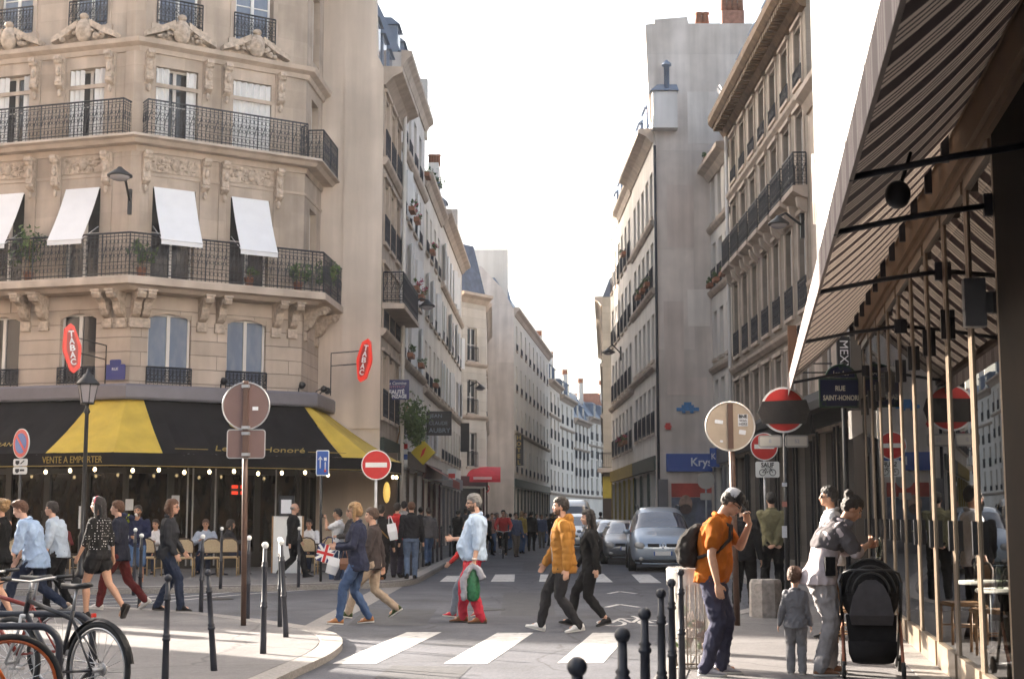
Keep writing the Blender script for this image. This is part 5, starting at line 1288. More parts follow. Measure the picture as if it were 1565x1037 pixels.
# tables, bottles and chairs of the restaurant
WOODC = mat('pale chair wood', (.34, .2, .1), .5, var=.2, vs=9); RATT = mat('woven cane', (.36, .25, .14), .7, var=.2, vs=60)
TOPM = mat('white table cloth', (.66, .64, .62), .8, var=.05)
BOTG = pane_glass('bottle glass', (.75, .8, .72), 1.45, .01, 1.5)
def bistro_table(p, label, group, topm, r=.32):
    t = thing('bistro_table', p, label, 'table', group); x, y, z = p
    B = MB(); B.lathe([(r, .70), (r + .01, .715), (r, .735)], 20, p); B.build('table_top', topm, t)
    B = MB(); B.tube([(x, y, z + .03), (x, y, z + .7)], .03, 8); 
    for k in range(3): a = k * 2.1; B.tube([(x, y, z + .05), (x + .27 * cos(a), y + .27 * sin(a), z + .015)], .02, 5)
    B.build('base', IRON, t); return t
for i, (s_, yy) in enumerate(((9.2, .75), (10.9, .7))):
    p = tuple((FS @ Vector((s_, yy, .13)))); bistro_table(p, ['round table with bottles behind the farthest restaurant pane', 'round table with bottles in the middle of the glazed front', 'round table with bottles behind the pane nearest the dark pier'][i], 'restaurant tables behind the glass', TOPM, .36)
    for j, (dx, dy, h) in enumerate(((-.12, .1, .3), (.1, -.12, .14), (.14, .12, .14))):
        q = (p[0] + dx, p[1] + dy, p[2] + .737); B = MB()
        if j == 0: B.lathe([(.038, 0), (.04, .02), (.04, .17), (.016, .22), (.014, .3)], 12, q)
        else: B.lathe([(.03, 0), (.008, .01), (.006, .06), (.035, .09), (.032, .14)], 12, q, caps=False)
        tag(B.build('bottle' if j == 0 else 'wine_glass', BOTG, None, origin=q), ('clear bottle' if j == 0 else 'small wine glass') + ' standing on a round table behind the ' + ('farthest', 'middle', 'nearest')[i] + ' restaurant pane', 'bottle' if j == 0 else 'glass', 'bottles and glasses behind the restaurant glass')
def cafe_chair(name, label, group, frame_m=WOODC, seat_m=RATT):
    t = thing(name, (0, 0, 0), label, 'chair', group)     # faces -y
    for x in (-.19, .19):
        B = MB(); B.tube([(x, .19, 0), (x, .20, .45)], .016, 6); B.build('leg', frame_m, t)
        B = MB(); B.tube([(x, -.2, 0), (x * .95, -.19, .45)], .016, 6); B.build('leg', frame_m, t)
    B = MB(); B.tube([(-.2, .2, .43), (-.2, -.2, .44), (.2, -.2, .44), (.2, .2, .43)], .017, 6, closed=True)
    for z in (.2,): B.tube([(-.18, .19, z), (-.18, -.19, z)], .01, 5); B.tube([(.18, .19, z), (.18, -.19, z)], .01, 5)
    B.build('seat_frame', frame_m, t)
    B = MB(); B.prism([(-.19, -.19), (.19, -.19), (.2, .19), (-.2, .19)], .44, .465); B.build('seat', seat_m, t)
    pts = [(-.2, .2, .44), (-.215, .25, .66), (-.19, .275, .82), (-.1, .285, .885), (0, .287, .90), (.1, .285, .885), (.19, .275, .82), (.215, .25, .66), (.2, .2, .44)]
    B = MB(); B.tube(pts, .018, 6); B.tube([(-.21, .235, .56), (.21, .235, .56)], .012, 5); B.build('back_frame', mat('dark rattan', (.06, .035, .02), .6, var=.2), t)
    B = MB(); B.loft([[(-.19, .235, .57), (.19, .235, .57), (.19, .245, .57), (-.19, .245, .57)], [(-.205, .253, .68), (.205, .253, .68), (.205, .263, .68), (-.205, .263, .68)], [(-.18, .277, .81), (.18, .277, .81), (.18, .287, .81), (-.18, .287, .81)], [(-.09, .285, .872), (.09, .285, .872), (.09, .295, .872), (-.09, .295, .872)]], False); B.build('backrest', seat_m, t)
    return t
c1 = cafe_chair('dining_chair', 'pale wooden chair standing by the restaurant glass behind the stroller', 'wooden chairs on the restaurant pavement', WOODC, WOODC)
c1.location = (3.62, 15.4, ZR); c1.rotation_euler.z = 1.4
dup(c1, (3.95, 16.6, ZR), 1.2, 'pale wooden chair on the pavement one place farther from the stroller')
# ------------------------------------------------------------------ houses beside and behind the camera's view that shade the crossing
FN = FA; Hn = 14.9
op = [(-7.0 - 2.45 * k, -5.8 - 2.45 * k) for k in range(22)]
nb_ = thing('apartment_building', tuple(FA @ Vector((-30, 0, 0))), 'long stone apartment row continuing along the cross street past the cafe', 'building')
B = MB(FA); wall(B, -LA - .004, 0, Hn, [(b_ - 1.2, b_, z, z + 1.9) for _, b_ in op for z in (5, 8, 11)], -75, .25)
B.box(-75, -LA - .004, .26, 9, 0, Hn); B.build('wall', STONE, nb_)
CS = Vector((-2.95, 15.5, 0)) + Vector((-.788, .616, 0)) * 18
FT = frame((CS.x, CS.y), AZA + 180)
sb = thing('apartment_building', (CS.x - 8, CS.y - 3, 0), 'plain stone apartment block on the near side of the cross street', 'building')
B = MB(FT); wall(B, 60, 0, 17, [(1.2 + 2.4 * k, 2.4 + 2.4 * k, z, z + 2) for k in range(20) for z in (4.6, 7.8, 11, 14)], 0, .25); B.box(0, 60, .26, 12, 0, 17); B.build('wall', STONE, sb)
# ------------------------------------------------------------------ signs on poles
def disc(B, c, r, az, y0=0.0, t=.02, n=36):
    F = frame((c[0], c[1]), az - 90, c[2])   # x to the right for someone who sees the face; face normal points along az+180? see below
    return F
def Fz(p, az): return frame((p[0], p[1]), az, p[2])       # az 90: facing the camera
def round_plate(F, r, name, m, parent, y=0.0, t=.02, n=36):
    B = MB(F); vs = [(r * cos(2 * pi * i / n), y, r * sin(2 * pi * i / n)) for i in range(n)] + [(r * cos(2 * pi * i / n), y + t, r * sin(2 * pi * i / n)) for i in range(n)]
    B.add(vs, [tuple(range(n)), tuple(range(2 * n - 1, n - 1, -1))] + [(i, n + i, n + (i + 1) % n, (i + 1) % n) for i in range(n)]); return B.build(name, m, parent)
def rim(F, r, name, m, parent, y=0.0, tr=.012, n=36):
    B = MB(F); B.tube([(r * cos(2 * pi * i / n), y, r * sin(2 * pi * i / n)) for i in range(n)], tr, 6, closed=True); return B.build(name, m, parent)
def rrect(w, h, r, n=5):
    o = []
    for cx, cz, a0 in ((w / 2 - r, h / 2 - r, 0), (-w / 2 + r, h / 2 - r, 90), (-w / 2 + r, -h / 2 + r, 180), (w / 2 - r, -h / 2 + r, 270)):
        for k in range(n + 1): a = radians(a0 + 90 * k / n); o.append((cx + r * cos(a), cz + r * sin(a)))
    return o
def plate(F, w, h, name, m, parent, y=0.0, t=.016, r=.04):
    p = rrect(w, h, r); n = len(p); B = MB(F); B.add([(x, y, z) for x, z in p] + [(x, y + t, z) for x, z in p], [tuple(range(n)), tuple(range(2 * n - 1, n - 1, -1))] + [(i, n + i, n + (i + 1) % n, (i + 1) % n) for i in range(n)]); return B.build(name, m, parent)
def pole(p0, p1, r, m, parent, name='pole'):
    B = MB(); B.tube([p0, p1], r, 12); B.build(name, m, parent)
BKM = mat('dark lettering', (.02, .02, .025), .6, var=0); GREYS = mat('sign back grey', (.36, .34, .32), .5, metal=.25, var=.08)
# left: brown sign back with a square plate
b = G(372, 955, ZI); t = thing('road_sign', b, 'back of a round brown traffic sign with a square plate under it', 'road sign')
ztop = D(376, 584, b.y).z; zc = D(376, 620, b.y).z; top = D(376, 582, b.y)
pole(b, top, .038, BROWNP, t)
bm_ = mat('brown sign back', (.17, .105, .095), .5, metal=.1, var=.1, vs=3)
F = Fz(D(376, 620, b.y - .06), 90); d_ = round_plate(F, .325, 'sign_plate', bm_, t); rim(F, .325, 'rim', STEEL, d_)
B = MB(F); B.box(-.035, .035, -.05, -.002, -.33, .33); B.build('rail', BROWNP, d_)
B = MB(F); B.box(.09, .17, -.004, -.001, -.06, -.01); B.build('sticker', PAPER, d_)
F = Fz(D(376, 678, b.y - .06), 90); d_ = plate(F, .52, .39, 'sign_plate', bm_, t)
B = MB(F); B.box(-.04, .04, -.05, -.002, -.19, .19); B.build('rail', BROWNP, d_)
B = MB(F); p_ = rrect(.52, .39, .04); B.tube([(x, 0, z) for x, z in p_], .008, 5, closed=True); B.build('rim', STEEL, d_)
for py in (590, 653, 662, 694):
    q = D(376, py, b.y - .08); B = MB(); B.cbox(q, (.11, .09, .04)); B.build('clamp', STEEL, t)
# right: sunlit sign back with stickers
b = G(1127, 955, ZR); t = thing('road_sign', b, 'back of a round tan traffic sign with black and white stickers', 'road sign')
top = D(1116, 614, b.y); pole(b, top, .04, BROWNP, t)
F = Fz(D(1116, 651, b.y - .07), 92); d_ = round_plate(F, .325, 'sign_plate', mat('tan sign back', (.44, .36, .28), .45, metal=.2, var=.1, vs=5), t); rim(F, .325, 'rim', mat('bright aluminium', (.75, .72, .68), .35, metal=.6, var=.05), d_)
B = MB(F); B.box(-.035, .035, -.05, -.002, -.30, .30); B.build('rail', BROWNP, d_)
s_ = plate(F @ TR(.17, 0, .08), .13, .16, 'sticker', PAPER, d_, -.006, .004, .005)
write('BNE', s_, F @ TR(.17, -.009, .13), .062, BKM, bold=.002); write('WAS', s_, F @ TR(.17, -.009, .073), .045, BKM); write('HERE', s_, F @ TR(.17, -.009, .028), .045, BKM, width=.11)
for x, z, w_, h_ in ((-.15, .06, .11, .05), (.16, -.08, .09, .06), (-.12, -.2, .04, .03)): plate(F @ TR(x, 0, z) @ RY(.15), w_, h_, 'sticker', PAPER, d_, -.006, .004, .01)
# right: no-entry disc wrapped with a black band
y_ = 22.0; b = Vector((D(1199, 700, y_).x, y_, ZR)); t = thing('road_sign', b, 'large red no entry sign wrapped in a wide black band with two small plates below', 'road sign')
pole(b, D(1199, 600, y_), .042, BLACKP, t)
F = Fz(D(1198, 626, y_ - .07), 90); d_ = round_plate(F, .355, 'sign_plate', WHITEP, t); round_plate(F, .325, 'red_disc', REDP, d_, -.004, .003)
B = MB(F); B.add([(-.40, -.03, .12), (-.42, -.035, -.1), (-.36, -.03, -.22), (.30, -.03, -.23), (.44, -.035, -.08), (.40, -.03, .0), (.33, -.03, .15), (-.3, -.03, .125)], [tuple(range(8)), (0, 7, 6, 5, 4, 3, 2, 1)]); bnd = [(-.34, .13), (.345, .155), (.40, -.02), (.33, -.215), (-.33, -.215), (-.4, -.03)]
B = MB(F); n = 6; B.add([(x, -.03, z) for x, z in bnd] + [(x, .05, z) for x, z in bnd], [tuple(range(n - 1, -1, -1)), tuple(range(n, 2 * n))] + [(i, (i + 1) % n, n + (i + 1) % n, n + i) for i in range(n)]); B.build('black_band', mat('black plastic wrap', (.022, .018, .018), .7, var=.25, vs=12, bump=.4), t)
for px, az_ in ((1177, 96), (1218, 84)):
    F = Fz(D(px, 674, y_ - .1), az_); d_ = plate(F, .36, .19, 'small_plate', GREYS, t, 0, .02, .04); plate(F, .31, .14, 'plate_face', mat('cream plate', (.60, .56, .50), .5, var=.1), d_, -.004, .003, .02)
    write('52' if px > 1200 else '8', d_, F @ TR(0, -.006, 0), .08, mat('faded blue grey', (.35, .35, .42), .6, var=0))
for py, h_ in ((770, .08), (812, .18), (740, .06)):
    q = D(1199, py, y_ - .045); B = MB(); B.cbox(q, (.075, .012, h_)); B.build('sticker', PAPER if py != 770 else mat('faded red paper', (.5, .2, .16), .7), t)
# no-entry signs
def no_entry(px, py, y, label, zb, r=.325, mpole=STEEL):
    c = D(px, py, y); t = thing('road_sign', (c.x, y, zb), label, 'road sign'); pole((c.x, y + .04, zb), (c.x, y + .04, c.z + r), .032, mpole, t)
    F = Fz(c, 90); d_ = round_plate(F, r, 'sign_plate', WHITEP, t); round_plate(F, r * .93, 'red_disc', REDP, d_, -.004, .003)
    B = MB(F); B.box(-r * .72, r * .72, -.009, -.005, -r * .16, r * .16); B.build('white_bar', WHITEP, d_); return t, c
no_entry(575, 710, 31.0, 'red no entry sign with a white bar at the corner of the cafe awning', ZC)
no_entry(741, 746, 88.0, 'small distant no entry sign under the red shop awning', ZC)
t, c = no_entry(1168, 682, 33.5, 'red no entry sign partly hidden behind two small plates, with a cycle exemption plate', ZR)
F = Fz(D(1173, 717, 33.46), 90); d_ = plate(F, .56, .37, 'exemption_plate', WHITEP, t)
write('SAUF', d_, F @ TR(0, -.006, .10), .15, BKM, bold=.004, width=.30)
B = MB(F); 
for s in (-1, 1): B.tube([(s * .12 + .072 * cos(2 * pi * i / 14), -.006, -.07 + .072 * sin(2 * pi * i / 14)) for i in range(14)], .008, 4, closed=True)
B.tube([(-.12, -.006, -.07), (-.05, -.006, .02), (.07, -.006, .02), (0, -.006, -.07), (-.12, -.006, -.07)], .007, 4); B.tube([(.12, -.006, -.07), (.06, -.006, .04), (.1, -.006, .045)], .007, 4); B.tube([(0, -.006, -.07), (-.06, -.006, .04)], .007, 4); B.build('cycle_symbol', BKM, d_)
# no parking sign, left edge
c = D(32, 677, 31.5); t = thing('road_sign', (c.x, 31.5, ZC), 'blue and red no parking sign over two small grey symbol plates', 'road sign')
pole((c.x, 31.56, ZC), (c.x, 31.56, c.z + .3), .03, BLACKP, t)
F = Fz(c, 130); d_ = round_plate(F, .325, 'sign_plate', WHITEP, t); round_plate(F, .31, 'red_ring', REDP, d_, -.004, .003); round_plate(F, .225, 'blue_disc', BLUEP, d_, -.008, .003)
B = MB(F @ RY(radians(45))); B.box(-.24, .24, -.013, -.009, -.03, .03); B.build('red_bar', REDP, d_)
for k, dz in enumerate((-.42, -.60)):
    Fp = Fz(c + V(0, 0, dz), 115); d_ = plate(Fp, .40, .16, 'symbol_plate', WHITEP, t)
    B = MB(Fp); B.box(-.13, -.02, -.006, -.002, -.03, .04); B.box(.0, .13, -.006, -.002, -.015, .03) if k else B.tube([(.02, -.005, -.03), (.12, -.005, .04)], .012, 4); B.tube([(-.1, -.005, -.04), (-.05, -.005, -.04)], .012, 4); B.build('symbol', BKM, d_)
# blue cycle-lane sign
b = G(490, 888, ZC); t = thing('road_sign', b, 'narrow blue rectangular traffic sign on a thin dark pole in front of the cafe', 'road sign')
pole(b, D(491, 688, b.y), .03, BLACKP, t); F = Fz(D(493, 707, b.y - .05), 90); d_ = plate(F, .29, .56, 'sign_plate', WHITEP, t, 0, .015, .03); plate(F, .25, .52, 'blue_panel', BLUEP, d_, -.004, .003, .02)
B = MB(F); B.tube([(-.05, -.008, -.12), (-.05, -.008, .12)], .014, 4); B.tube([(-.09, -.008, .07), (-.05, -.008, .14), (-.01, -.008, .07)], .012, 4); B.tube([(.06, -.008, .02), (.06, -.008, -.16)], .012, 4); B.box(.03, .09, -.009, -.006, .05, .12); B.build('arrow', WHITEP, d_)
B = MB(F); B.box(.035, .085, -.01, -.006, -.2, -.14); B.build('red_mark', REDP, d_)
# street name plate on a post
y_ = 23.0; c = D(1286, 600, y_); t = thing('street_name_sign', (c.x, y_, ZR), 'dark blue enamel street name plate with a rounded top and green frame', 'street sign')
pole((c.x + .05, y_ + .06, ZR), (c.x + .05, y_ + .06, c.z + .5), .045, BLACKP, t)
NAVY = mat('navy enamel', (.010, .016, .055), .3, var=.1); GRN = mat('dark green frame', (.012, .045, .022), .45, var=.1); CRM = mat('cream lettering', (.70, .64, .52), .5, var=0)
F = Fz(c, 90); hw, hh = .355, .23; d_ = plate(F, hw * 2, hh * 2, 'name_plate', NAVY, t, 0, .02, .01)
B = MB(F); p_ = rrect(hw * 2, hh * 2, .01); B.tube([(x, -.005, z) for x, z in p_], .016, 5, closed=True)
for sx, sz in ((-1, -1), (1, -1)): B.tube([(sx * (hw - .06) + .04 * cos(2 * pi * i / 12), -.01, sz * (hh - .05) + .04 * sin(2 * pi * i / 12)) for i in range(12)], .009, 4, closed=True)
B.build('frame', GRN, d_)
B = MB(F); n = 20; r_ = .245; arc = [(r_ * cos(pi * i / n), hh + .02 + r_ * .82 * sin(pi * i / n)) for i in range(n + 1)]
B.add([(x, 0, z) for x, z in arc] + [(x, .02, z) for x, z in arc], [tuple(range(n + 1)), tuple(range(2 * n + 1, n, -1))] + [(i, n + 1 + i, n + 1 + (i + 1) % (n + 1), (i + 1) % (n + 1)) for i in range(n + 1)]); hd_p = B.build('name_plate', NAVY, t)
B = MB(F); B.tube([(x, -.005, z) for x, z in arc] + [(-r_, -.005, hh + .02)], .016, 5); B.tube([(.03 * cos(2 * pi * i / 10), -.01, hh + .185 + .03 * sin(2 * pi * i / 10)) for i in range(10)], .008, 4, closed=True); B.build('frame', GRN, hd_p)
write('1er Arr', hd_p, F @ TR(0, -.006, hh + .085), .105, CRM, width=.26)
write('RUE', d_, F @ TR(-.02, -.006, .07), .115, CRM, bold=.003, width=.16); write('SAINT-HONORÉ', d_, F @ TR(0, -.006, -.085), .115, CRM, bold=.003, width=.60)
for px, nm in ((1327, 'x'),): pass
# small sign seen from behind near the optician
c = D(1079, 734, 50.0); t = thing('road_sign', (c.x, 50, ZR), 'grey back of a small round sign in front of the optician window', 'road sign'); pole((c.x, 50.04, ZR), (c.x, 50.04, c.z + .3), .03, STEEL, t); round_plate(Fz(c, 90), .3, 'sign_plate', GREYS, t); plate(Fz(c - V(0, 0, .55), 90), .42, .24, 'small_plate', GREYS, t)
# ------------------------------------------------------------------ hanging shop signs
def blade(name, label, px0, px1, py0, py1, y, m, cat='shop sign', az=90, t=.1, wall_x=None):
    a, b_ = D(px0, py0, y), D(px1, py1, y); c = (a + b_) / 2; w_, h_ = abs(b_.x - a.x), abs(a.z - b_.z)
    th = thing(name, c, label, cat); F = Fz(c, az); p = plate(F, w_, h_, 'panel', m, th, 0, t, .02)
    if wall_x is not None:
        B = MB(); B.tube([(wall_x, y + .05, c.z + h_ * .42), (c.x, y + .05, c.z + h_ * .42)], .02, 5); B.tube([(wall_x, y + .05, c.z - h_ * .42), (c.x, y + .05, c.z - h_ * .42)], .02, 5); B.build('bracket', BLACKP, th)
    return th, p, F, w_, h_
NAVYS = mat('navy shop sign', (.022, .028, .13), .5, var=.08)
WT = mat('white lettering', (.74, .74, .76), .5, var=0)
th, p, F, w_, h_ = blade('hanging_sign', 'dark blue beauty salon sign with white words hanging over the left pavement', 583, 625, 580, 610, 46.0, NAVYS, wall_x=-4.0)
write('Lina Carmine', p, F @ TR(0, -.004, h_ * .32), .15, WT, shear=.2, width=w_ * .78); write('INSTITUT', p, F @ TR(0, -.004, h_ * .13), .10, mat('pinkish lettering', (.5, .25, .3), .5, var=0), width=w_ * .72)
write('BEAUTÉ', p, F @ TR(0, -.004, -h_ * .13), .18, WT, bold=.006, width=w_ * .66); write('BRONZAGE', p, F @ TR(0, -.004, -h_ * .35), .16, WT, bold=.006, width=w_ * .82)
th, p, F, w_, h_ = blade('hanging_sign', 'black square salon sign with grey capitals on the left of the street', 652, 690, 628, 665, 56.0, mat('black sign', (.014, .014, .018), .5), wall_x=-3.6)
GT = mat('grey blue lettering', (.22, .27, .33), .5, var=0)
write('JEAN', p, F @ TR(-.12, -.004, h_ * .30), .2, GT, width=w_ * .5); write('CLAUDE', p, F @ TR(-.03, -.004, 0), .2, GT, width=w_ * .74); write('AUBRY', p, F @ TR(.02, -.004, -h_ * .3), .26, GT, width=w_ * .86)
th, p, F, w_, h_ = blade('hanging_sign', 'tall narrow black sign with vertical gold hotel letters on the grey hotel', 786, 800, 664, 711, 101.5, mat('black sign', (.014, .014, .018), .5), wall_x=.4)
for i, ch in enumerate('HOTEL'): write(ch, p, F @ TR(0, -.004, h_ * (.40 - .2 * i)), .42, mat('gold lettering', (.5, .36, .12), .5, var=0), bold=.01)
th, p, F, w_, h_ = blade('hanging_sign', 'small square blue optician sign projecting beside the long blue fascia', 1085, 1111, 684, 713, 55.8, MATS['optician blue'], wall_x=8.3)
write('Krys', p, F @ TR(-.02, -.004, .03), .34, WT, width=w_ * .78)
for o_, col_ in ((sg, 0), (p, 1)):
    Q = MB(Fz(D(1072, 711, 56.7), 90) if not col_ else F); x0, z0 = (0, 0) if not col_ else (0, -.03)
    Q.tube([(x0 + .2 + .28 * sin(.4 + a / 8 * 1.5), -.03, z0 - .02 - .2 * a / 8 + .02) for a in range(9)], .014, 4); Q.build('logo_curve', WT, o_)
th, p, F, w_, h_ = blade('hanging_sign', 'black vertical banner with white letters under the awning tip', 1279, 1300, 514, 572, 31.0, mat('black sign', (.014, .014, .018), .5), wall_x=8.2)
write('MEXX', p, F @ RY(pi / 2) @ TR(0, -.004, 0), .26, WT, width=h_ * .8)
th, p, F, w_, h_ = blade('hanging_sign', 'rust brown vertical banner on the stone front under the awning tip', 1204, 1219, 497, 575, 36.5, mat('rust banner', (.26, .12, .06), .6, var=.15), wall_x=8.3)
th, p, F, w_, h_ = blade('hanging_sign', 'black vertical banner beside the rust brown banner', 1219, 1228, 497, 560, 36.3, mat('black sign', (.014, .014, .018), .5), wall_x=8.3)
# yellow lozenge
c = D(647, 691, 50.0); t = thing('hanging_sign', c, 'yellow diamond shaped shop sign with a red emblem above the left pavement', 'shop sign')
F = Fz(c, 100); B = MB(F @ RY(pi / 4)); B.box(-.31, .31, -.06, .06, -.31, .31); d_ = B.build('panel', mat('yellow sign panel', (.55, .42, .03), .5, var=.06), t)
B = MB(F); B.add([(-.10, -.068, -.2), (.04, -.068, -.05), (.12, -.068, .2), (-.02, -.068, .08)], [(0, 1, 2, 3)]); B.build('emblem', REDP, d_)
B = MB(); B.tube([(-3.8, 50.05, c.z), (c.x, 50.05, c.z)], .02, 5); B.build('bracket', BLACKP, t)
# tobacco signs: glowing red lozenges on thin frames
REDG = mat('lit red sign face', (.42, .016, .008), .4, var=0, emit=((1, .03, .01), .06)); REDD = mat('deep red sign field', (.22, .008, .006), .4, var=0, emit=((1, .03, .01), .01))
def tabac(px, py0, py1, y, az, tilt, label, wallp, wdt):
    c = D(px, (py0 + py1) / 2, y); h_ = D(px, py0, y).z - D(px, py1, y).z; th = thing('tobacco_sign', c, label, 'shop sign'); F = Fz(c, az) @ RY(radians(tilt))
    out = [(0, h_ / 2), (-wdt * .35, h_ * .40), (-wdt / 2, .06), (-wdt / 2, -.06), (-wdt * .2, -h_ * .44), (0, -h_ / 2), (wdt * .35, -h_ * .40), (wdt / 2, -.06), (wdt / 2, .06), (wdt * .2, h_ * .44)]
    n = len(out); B = MB(F); B.add([(x, -.05, z) for x, z in out] + [(x, .05, z) for x, z in out], [tuple(range(n)), tuple(range(2 * n - 1, n - 1, -1))] + [(i, n + i, n + (i + 1) % n, (i + 1) % n) for i in range(n)]); p = B.build('panel', REDG, th)
    B = MB(F); B.add([(x * .62, -.056, z * .80) for x, z in out], [tuple(range(n))]); B.build('field', REDD, p)
    for i, ch in enumerate('TABAC'): write(ch, p, F @ TR(0, -.06, h_ * (.28 - .14 * i)), h_ * .17, WT, bold=.006, width=wdt * .30)
    B = MB()
    for dz in (.28, -.1):
        w_ = Vector(wallp) + V(0, 0, dz); e_ = Vector((c.x + (.1 if wallp[0] > c.x else -.1), c.y, c.z + dz)); B.tube([e_, Vector((w_.x, w_.y, e_.z)), (w_.x, w_.y, w_.z - 1.0)], .018, 5)
    B.build('bracket', BLACKP, th)
tabac(110, 494, 570, 36.6, 62, -6, 'glowing red tobacco lozenge above the black lantern on the left', tuple(FA @ V(-.55, -.3, 6.1)), .46)
tabac(557, 517, 584, 41.6, 105, 10, 'glowing red tobacco lozenge against the blank beige end wall', (-5.4, 42.2, 6.2), .46)
# blue street plaque above the fascia
p_ = FA @ V(-.32, -.2, 5.42); F = FA @ TR(-.32, -.2, 5.42); t = thing('street_plaque', p_, 'small blue enamel street plaque above the grey band near the lantern', 'street sign'); plate(F, .62, .42, 'panel', mat('blue enamel', (.02, .035, .2), .35, var=.1), t); plate(F @ TR(0, 0, .27), .34, .14, 'panel', MATS['blue enamel'], t)
write('RUE', t, F @ TR(0, -.006, .08), .11, WT); 
# ------------------------------------------------------------------ lamps
b = Vector((D(128, 760, 33).x, 33, ZC)); t = thing('street_lamp', b, 'old black lantern street lamp on a slim post in front of the yellow awning corner', 'street lamp')
zl = D(128, 616, 33).z; B = MB(); B.lathe([(.14, 0), (.14, .12), (.10, .2), (.085, .9), (.1, .95), (.055, 1.05), (.05, 2.0), (.045, zl - ZC - .25), (.08, zl - ZC - .2), (.04, zl - ZC - .1), (.05, zl - ZC)], 14, b); B.build('post', BLACKP, t)
B = MB(); B.lathe([(.15, 0), (.235, .44)], 6, (b.x, b.y, zl), caps=True, smooth=False); B.build('lantern_glass', pane_glass('frosted lantern glass', body=(.36, .33, .34), rough=.2), t)
B = MB(); B.lathe([(.27, .43), (.27, .47), (.14, .60), (.12, .66), (.05, .70), (.03, .80), (.01, .82)], 12, (b.x, b.y, zl))
for k in range(6): a = 2 * pi * k / 6; B.tube([(b.x + .15 * cos(a), b.y + .15 * sin(a), zl), (b.x + .236 * cos(a), b.y + .236 * sin(a), zl + .44)], .012, 4)
B.lathe([(.16, -.02), (.16, .02)], 12, (b.x, b.y, zl)); B.build('lantern_cap', BLACKP, t)
def arm_lamp(label, wall_p, head_p, up=.25, r=.24):
    wall_p, head_p = Vector(wall_p), Vector(head_p); t = thing('wall_lamp', wall_p, label, 'street lamp'); B = MB(); B.cbox(wall_p, (.1, .1, .7)); 
    m_ = (wall_p * .3 + head_p * .7) + V(0, 0, up); B.tube([wall_p, m_, head_p + V(0, 0, .16)], .035, 8); B.build('arm', BLACKP, t)
    B = MB(); B.lathe([(.05, .2), (.1, .14), (r, -.02), (r, -.06), (r * .9, -.06)], 16, head_p); B.build('lamp_head', BLACKP, t)
    B = MB(); B.ell(head_p - V(0, 0, .06), (r * .8, r * .8, .12), 14, 8); B.build('lens', pane_glass('lamp lens', body=(.40, .38, .40), rough=.1), t)
arm_lamp('black street lamp on an angled arm fixed to the corner of the beige building', FBm @ V(-.25, -.35, 10.05), FBm @ V(-.95, -1.7, 10.45), .35, .33)
arm_lamp('black street lamp with a flat hood among the left flower boxes', (-3.75, 50, D(632, 472, 50).z), D(653, 466, 50), .3, .28)
arm_lamp('black street lamp with a flat hood silhouetted at the far right corner', (5.55, 72, D(946, 540, 72).z), D(930, 537, 72), .4, .34)
arm_lamp('black street lamp on a long arm in front of the brown corniced building', (8.2, 39.5, D(1233, 345, 39.5).z), D(1190, 340, 39), .3, .3)
arm_lamp('small black wall lamp beside the white rusticated corner', (-2.4, 80.0, D(722, 590, 80).z), D(734, 592, 80), .3, .28)
# ------------------------------------------------------------------ bollards
def bollard(name, h, white, knob, label, group, r=.032):
    t = thing(name, (0, 0, 0), label, 'bollard', group)
    B = MB(); B.lathe([(r * 1.35, -.05), (r * 1.3, h * .12), (r * 1.12, h * .40), (r * 1.5, h * .41), (r * 1.5, h * .425), (r * 1.15, h * .435), (r * 1.45, h * .45), (r * 1.1, h * .465), (r * .98, h * .76), (r * 1.35, h * .77), (r * 1.35, h * .785), (r, h * .795), (r * 1.3, h * .81), (r * .85, h * .825), (r * .8, h - knob * 1.6)], 12); B.build('shaft', IRON, t)
    B = MB(); B.lathe([(r * .8, h - knob * 1.9), (r * .95, h - knob * 1.75), (r * .6, h - knob * 1.6)], 12) if white else None
    B.ell((0, 0, h - knob), knob, 14, 10); B.build('knob', WHITEP if white else IRON, t); return t
def at(px, py, z): return G(px, py, z)
bwh = bollard('bollard', 1.2, True, .038, 'x', 'white topped bollards round the left pavement', .027)
WB_L = [((402, 998, ZI), 0, 'white topped black bollard standing alone in the sunlit pavement near the kerb'), ((437, 973, ZI), -4, 'leaning white topped bollard nearest the road at the left pavement tip'), ((428, 957, ZI), -1, 'white topped bollard right behind the leaning one at the pavement tip'),
        ((378, 945, ZI), 0, 'white topped bollard half hidden by the brown sign pole'), ((307, 935, ZI), 0, 'white topped bollard just right of the woman in the dark leather jacket'), ((213, 929, ZI), 0, 'white topped bollard right in front of the drinking man'), ((94, 924, ZI), 1, 'white topped bollard between the blue shirt man and the long haired woman'),
        ((337, 895, ZC), 0, 'white topped bollard on the cafe side of the street near the brown sign pole'), ((86, 905, ZC), 0, 'white topped bollard close behind another beside the blue shirt man'), ((456, 893, ZC), 0, 'dark slim white topped bollard beside the man in the black suit'), ((204, 905, ZC), 0, 'white topped bollard behind the drinking man'),
        ((617, 881, ZC), 0, 'left of two white topped bollards behind the woman in the red coat'), ((628, 879, ZC), 0, 'right of two white topped bollards in front of the denim legs')]
for i, (p, tl, lb) in enumerate(WB_L):
    o = bwh if i == 0 else dup(bwh); o.location = at(*p); o.rotation_euler = (0, radians(tl), random.uniform(0, 3)); o.rotation_euler = (0, radians(tl), 0); o['label'] = lb
bdk = bollard('bollard', .97, False, .034, 'x', 'black ball topped bollards', .025)
BD_L = [((327, 1024, ZI), -5, 'leaning black bollard with a ball top in the sun of the left pavement'), ((252, 1048, ZI), 0, 'upright black bollard beside the bicycle wheel')]
for i, (p, tl, lb) in enumerate(BD_L):
    o = bdk if i == 0 else dup(bdk); o.location = at(*p); o.rotation_euler = (0, radians(tl), 0); o['label'] = lb
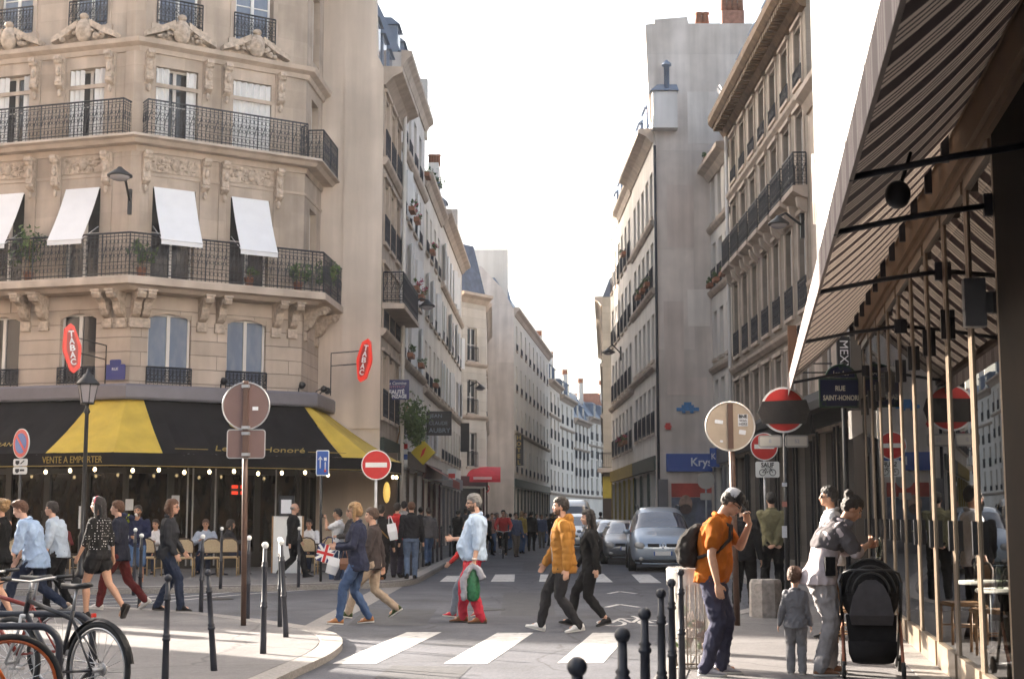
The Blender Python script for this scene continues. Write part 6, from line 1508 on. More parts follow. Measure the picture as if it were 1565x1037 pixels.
nm = ('nearest', 'second nearest', 'third', 'fourth', 'fifth', 'farthest')
for i, (px, py) in enumerate(((882, 1002), (951, 957), (985, 927), (1010, 898), (1026, 883), (1040, 868))):
    # tops are read from the picture, the row follows the kerb
    zt_ = ZR + .97; d = ray(px, py); k_ = (zt_ - EYE) / d[2]; o = dup(bdk); o.location = (d[0] * k_, d[1] * k_, ZR); o.rotation_euler = (0, 0, 0); o['label'] = nm[i] + ' black ball topped bollard of the row along the right kerb'; o['group'] = 'black bollards along the right kerb'
# bollards far along the left kerb
bfar = bollard('bollard', 1.1, False, .045, 'x', 'dark bollards receding along the left kerb'); 
for k in range(14):
    y = 37.5 + k * 1.55 + (2.2 if k > 6 else 0); o = bfar if k == 0 else dup(bfar); yk = y
    xk = -2.33 + .0335 * (y - 37); o.location = (xk - .3, y, ZC); o['label'] = 'slim dark bollard in the row receding along the left kerb of the side street'
# granite block
p = G(1171, 942, ZR); B = MB(); oc = [(.235 * cos(pi / 8 + pi * k / 4), .235 * sin(pi / 8 + pi * k / 4)) for k in range(8)]
B.loft([[(p.x + x * 1.05, p.y + y * 1.05, p.z - .02) for x, y in oc], [(p.x + x, p.y + y, p.z + .48) for x, y in oc], [(p.x + x * .9, p.y + y * .9, p.z + .53) for x, y in oc]], False)
tag(B.build('stone_block', mat('rough granite', (.30, .27, .25), .85, var=.25, vs=14, bump=.6, bs=40), None, origin=tuple(p)), 'squat eight sided granite block standing on the right pavement', 'stone bollard')
# litter bag stand
p = Vector((1.72, 13.75, ZR)); t = thing('litter_bin', p, 'hooped metal litter stand with a clear plastic bag of rubbish beside the right bollards', 'litter bin')
B = MB()
for k in range(16):
    a = 2 * pi * k / 16; B.tube([(p.x + .20 * cos(a), p.y + .20 * sin(a), p.z + .02), (p.x + .225 * cos(a), p.y + .225 * sin(a), p.z + .5), (p.x + .20 * cos(a), p.y + .20 * sin(a), p.z + .93)], .0065, 5)
for z, r_ in ((.02, .2), (.93, .2), (.9, .2), (.3, .218)): B.tube([(p.x + r_ * cos(2 * pi * k / 24), p.y + r_ * sin(2 * pi * k / 24), p.z + z) for k in range(24)], .011 if z != .3 else .005, 6, closed=True)
B.tube([(p.x + .22, p.y + .12, p.z), (p.x + .22, p.y + .12, p.z + 1.05)], .025, 8); B.build('hoop_frame', mat('weathered grey steel', (.25, .21, .17), .5, metal=.4, var=.2), t)
bgm = bpy.data.materials.new('clear plastic bag'); bgm.use_nodes = True; b_ = bgm.node_tree.nodes['Principled BSDF']; b_.inputs['Base Color'].default_value = (.62, .6, .57, 1); b_.inputs['Roughness'].default_value = .25; b_.inputs['Alpha'].default_value = .42
B = MB(); rg = random.Random(4); B.loft([[(p.x + r_ * cos(2 * pi * k / 20) * (1 + .08 * sin(k * 2.7 + z * 9)), p.y + r_ * sin(2 * pi * k / 20) * (1 + .08 * sin(k * 2.7 + z * 9)), p.z + z) for k in range(20)] for z, r_ in ((.12, .05), (.16, .13), (.3, .18), (.55, .19), (.8, .195), (.95, .215), (.93, .235), (.78, .235))], True, False); B.build('bag', bgm, t)
B = MB()
for k in range(22): B.ell((p.x + rg.uniform(-.11, .11), p.y + rg.uniform(-.11, .11), p.z + rg.uniform(.2, .55)), (rg.uniform(.03, .07), rg.uniform(.03, .07), rg.uniform(.03, .06)), 6, 5); B.cur = rg.randrange(3)
B.build('rubbish', [mat('crumpled paper', (.55, .45, .38), .8, var=.2), mat('green rubbish', (.16, .22, .08), .7), mat('brown rubbish', (.25, .14, .08), .7)], t)
# ------------------------------------------------------------------ menu board, red awning, climbing plant, balcony plants, mosaics
p = G(440, 878, ZC); p.y = 36.2; p.x = D(440, 800, 36.2).x; t = thing('menu_board', (p.x, p.y, ZC), 'tall white menu board with a black display case on top beside the cafe terrace', 'menu board')
zq = lambda py: D(440, py, 36.2).z
B = MB(); B.box(p.x - .36, p.x + .36, p.y - .02, p.y + .04, ZC, zq(788)); B.build('board', WHITEP, t)
B = MB(); B.box(p.x - .40, p.x - .36, p.y - .03, p.y + .05, ZC, zq(788)); B.box(p.x + .36, p.x + .4, p.y - .03, p.y + .05, ZC, zq(788)); B.build('frame', WOODC, t)
B = MB(); B.box(p.x - .22, p.x + .16, p.y - .06, p.y + .06, zq(788), zq(757)); c_ = B.build('display_case', BLACKP, t); B = MB(); B.box(p.x - .17, p.x + .09, p.y - .068, p.y - .06, zq(784), zq(763)); B.build('menu_sheet', PAPER, c_)
y = 84.0; a, b_ = D(711, 712, y), D(765, 734, y); t = thing('shop_awning', ((a.x + b_.x) / 2, y, b_.z), 'bright red curved shop awning far down the left side of the street', 'awning'); RA = mat('red awning cloth', (.50, .03, .05), .7, var=.1)
B = MB(); nq = 6
for i in range(nq):
    t0, t1 = i / nq * pi / 2, (i + 1) / nq * pi / 2; B.quad((a.x, y - .9 * sin(t0), a.z - .75 * (1 - cos(t0))), (b_.x, y + 1.5 - 1.9 * sin(t0), a.z - .75 * (1 - cos(t0))), (b_.x, y + 1.5 - 1.9 * sin(t1), a.z - .75 * (1 - cos(t1))), (a.x, y - .9 * sin(t1), a.z - .75 * (1 - cos(t1))))
B.build('canopy', RA, t); B = MB(); B.quad((a.x, y - .9, b_.z - .1), (b_.x, y - .4, b_.z - .1), (b_.x, y - .4, a.z - .74), (a.x, y - .9, a.z - .74)); v_ = B.build('valance', RA, t)
B = MB(); B.box(a.x + .5, b_.x - .5, y - .8, y - .79, b_.z + .05, b_.z + .2); B.build('pale_band', mat('pinkish white', (.65, .45, .5), .6), v_)
c = D(636, 640, 48.0); t = thing('climbing_plant', (c.x, 48, c.z), 'large mass of green creeper hanging on the left house below the beauty sign', 'plant'); B = MB(); leaves(B, (c.x - .1, 48, c.z), (.45, .7, .75), 900, .075, 8); leaves(B, (c.x, 48.2, c.z - .45), (.3, .5, .4), 300, .07, 9); B.build('leaves', [LEAF1, LEAF2], t)
B = MB(); B.tube([(-3.9, 48, c.z - .9), (-3.7, 48, c.z), (-3.5, 48, c.z + .5)], .03, 5); B.build('stem', WOODC, t)
def potted(p, label, r, h, n, seed, size=.07, pot=True):
    t = thing('potted_plant', p, label, 'plant'); B = MB(); B.lathe([(.10, 0), (.14, .24), (.15, .26)], 12, p); B.build('pot', TERRA, t)
    B = MB(); leaves(B, (p[0], p[1], p[2] + .3 + h / 2), (r, r, h / 2), n, size, seed); B.build('leaves', [LEAF1, LEAF2], t); B = MB()
    for k in range(4): B.tube([(p[0], p[1], p[2] + .2), (p[0] + r * .6 * cos(k * 1.7), p[1] + r * .6 * sin(k * 1.7), p[2] + .3 + h * .6)], .008, 4)
    B.build('stem', WOODC, t)
bp_ = lambda F, x, o=.45: tuple(F @ V(x, -o, 7.985))
potted(bp_(FA, -3.0), 'feathery green shrub on the long balcony at the left edge', .5, 1.35, 260, 11)
potted(bp_(FBm, .1), 'dark spiky pot plant behind the railing at the balcony corner', .32, .7, 120, 12, .09)
potted(bp_(FBm, 4.7), 'low brown green plant at the right end of the long balcony', .4, .5, 200, 13)
potted(bp_(FC, .9, .55), 'bushy green plant on the balcony return against the beige wall', .4, .9, 300, 14)
potted(bp_(FBm, 3.2), 'terracotta potted plant behind the railing under the right blind', .2, .3, 60, 15)
MOS = mat('blue mosaic tiles', (.04, .20, .46), .4, var=.3, vs=20); c = D(1051, 623, 56.9); B = MB(Fz(c, 90))
for x, z, w_, h_ in ((0, 0, .5, .24), (-.3, -.06, .3, .14), (.3, -.05, .3, .14), (0, .16, .3, .14), (-.16, -.16, .14, .1), (.16, -.16, .14, .1)): B.box(x - w_ / 2, x + w_ / 2, -.03 - abs(x) * .01 - z * .01, .0, z - h_ / 2, z + h_ / 2)
tag(B.build('wall_mosaic', MOS, None, origin=tuple(c)), 'small blue tile mosaic on the bare grey gable', 'mosaic')
c = D(1021, 651, 56.9); B = MB(Fz(c, 90)); B.box(-.1, .1, -.02, 0, -.13, .13); B.box(-.14, .14, -.025, 0, -.05, .03); tag(B.build('wall_mosaic', REDP, None, origin=tuple(c)), 'tiny red tile mosaic on the bare grey gable', 'mosaic')

# clutter of the left shopfronts: lit display, barber pole, little red awning and box sign
p = D(591, 752, 43.2); t = thing('shop_display', p, 'glowing yellow lit window display between the cafe awning and the narrow street', 'shop display')
B = MB(); B.box(p.x - .30, p.x + .30, 43.30, 43.54, ZC, p.z + 1.2); B.build('display_frame', SHOPS[1], t)
B = MB(); B.ell(p, (.11, .07, .32), 12, 8); B.build('lit_globe', mat('warm lit globe', (1, .8, .3), .4, var=0, emit=((1, .62, .12), .07)), t)
p = D(619, 690, 49.0); t = thing('barber_pole', p, 'red, white and blue barber pole on the left shopfronts near the yellow diamond sign', 'barber pole')
for k, m_ in enumerate((WHITEP, BLUEP, WHITEP, REDP, WHITEP)): B = MB(); B.lathe([(.09, -.45 + .18 * k), (.09, -.27 + .18 * k)], 14, p); B.build('pole_band', m_, t)
B = MB(); B.ell(p + V(0, 0, .5), .1); B.ell(p - V(0, 0, .5), .1); B.tube([p + V(0, 0, .5), p + V(-.4, .1, .5)], .02, 5); B.tube([p - V(0, 0, .5), p + V(-.4, .1, -.5)], .02, 5); B.tube([p + V(0, 0, .5), p - V(0, 0, .5)], .05, 6); B.build('bracket', STEEL, t)
a, b_ = D(668, 712, 60), D(704, 742, 60); t = thing('shop_awning', (a.x, 60, b_.z), 'small dull red awning on a dark shopfront before the bright red one', 'awning')
B = MB(); B.quad((-3.5, 58, a.z), (-3.4, 63, a.z), (-2.3, 63, b_.z + .2), (-2.4, 58, b_.z + .2)); B.build('canopy', mat('dull red awning cloth', (.30, .035, .03), .7, var=.15), t); B = MB(); B.quad((-2.4, 58, b_.z + .2), (-2.3, 63, b_.z + .2), (-2.3, 63, b_.z - .1), (-2.4, 58, b_.z - .1)); B.build('valance', MATS['dull red awning cloth'], t)
B = MB(); B.tube([(-3.4, 58, b_.z + .2), (-2.4, 58, b_.z + .2)], .02, 5); B.build('arm', STEEL, t)
th, p, F, w_, h_ = blade('hanging_sign', 'white and red box sign hanging just before the bright red awning', 684, 697, 716, 732, 70.0, WHITEP, wall_x=-3.2)
B = MB(F); B.box(-w_ * .4, w_ * .4, -.012, -.003, -h_ * .4, h_ * .05); B.build('red_field', REDP, p)
th, p, F, w_, h_ = blade('hanging_sign', 'tall black banner sign on the white rusticated corner', 704, 717, 646, 690, 79.0, MATS['black sign'], wall_x=-2.9)
# ------------------------------------------------------------------ cars
TYRE = mat('tyre rubber', (.016, .016, .017), .8, var=.2, vs=20); ALLOY = mat('alloy wheel', (.42, .42, .43), .35, metal=.8, var=.1)
CARG = pane_glass('car glass', ior=1.5, rough=.01, gain=2.4, body=(.055, .065, .10)); PLAST = mat('black bumper plastic', (.018, .018, .02), .5, var=.15)  # bluish body of the car glass stands in for reflected sky
LENS = pane_glass('headlamp lens', ior=1.5, rough=.03, gain=2, body=(.45, .44, .42)); ORNG = mat('amber lens', (.5, .18, .02), .3, var=0)
def paint(name, rgb): 
    m = mat(name, rgb, .28, metal=.45, var=.04, vs=2); m.node_tree.nodes['Principled BSDF'].inputs['Coat Weight'].default_value = .6; return m
def car(label, loc, rz, pm, st, ws, roof_rails=False, group='cars parked along the right kerb', grille=True, wheel_y=(.75, 3.5), wr=.32, name='parked_car'):
    """front at local y=0, length along +y; st rows: (y, half width, bottom, belt z, roof half width, top z); ws = (first, last) windscreen station"""
    t = thing(name, loc, label, 'car', group, rz); rings = []
    for y, w_, zb, zbe, wr_, zt_ in st:
        half = [(0, zb), (w_ * .85, zb), (w_, zb + .13), (w_ * 1.01, zb + (zbe - zb) * .62), (w_ * .985, zbe), (wr_ * 1.02, zt_ - .075 * (1 if zt_ - zbe > .3 else .4)), (wr_ * .72, zt_ - .012), (0, zt_)]
        rings.append([(x, y, z) for x, z in half] + [(-x, y, z) for x, z in half[-2:0:-1]])
    n = len(rings[0]); B = MB(); B.add([p for r in rings for p in r], []); 
    for i in range(len(rings) - 1):
        for k in range(n):
            seg = k if k < 7 else n - 1 - k; cab = st[i][5] - st[i][3] > .35 or st[i + 1][5] - st[i + 1][3] > .35
            B.cur = 1 if (cab and seg == 4 and ws[0] <= i < ws[1] + 3) else (2 if ws[0] <= i < ws[1] and seg >= 5 else 0)
            if B.cur == 1 and i == ws[0]: B.cur = 1
            B.f.append([i * n + k, (i + 1) * n + k, (i + 1) * n + (k + 1) % n, i * n + (k + 1) % n]); B.mi.append(B.cur); B.sm.append(True)
    B.cur = 0; B.f += [list(range(n)), list(range(len(rings) * n - 1, (len(rings) - 1) * n - 1, -1))]; B.mi += [0, 0]; B.sm += [True, True]
    me = B.mesh('tmp', [pm, CARG, CARG]); o = bpy.data.objects.new('tmp', me); COL.objects.link(o); s = o.modifiers.new('s', 'SUBSURF'); s.levels = 2; s.render_levels = 2
    dg = bpy.context.evaluated_depsgraph_get(); m2 = bpy.data.meshes.new_from_object(o.evaluated_get(dg)); bpy.data.objects.remove(o)
    for mi, nm, mt in ((0, 'body', pm), (1, 'side_window', CARG), (2, 'windscreen', CARG)):
        Q = MB(); Q.smooth = True; mp = {}
        for pl in m2.polygons:
            if pl.material_index != mi: continue
            f = []
            for v in pl.vertices:
                if v not in mp: mp[v] = len(Q.v); Q.v.append(m2.vertices[v].co.copy() + (m2.vertices[v].normal * .003 if mi else Vector()))
                f.append(mp[v])
            Q.f.append(f); Q.mi.append(0); Q.sm.append(True)
        if Q.f: Q.build(nm, mt).parent = t
    W = max(s_[1] for s_ in st); f0 = st[1]
    def loc_part(Q, nm, m): q = Q.build(nm, m); q.parent = t; return q
    for y in wheel_y:
        for s in (-1, 1):
            R = RY(pi / 2).to_3x3(); Q = MB(); Q.lathe([(wr * .62, -.09), (wr * .97, -.1), (wr, -.06), (wr, .06), (wr * .97, .1), (wr * .62, .09)], 22, (s * (W - .07), y, wr), R, caps=False); Q.lathe([(wr * 1.13, -.105), (wr * 1.13, .098)], 22, (s * (W - .09), y, wr + .02), R)
            wl = loc_part(Q, 'wheel', TYRE); Q = MB(); Q.lathe([(wr * .63, .0), (wr * .6, .09), (.1, .075), (.06, .09)], 18, (s * (W - .07), y, wr), RY(s * pi / 2).to_3x3()); q = Q.build('rim', ALLOY); q.parent = wl
    hz = st[2][5]; fy = st[0][0]
    for s in (-1, 1):
        Q = MB(); Q.ell((s * W * .70, st[1][0] + .06, f0[3] + .0), (.17, .13, .105), 12, 8, RZ(s * .5).to_3x3() @ RY(-s * .25).to_3x3()); h = loc_part(Q, 'headlight', LENS)
        Q = MB(); Q.ell((s * (W + .06), st[ws[0]][0] + .35, st[ws[0]][3] + .08), (.10, .05, .07), 10, 7); Q.tube([(s * (W - .05), st[ws[0]][0] + .37, st[ws[0]][3] + .04), (s * (W + .06), st[ws[0]][0] + .36, st[ws[0]][3] + .07)], .025, 5); loc_part(Q, 'mirror', pm)
        Q = MB(); Q.ell((s * W * .66, fy + .02, .36), (.08, .05, .05), 10, 6); loc_part(Q, 'fog_lamp', LENS)
    if grille:
        for s in (-1, 1):
            Q = MB(); Q.box(s * .10, s * .42, fy - .018, fy + .15, f0[3] - .03, f0[3] + .055); loc_part(Q, 'grille', PLAST)
        Q = MB(); Q.tube([(0, fy - .03, f0[3] + .085), (.05, fy - .03, f0[3] + .01), (0, fy - .03, f0[3] - .065), (-.05, fy - .03, f0[3] + .01)], .014, 5, closed=True); loc_part(Q, 'emblem', mat('chrome', (.75, .75, .75), .12, metal=1, var=0))
    Q = MB(); Q.box(-.26, .26, fy - .035, fy, .46, .57); pl_ = loc_part(Q, 'number_plate', WHITEP); Q = MB(); Q.box(-.26, -.22, fy - .038, fy - .034, .46, .57); Q.box(.22, .26, fy - .038, fy - .034, .46, .57); q = Q.build('plate_band', BLUEP); q.parent = pl_
    Q = MB(); Q.tube([(-W * .82, fy + .2, .31), (-W * .6, fy + .02, .30), (0, fy - .02, .30), (W * .6, fy + .02, .30), (W * .82, fy + .2, .31)], .045, 8); Q.tube([(-W * .7, fy + .06, .25), (0, fy, .24), (W * .7, fy + .06, .25)], .05, 8); b_ = loc_part(Q, 'lower_grille', PLAST)
    Q = MB(); Q.tube([(-W * .84, fy + .18, .26), (-W * .6, fy - .005, .235), (0, fy - .05, .23), (W * .6, fy - .005, .235), (W * .84, fy + .18, .26)], .018, 6); loc_part(Q, 'bumper_lip', pm)
    if roof_rails:
        for s in (-1, 1):
            Q = MB(); w_ = st[ws[1]][4]; Q.tube([(s * w_ * .92, st[ws[1]][0] + .15, st[ws[1]][5] - .02), (s * w_ * .94, st[ws[1]][0] + .3, st[ws[1]][5] + .09), (s * w_ * .94, st[-3][0], st[-3][5] + .06), (s * w_ * .92, st[-3][0] + .1, st[-3][5] - .03)], .02, 6); loc_part(Q, 'roof_rail', PLAST)
    Q = MB(); yb = st[ws[0]][0]; Q.tube([(-.5, yb + .02, st[ws[0]][5] + .01), (.05, yb + .06, st[ws[0]][5] + .05)], .012, 4); Q.tube([(.1, yb + .02, st[ws[0]][5] + .01), (.6, yb + .08, st[ws[0]][5] + .05)], .012, 4); loc_part(Q, 'wiper', PLAST)
    return t
MPV = [(0, .58, .36, .56, .52, .62), (.05, .78, .24, .66, .66, .74), (.32, .885, .20, .80, .74, .92), (.9, .91, .19, .93, .74, 1.06), (1.8, .915, .19, 1.0, .655, 1.60), (2.3, .915, .19, 1.01, .645, 1.675), (3.6, .91, .2, 1.02, .63, 1.66), (4.25, .88, .22, 1.02, .58, 1.52), (4.5, .78, .28, .95, .55, 1.05)]
HATCH = [(0, .56, .34, .52, .50, .58), (.05, .74, .22, .62, .64, .68), (.32, .82, .19, .74, .70, .82), (.95, .84, .18, .86, .69, .95), (1.75, .845, .18, .90, .58, 1.38), (2.2, .845, .18, .91, .57, 1.44), (3.1, .84, .19, .92, .55, 1.40), (3.65, .80, .21, .92, .52, 1.22), (3.9, .72, .28, .85, .5, .92)]
VAN = [(0, .70, .40, .70, .64, .80), (.06, .90, .28, .85, .80, .98), (.35, .98, .24, 1.02, .86, 1.16), (.75, 1.0, .24, 1.15, .84, 1.32), (1.5, 1.0, .24, 1.3, .82, 2.15), (2.0, 1.0, .24, 1.32, .84, 2.42), (4.2, 1.0, .26, 1.32, .84, 2.44), (5.2, .99, .28, 1.32, .84, 2.40), (5.3, .95, .32, 1.3, .80, 2.3)]
SILV = paint('silver blue paint', (.34, .40, .48)); PWHI = paint('white car paint', (.70, .71, .72)); PGRY = paint('dark grey paint', (.13, .14, .16)); PBLU = paint('pale blue paint', (.40, .47, .54))
car('silver blue people carrier with roof rails parked facing the crossing', (4.22, 40.2, 0), radians(-3), SILV, [(a, b_, c * 1.1, d * 1.1, e_, f_ * 1.1) for a, b_, c, d, e_, f_ in MPV], (3, 4), True)
car('dark grey hatchback parked right behind the silver people carrier', (3.75, 46.3, 0), radians(-2), PGRY, HATCH, (3, 4))
car('pale blue hatchback parked third from the crossing', (3.72, 51.6, 0), radians(-2), PBLU, HATCH, (3, 4))
car('silver hatchback parked fourth from the crossing', (3.55, 56.8, 0), radians(-3), SILV, HATCH, (3, 4))
car('white compact car parked in front of the white van', (3.0, 63.0, 0), radians(2), PWHI, MPV, (3, 4))
car('tall white delivery van far along the right kerb', (3.15, 72.0, 0), radians(0), PWHI, VAN, (3, 4), False, 'vans', False, (.9, 4.3), .34, 'parked_van')['category'] = 'van'
# ------------------------------------------------------------------ two wheelers
def wheel(parent, c, r, tyre_m, spokes=20, rim_m=ALLOY, w_=.022, R=None):
    Q = MB(); Q.tube([(c[0] + r * cos(2 * pi * k / 40), c[1], c[2] + r * sin(2 * pi * k / 40)) for k in range(40)], w_, 8, closed=True); w = Q.build('wheel', tyre_m); w.parent = parent
    Q = MB(); Q.tube([(c[0] + (r - w_ * 1.3) * cos(2 * pi * k / 40), c[1], c[2] + (r - w_ * 1.3) * sin(2 * pi * k / 40)) for k in range(40)], w_ * .6, 6, closed=True); q = Q.build('rim', rim_m); q.parent = w
    Q = MB()
    for k in range(spokes): a = 2 * pi * k / spokes; Q.tube([(c[0] + .02 * cos(a + 1), c[1] + (.02 if k % 2 else -.02), c[2] + .02 * sin(a + 1)), (c[0] + (r - .03) * cos(a), c[1], c[2] + (r - .03) * sin(a))], .0022, 3, smooth=False)
    Q.tube([(c[0], c[1] - .05, c[2]), (c[0], c[1] + .05, c[2])], .018, 8); q = Q.build('spokes', STEEL); q.parent = w; return w
def bicycle(label, loc, rz, fm, fm2=None, guards=True, rimm=ALLOY, r=.335, group='bicycles at the rack'):
    t = thing('bicycle', loc, label, 'bicycle', group, rz); fm2 = fm2 or fm     # front towards +x
    rw, fw = (-.50, 0, r), (.54, 0, r); bb = (-.05, 0, .29); sc_ = (-.19, 0, .76); hd0, hd1 = (.34, 0, .88), (.38, 0, .72)
    wheel(t, rw, r, TYRE, rim_m=rimm); wheel(t, fw, r, TYRE, rim_m=rimm)
    Q = MB(); Q.tube([bb, sc_], .017, 8); Q.tube([(sc_[0] + .01, 0, .70), (.35, 0, .82)], .018, 8); Q.tube([bb, hd1], .021, 8); Q.tube([hd0, hd1], .022, 8)
    for s in (-1, 1): Q.tube([bb, (rw[0], s * .06, rw[2])], .010, 6); Q.tube([(sc_[0] + .01, 0, .70), (rw[0], s * .06, rw[2])], .009, 6)
    Q.build('frame', fm).parent = t
    Q = MB()
    for s in (-1, 1): Q.tube([(.37, s * .05, .70), (.40, s * .05, .58), (fw[0], s * .05, r)], .013, 6)
    Q.tube([(.37, -.055, .70), (.37, .055, .70)], .018, 6); Q.build('fork', fm2).parent = t
    Q = MB(); Q.tube([sc_, (-.225, 0, .92)], .014, 6); sp_ = Q.build('seat_post', STEEL); sp_.parent = t
    Q = MB(); Q.loft([[(x, w_ * cos(2 * pi * k / 10), .945 + z + .022 * sin(2 * pi * k / 10)) for k in range(10)] for x, w_, z in ((-.36, .03, .015), (-.33, .075, .01), (-.26, .075, 0), (-.16, .035, .0), (-.06, .018, .002), (-.04, .008, .0))]); Q.build('saddle', PLAST).parent = t
    Q = MB(); Q.tube([hd0, (.33, 0, .96)], .014, 6); Q.tube([(.27, -.30, 1.0), (.34, -.16, .985), (.35, 0, .965), (.34, .16, .985), (.27, .30, 1.0)], .012, 6); hb = Q.build('handlebar', STEEL); hb.parent = t
    for s in (-1, 1):
        Q = MB(); Q.tube([(.30, s * .22, .995), (.25, s * .33, 1.003)], .017, 8); Q.tube([(.33, s * .2, .985), (.36, s * .28, .955)], .006, 4); Q.build('grip', PLAST).parent = hb
    Q = MB(); Q.tube([(bb[0] + .10 * cos(2 * pi * k / 24), -.045, bb[2] + .10 * sin(2 * pi * k / 24)) for k in range(24)], .008, 5, closed=True)
    for k in range(5): a = 2 * pi * k / 5; Q.tube([(bb[0], -.045, bb[2]), (bb[0] + .1 * cos(a), -.045, bb[2] + .1 * sin(a))], .006, 4)
    Q.tube([(bb[0], -.06, bb[2]), (bb[0] + .10, -.07, bb[2] - .13)], .010, 5); Q.tube([(bb[0], .06, bb[2]), (bb[0] - .10, .07, bb[2] + .13)], .010, 5); Q.box(bb[0] + .05, bb[0] + .15, -.16, -.07, bb[2] - .145, bb[2] - .12); Q.box(bb[0] - .15, bb[0] - .05, .07, .16, bb[2] + .12, bb[2] + .145)
    Q.tube([(bb[0], -.045, bb[2] + .1), (rw[0], -.045, rw[2] + .035)], .005, 4); Q.tube([(bb[0], -.045, bb[2] - .1), (rw[0], -.045, rw[2] - .035)], .005, 4); Q.lathe([(.045, -.01), (.05, 0), (.02, .01)], 14, (rw[0], -.045, rw[2]), RX(pi / 2).to_3x3()); Q.build('drivetrain', STEEL).parent = t
    if guards:
        Q = MB(); n = 16
        rg = [[(rw[0] + rr * cos(a), yy, rw[2] + rr * sin(a)) for rr, yy in ((r + .035, -.03), (r + .048, 0), (r + .035, .03))] for a in [radians(20 + 150 * k / n) for k in range(n + 1)]]
        for a_, b_ in zip(rg, rg[1:]):
            for k in range(2): Q.add([a_[k], b_[k], b_[k + 1], a_[k + 1]], [(0, 1, 2, 3), (3, 2, 1, 0)], False)
        Q.build('mudguard', PLAST).parent = t
        Q = MB(); Q.cbox((-.93 + .50, 0, r + .40), (.02, .035, .03)); Q.build('tail_light', mat('red lens', (.6, .03, .02), .3, var=0)).parent = t
    return t
ORB = mat('orange bicycle paint', (.62, .13, .02), .35, var=.06); WHB = mat('white bicycle paint', (.55, .55, .56), .35, var=.06); BLB = mat('blue bicycle paint', (.05, .10, .30), .35, var=.06)
p = D(150, 1012, 10.9); bicycle('black bicycle with a white fork, its rear wheel nearest the lone upright bollard', (p.x - .5 * cos(.6), 10.9 + .5 * sin(.6), ZI), pi - .6, BLACKP, WHB)
p = D(10, 1030, 9.7); bicycle('bright orange bicycle at the rack, cut by the left edge', (p.x - .52, 9.6, ZI), radians(24), ORB, ORB, False, mat('orange rim', (.42, .09, .02), .4))
p = D(38, 1000, 12.6); bicycle('dark bicycle with red frame tubes behind the two nearer bicycles', (p.x - .1, 12.6, ZI), pi - .35, mat('dark red bicycle paint', (.22, .03, .02), .35), BLACKP, False)
for i, (px, y, lb) in enumerate(((62, 10.6, 'nearest black hoop of the bicycle rack'), (112, 11.9, 'farthest black hoop of the bicycle rack'))):
    e = D(px + 30, 960, y).x; B = MB(); pts = [(e, y, ZI)] + [(e - .16 + .16 * cos(a), y, ZI + .52 + .16 * sin(a)) for a in [pi / 2 * k / 6 for k in range(7)]] + [(e - .95 - .16 * sin(a), y, ZI + .52 + .16 * cos(a)) for a in [pi / 2 * k / 6 for k in range(7)]] + [(e - 1.11, y, ZI)]
    B.tube(pts, .027, 10); B.lathe([(.07, 0), (.07, .012)], 12, (e, y, ZI)); tag(B.build('rack_hoop', IRON, None, origin=(e - .5, y, ZI)), lb, 'bicycle rack', 'hoops of the bicycle rack')
# kick scooter
p = G(92, 896, ZC); t = thing('kick_scooter', p, 'small dark electric kick scooter standing on the cafe pavement', 'scooter'); x, y, z = p
B = MB(); B.box(x - .35, x + .25, y - .07, y + .07, z + .11, z + .15); B.build('deck', PLAST, t); B = MB(); B.tube([(x + .27, y, z + .12), (x + .22, y, z + .6), (x - .42, y - .02, z + .28)], .025, 6); B.build('stem', PLAST, t)
for dx in (-.4, .32): B = MB(); B.lathe([(.05, -.025), (.1, -.02), (.1, .02), (.05, .025)], 14, (x + dx, y, z + .1), RX(pi / 2).to_3x3()); B.build('wheel', TYRE, t)
B = MB(); B.cbox((x - .5, y, z + .2), (.06, .05, .05)); B.build('tail_light', NEON, t)
# parked motor scooter beside the row of cars
p = Vector((2.55, 43.5, 0)); t = thing('motor_scooter', p, 'dark motor scooter parked in front of the row of cars behind the couple', 'scooter', None, 0)
B = MB()
def sx(*q): return tuple(p + Vector(q))
for yy in (0, 1.25): Q = MB(); Q.lathe([(.12, -.06), (.27, -.055), (.28, 0), (.27, .055), (.12, .06)], 18, sx(0, yy, .28), RY(pi / 2).to_3x3()); Q.build('wheel', TYRE, t)
B = MB(); B.ell(sx(0, .18, .70), (.22, .16, .32), 12, 8); B.ell(sx(0, .95, .62), (.19, .48, .2), 12, 8); B.ell(sx(0, .05, .42), (.12, .22, .13), 10, 7); B.box(p.x - .15, p.x + .15, p.y + .25, p.y + .8, .27, .33); B.build('body', PLAST, t)
B = MB(); B.ell(sx(0, 1.0, .82), (.15, .38, .07), 12, 6); B.build('saddle', BLACKP, t); B = MB(); B.tube([sx(-.33, .28, 1.06), sx(0, .2, 1.03), sx(.33, .28, 1.06)], .016, 6); B.tube([sx(-.25, .24, 1.05), sx(-.34, .2, 1.2)], .008, 4); B.ell(sx(-.36, .2, 1.22), (.07, .02, .05), 8, 6); B.ell(sx(.36, .2, 1.22), (.07, .02, .05), 8, 6); B.tube([sx(.25, .24, 1.05), sx(.34, .2, 1.2)], .008, 4); B.build('handlebar', STEEL, t)
B = MB(); B.ell(sx(0, .03, .82), (.1, .06, .07), 10, 7); B.build('headlight', LENS, t)
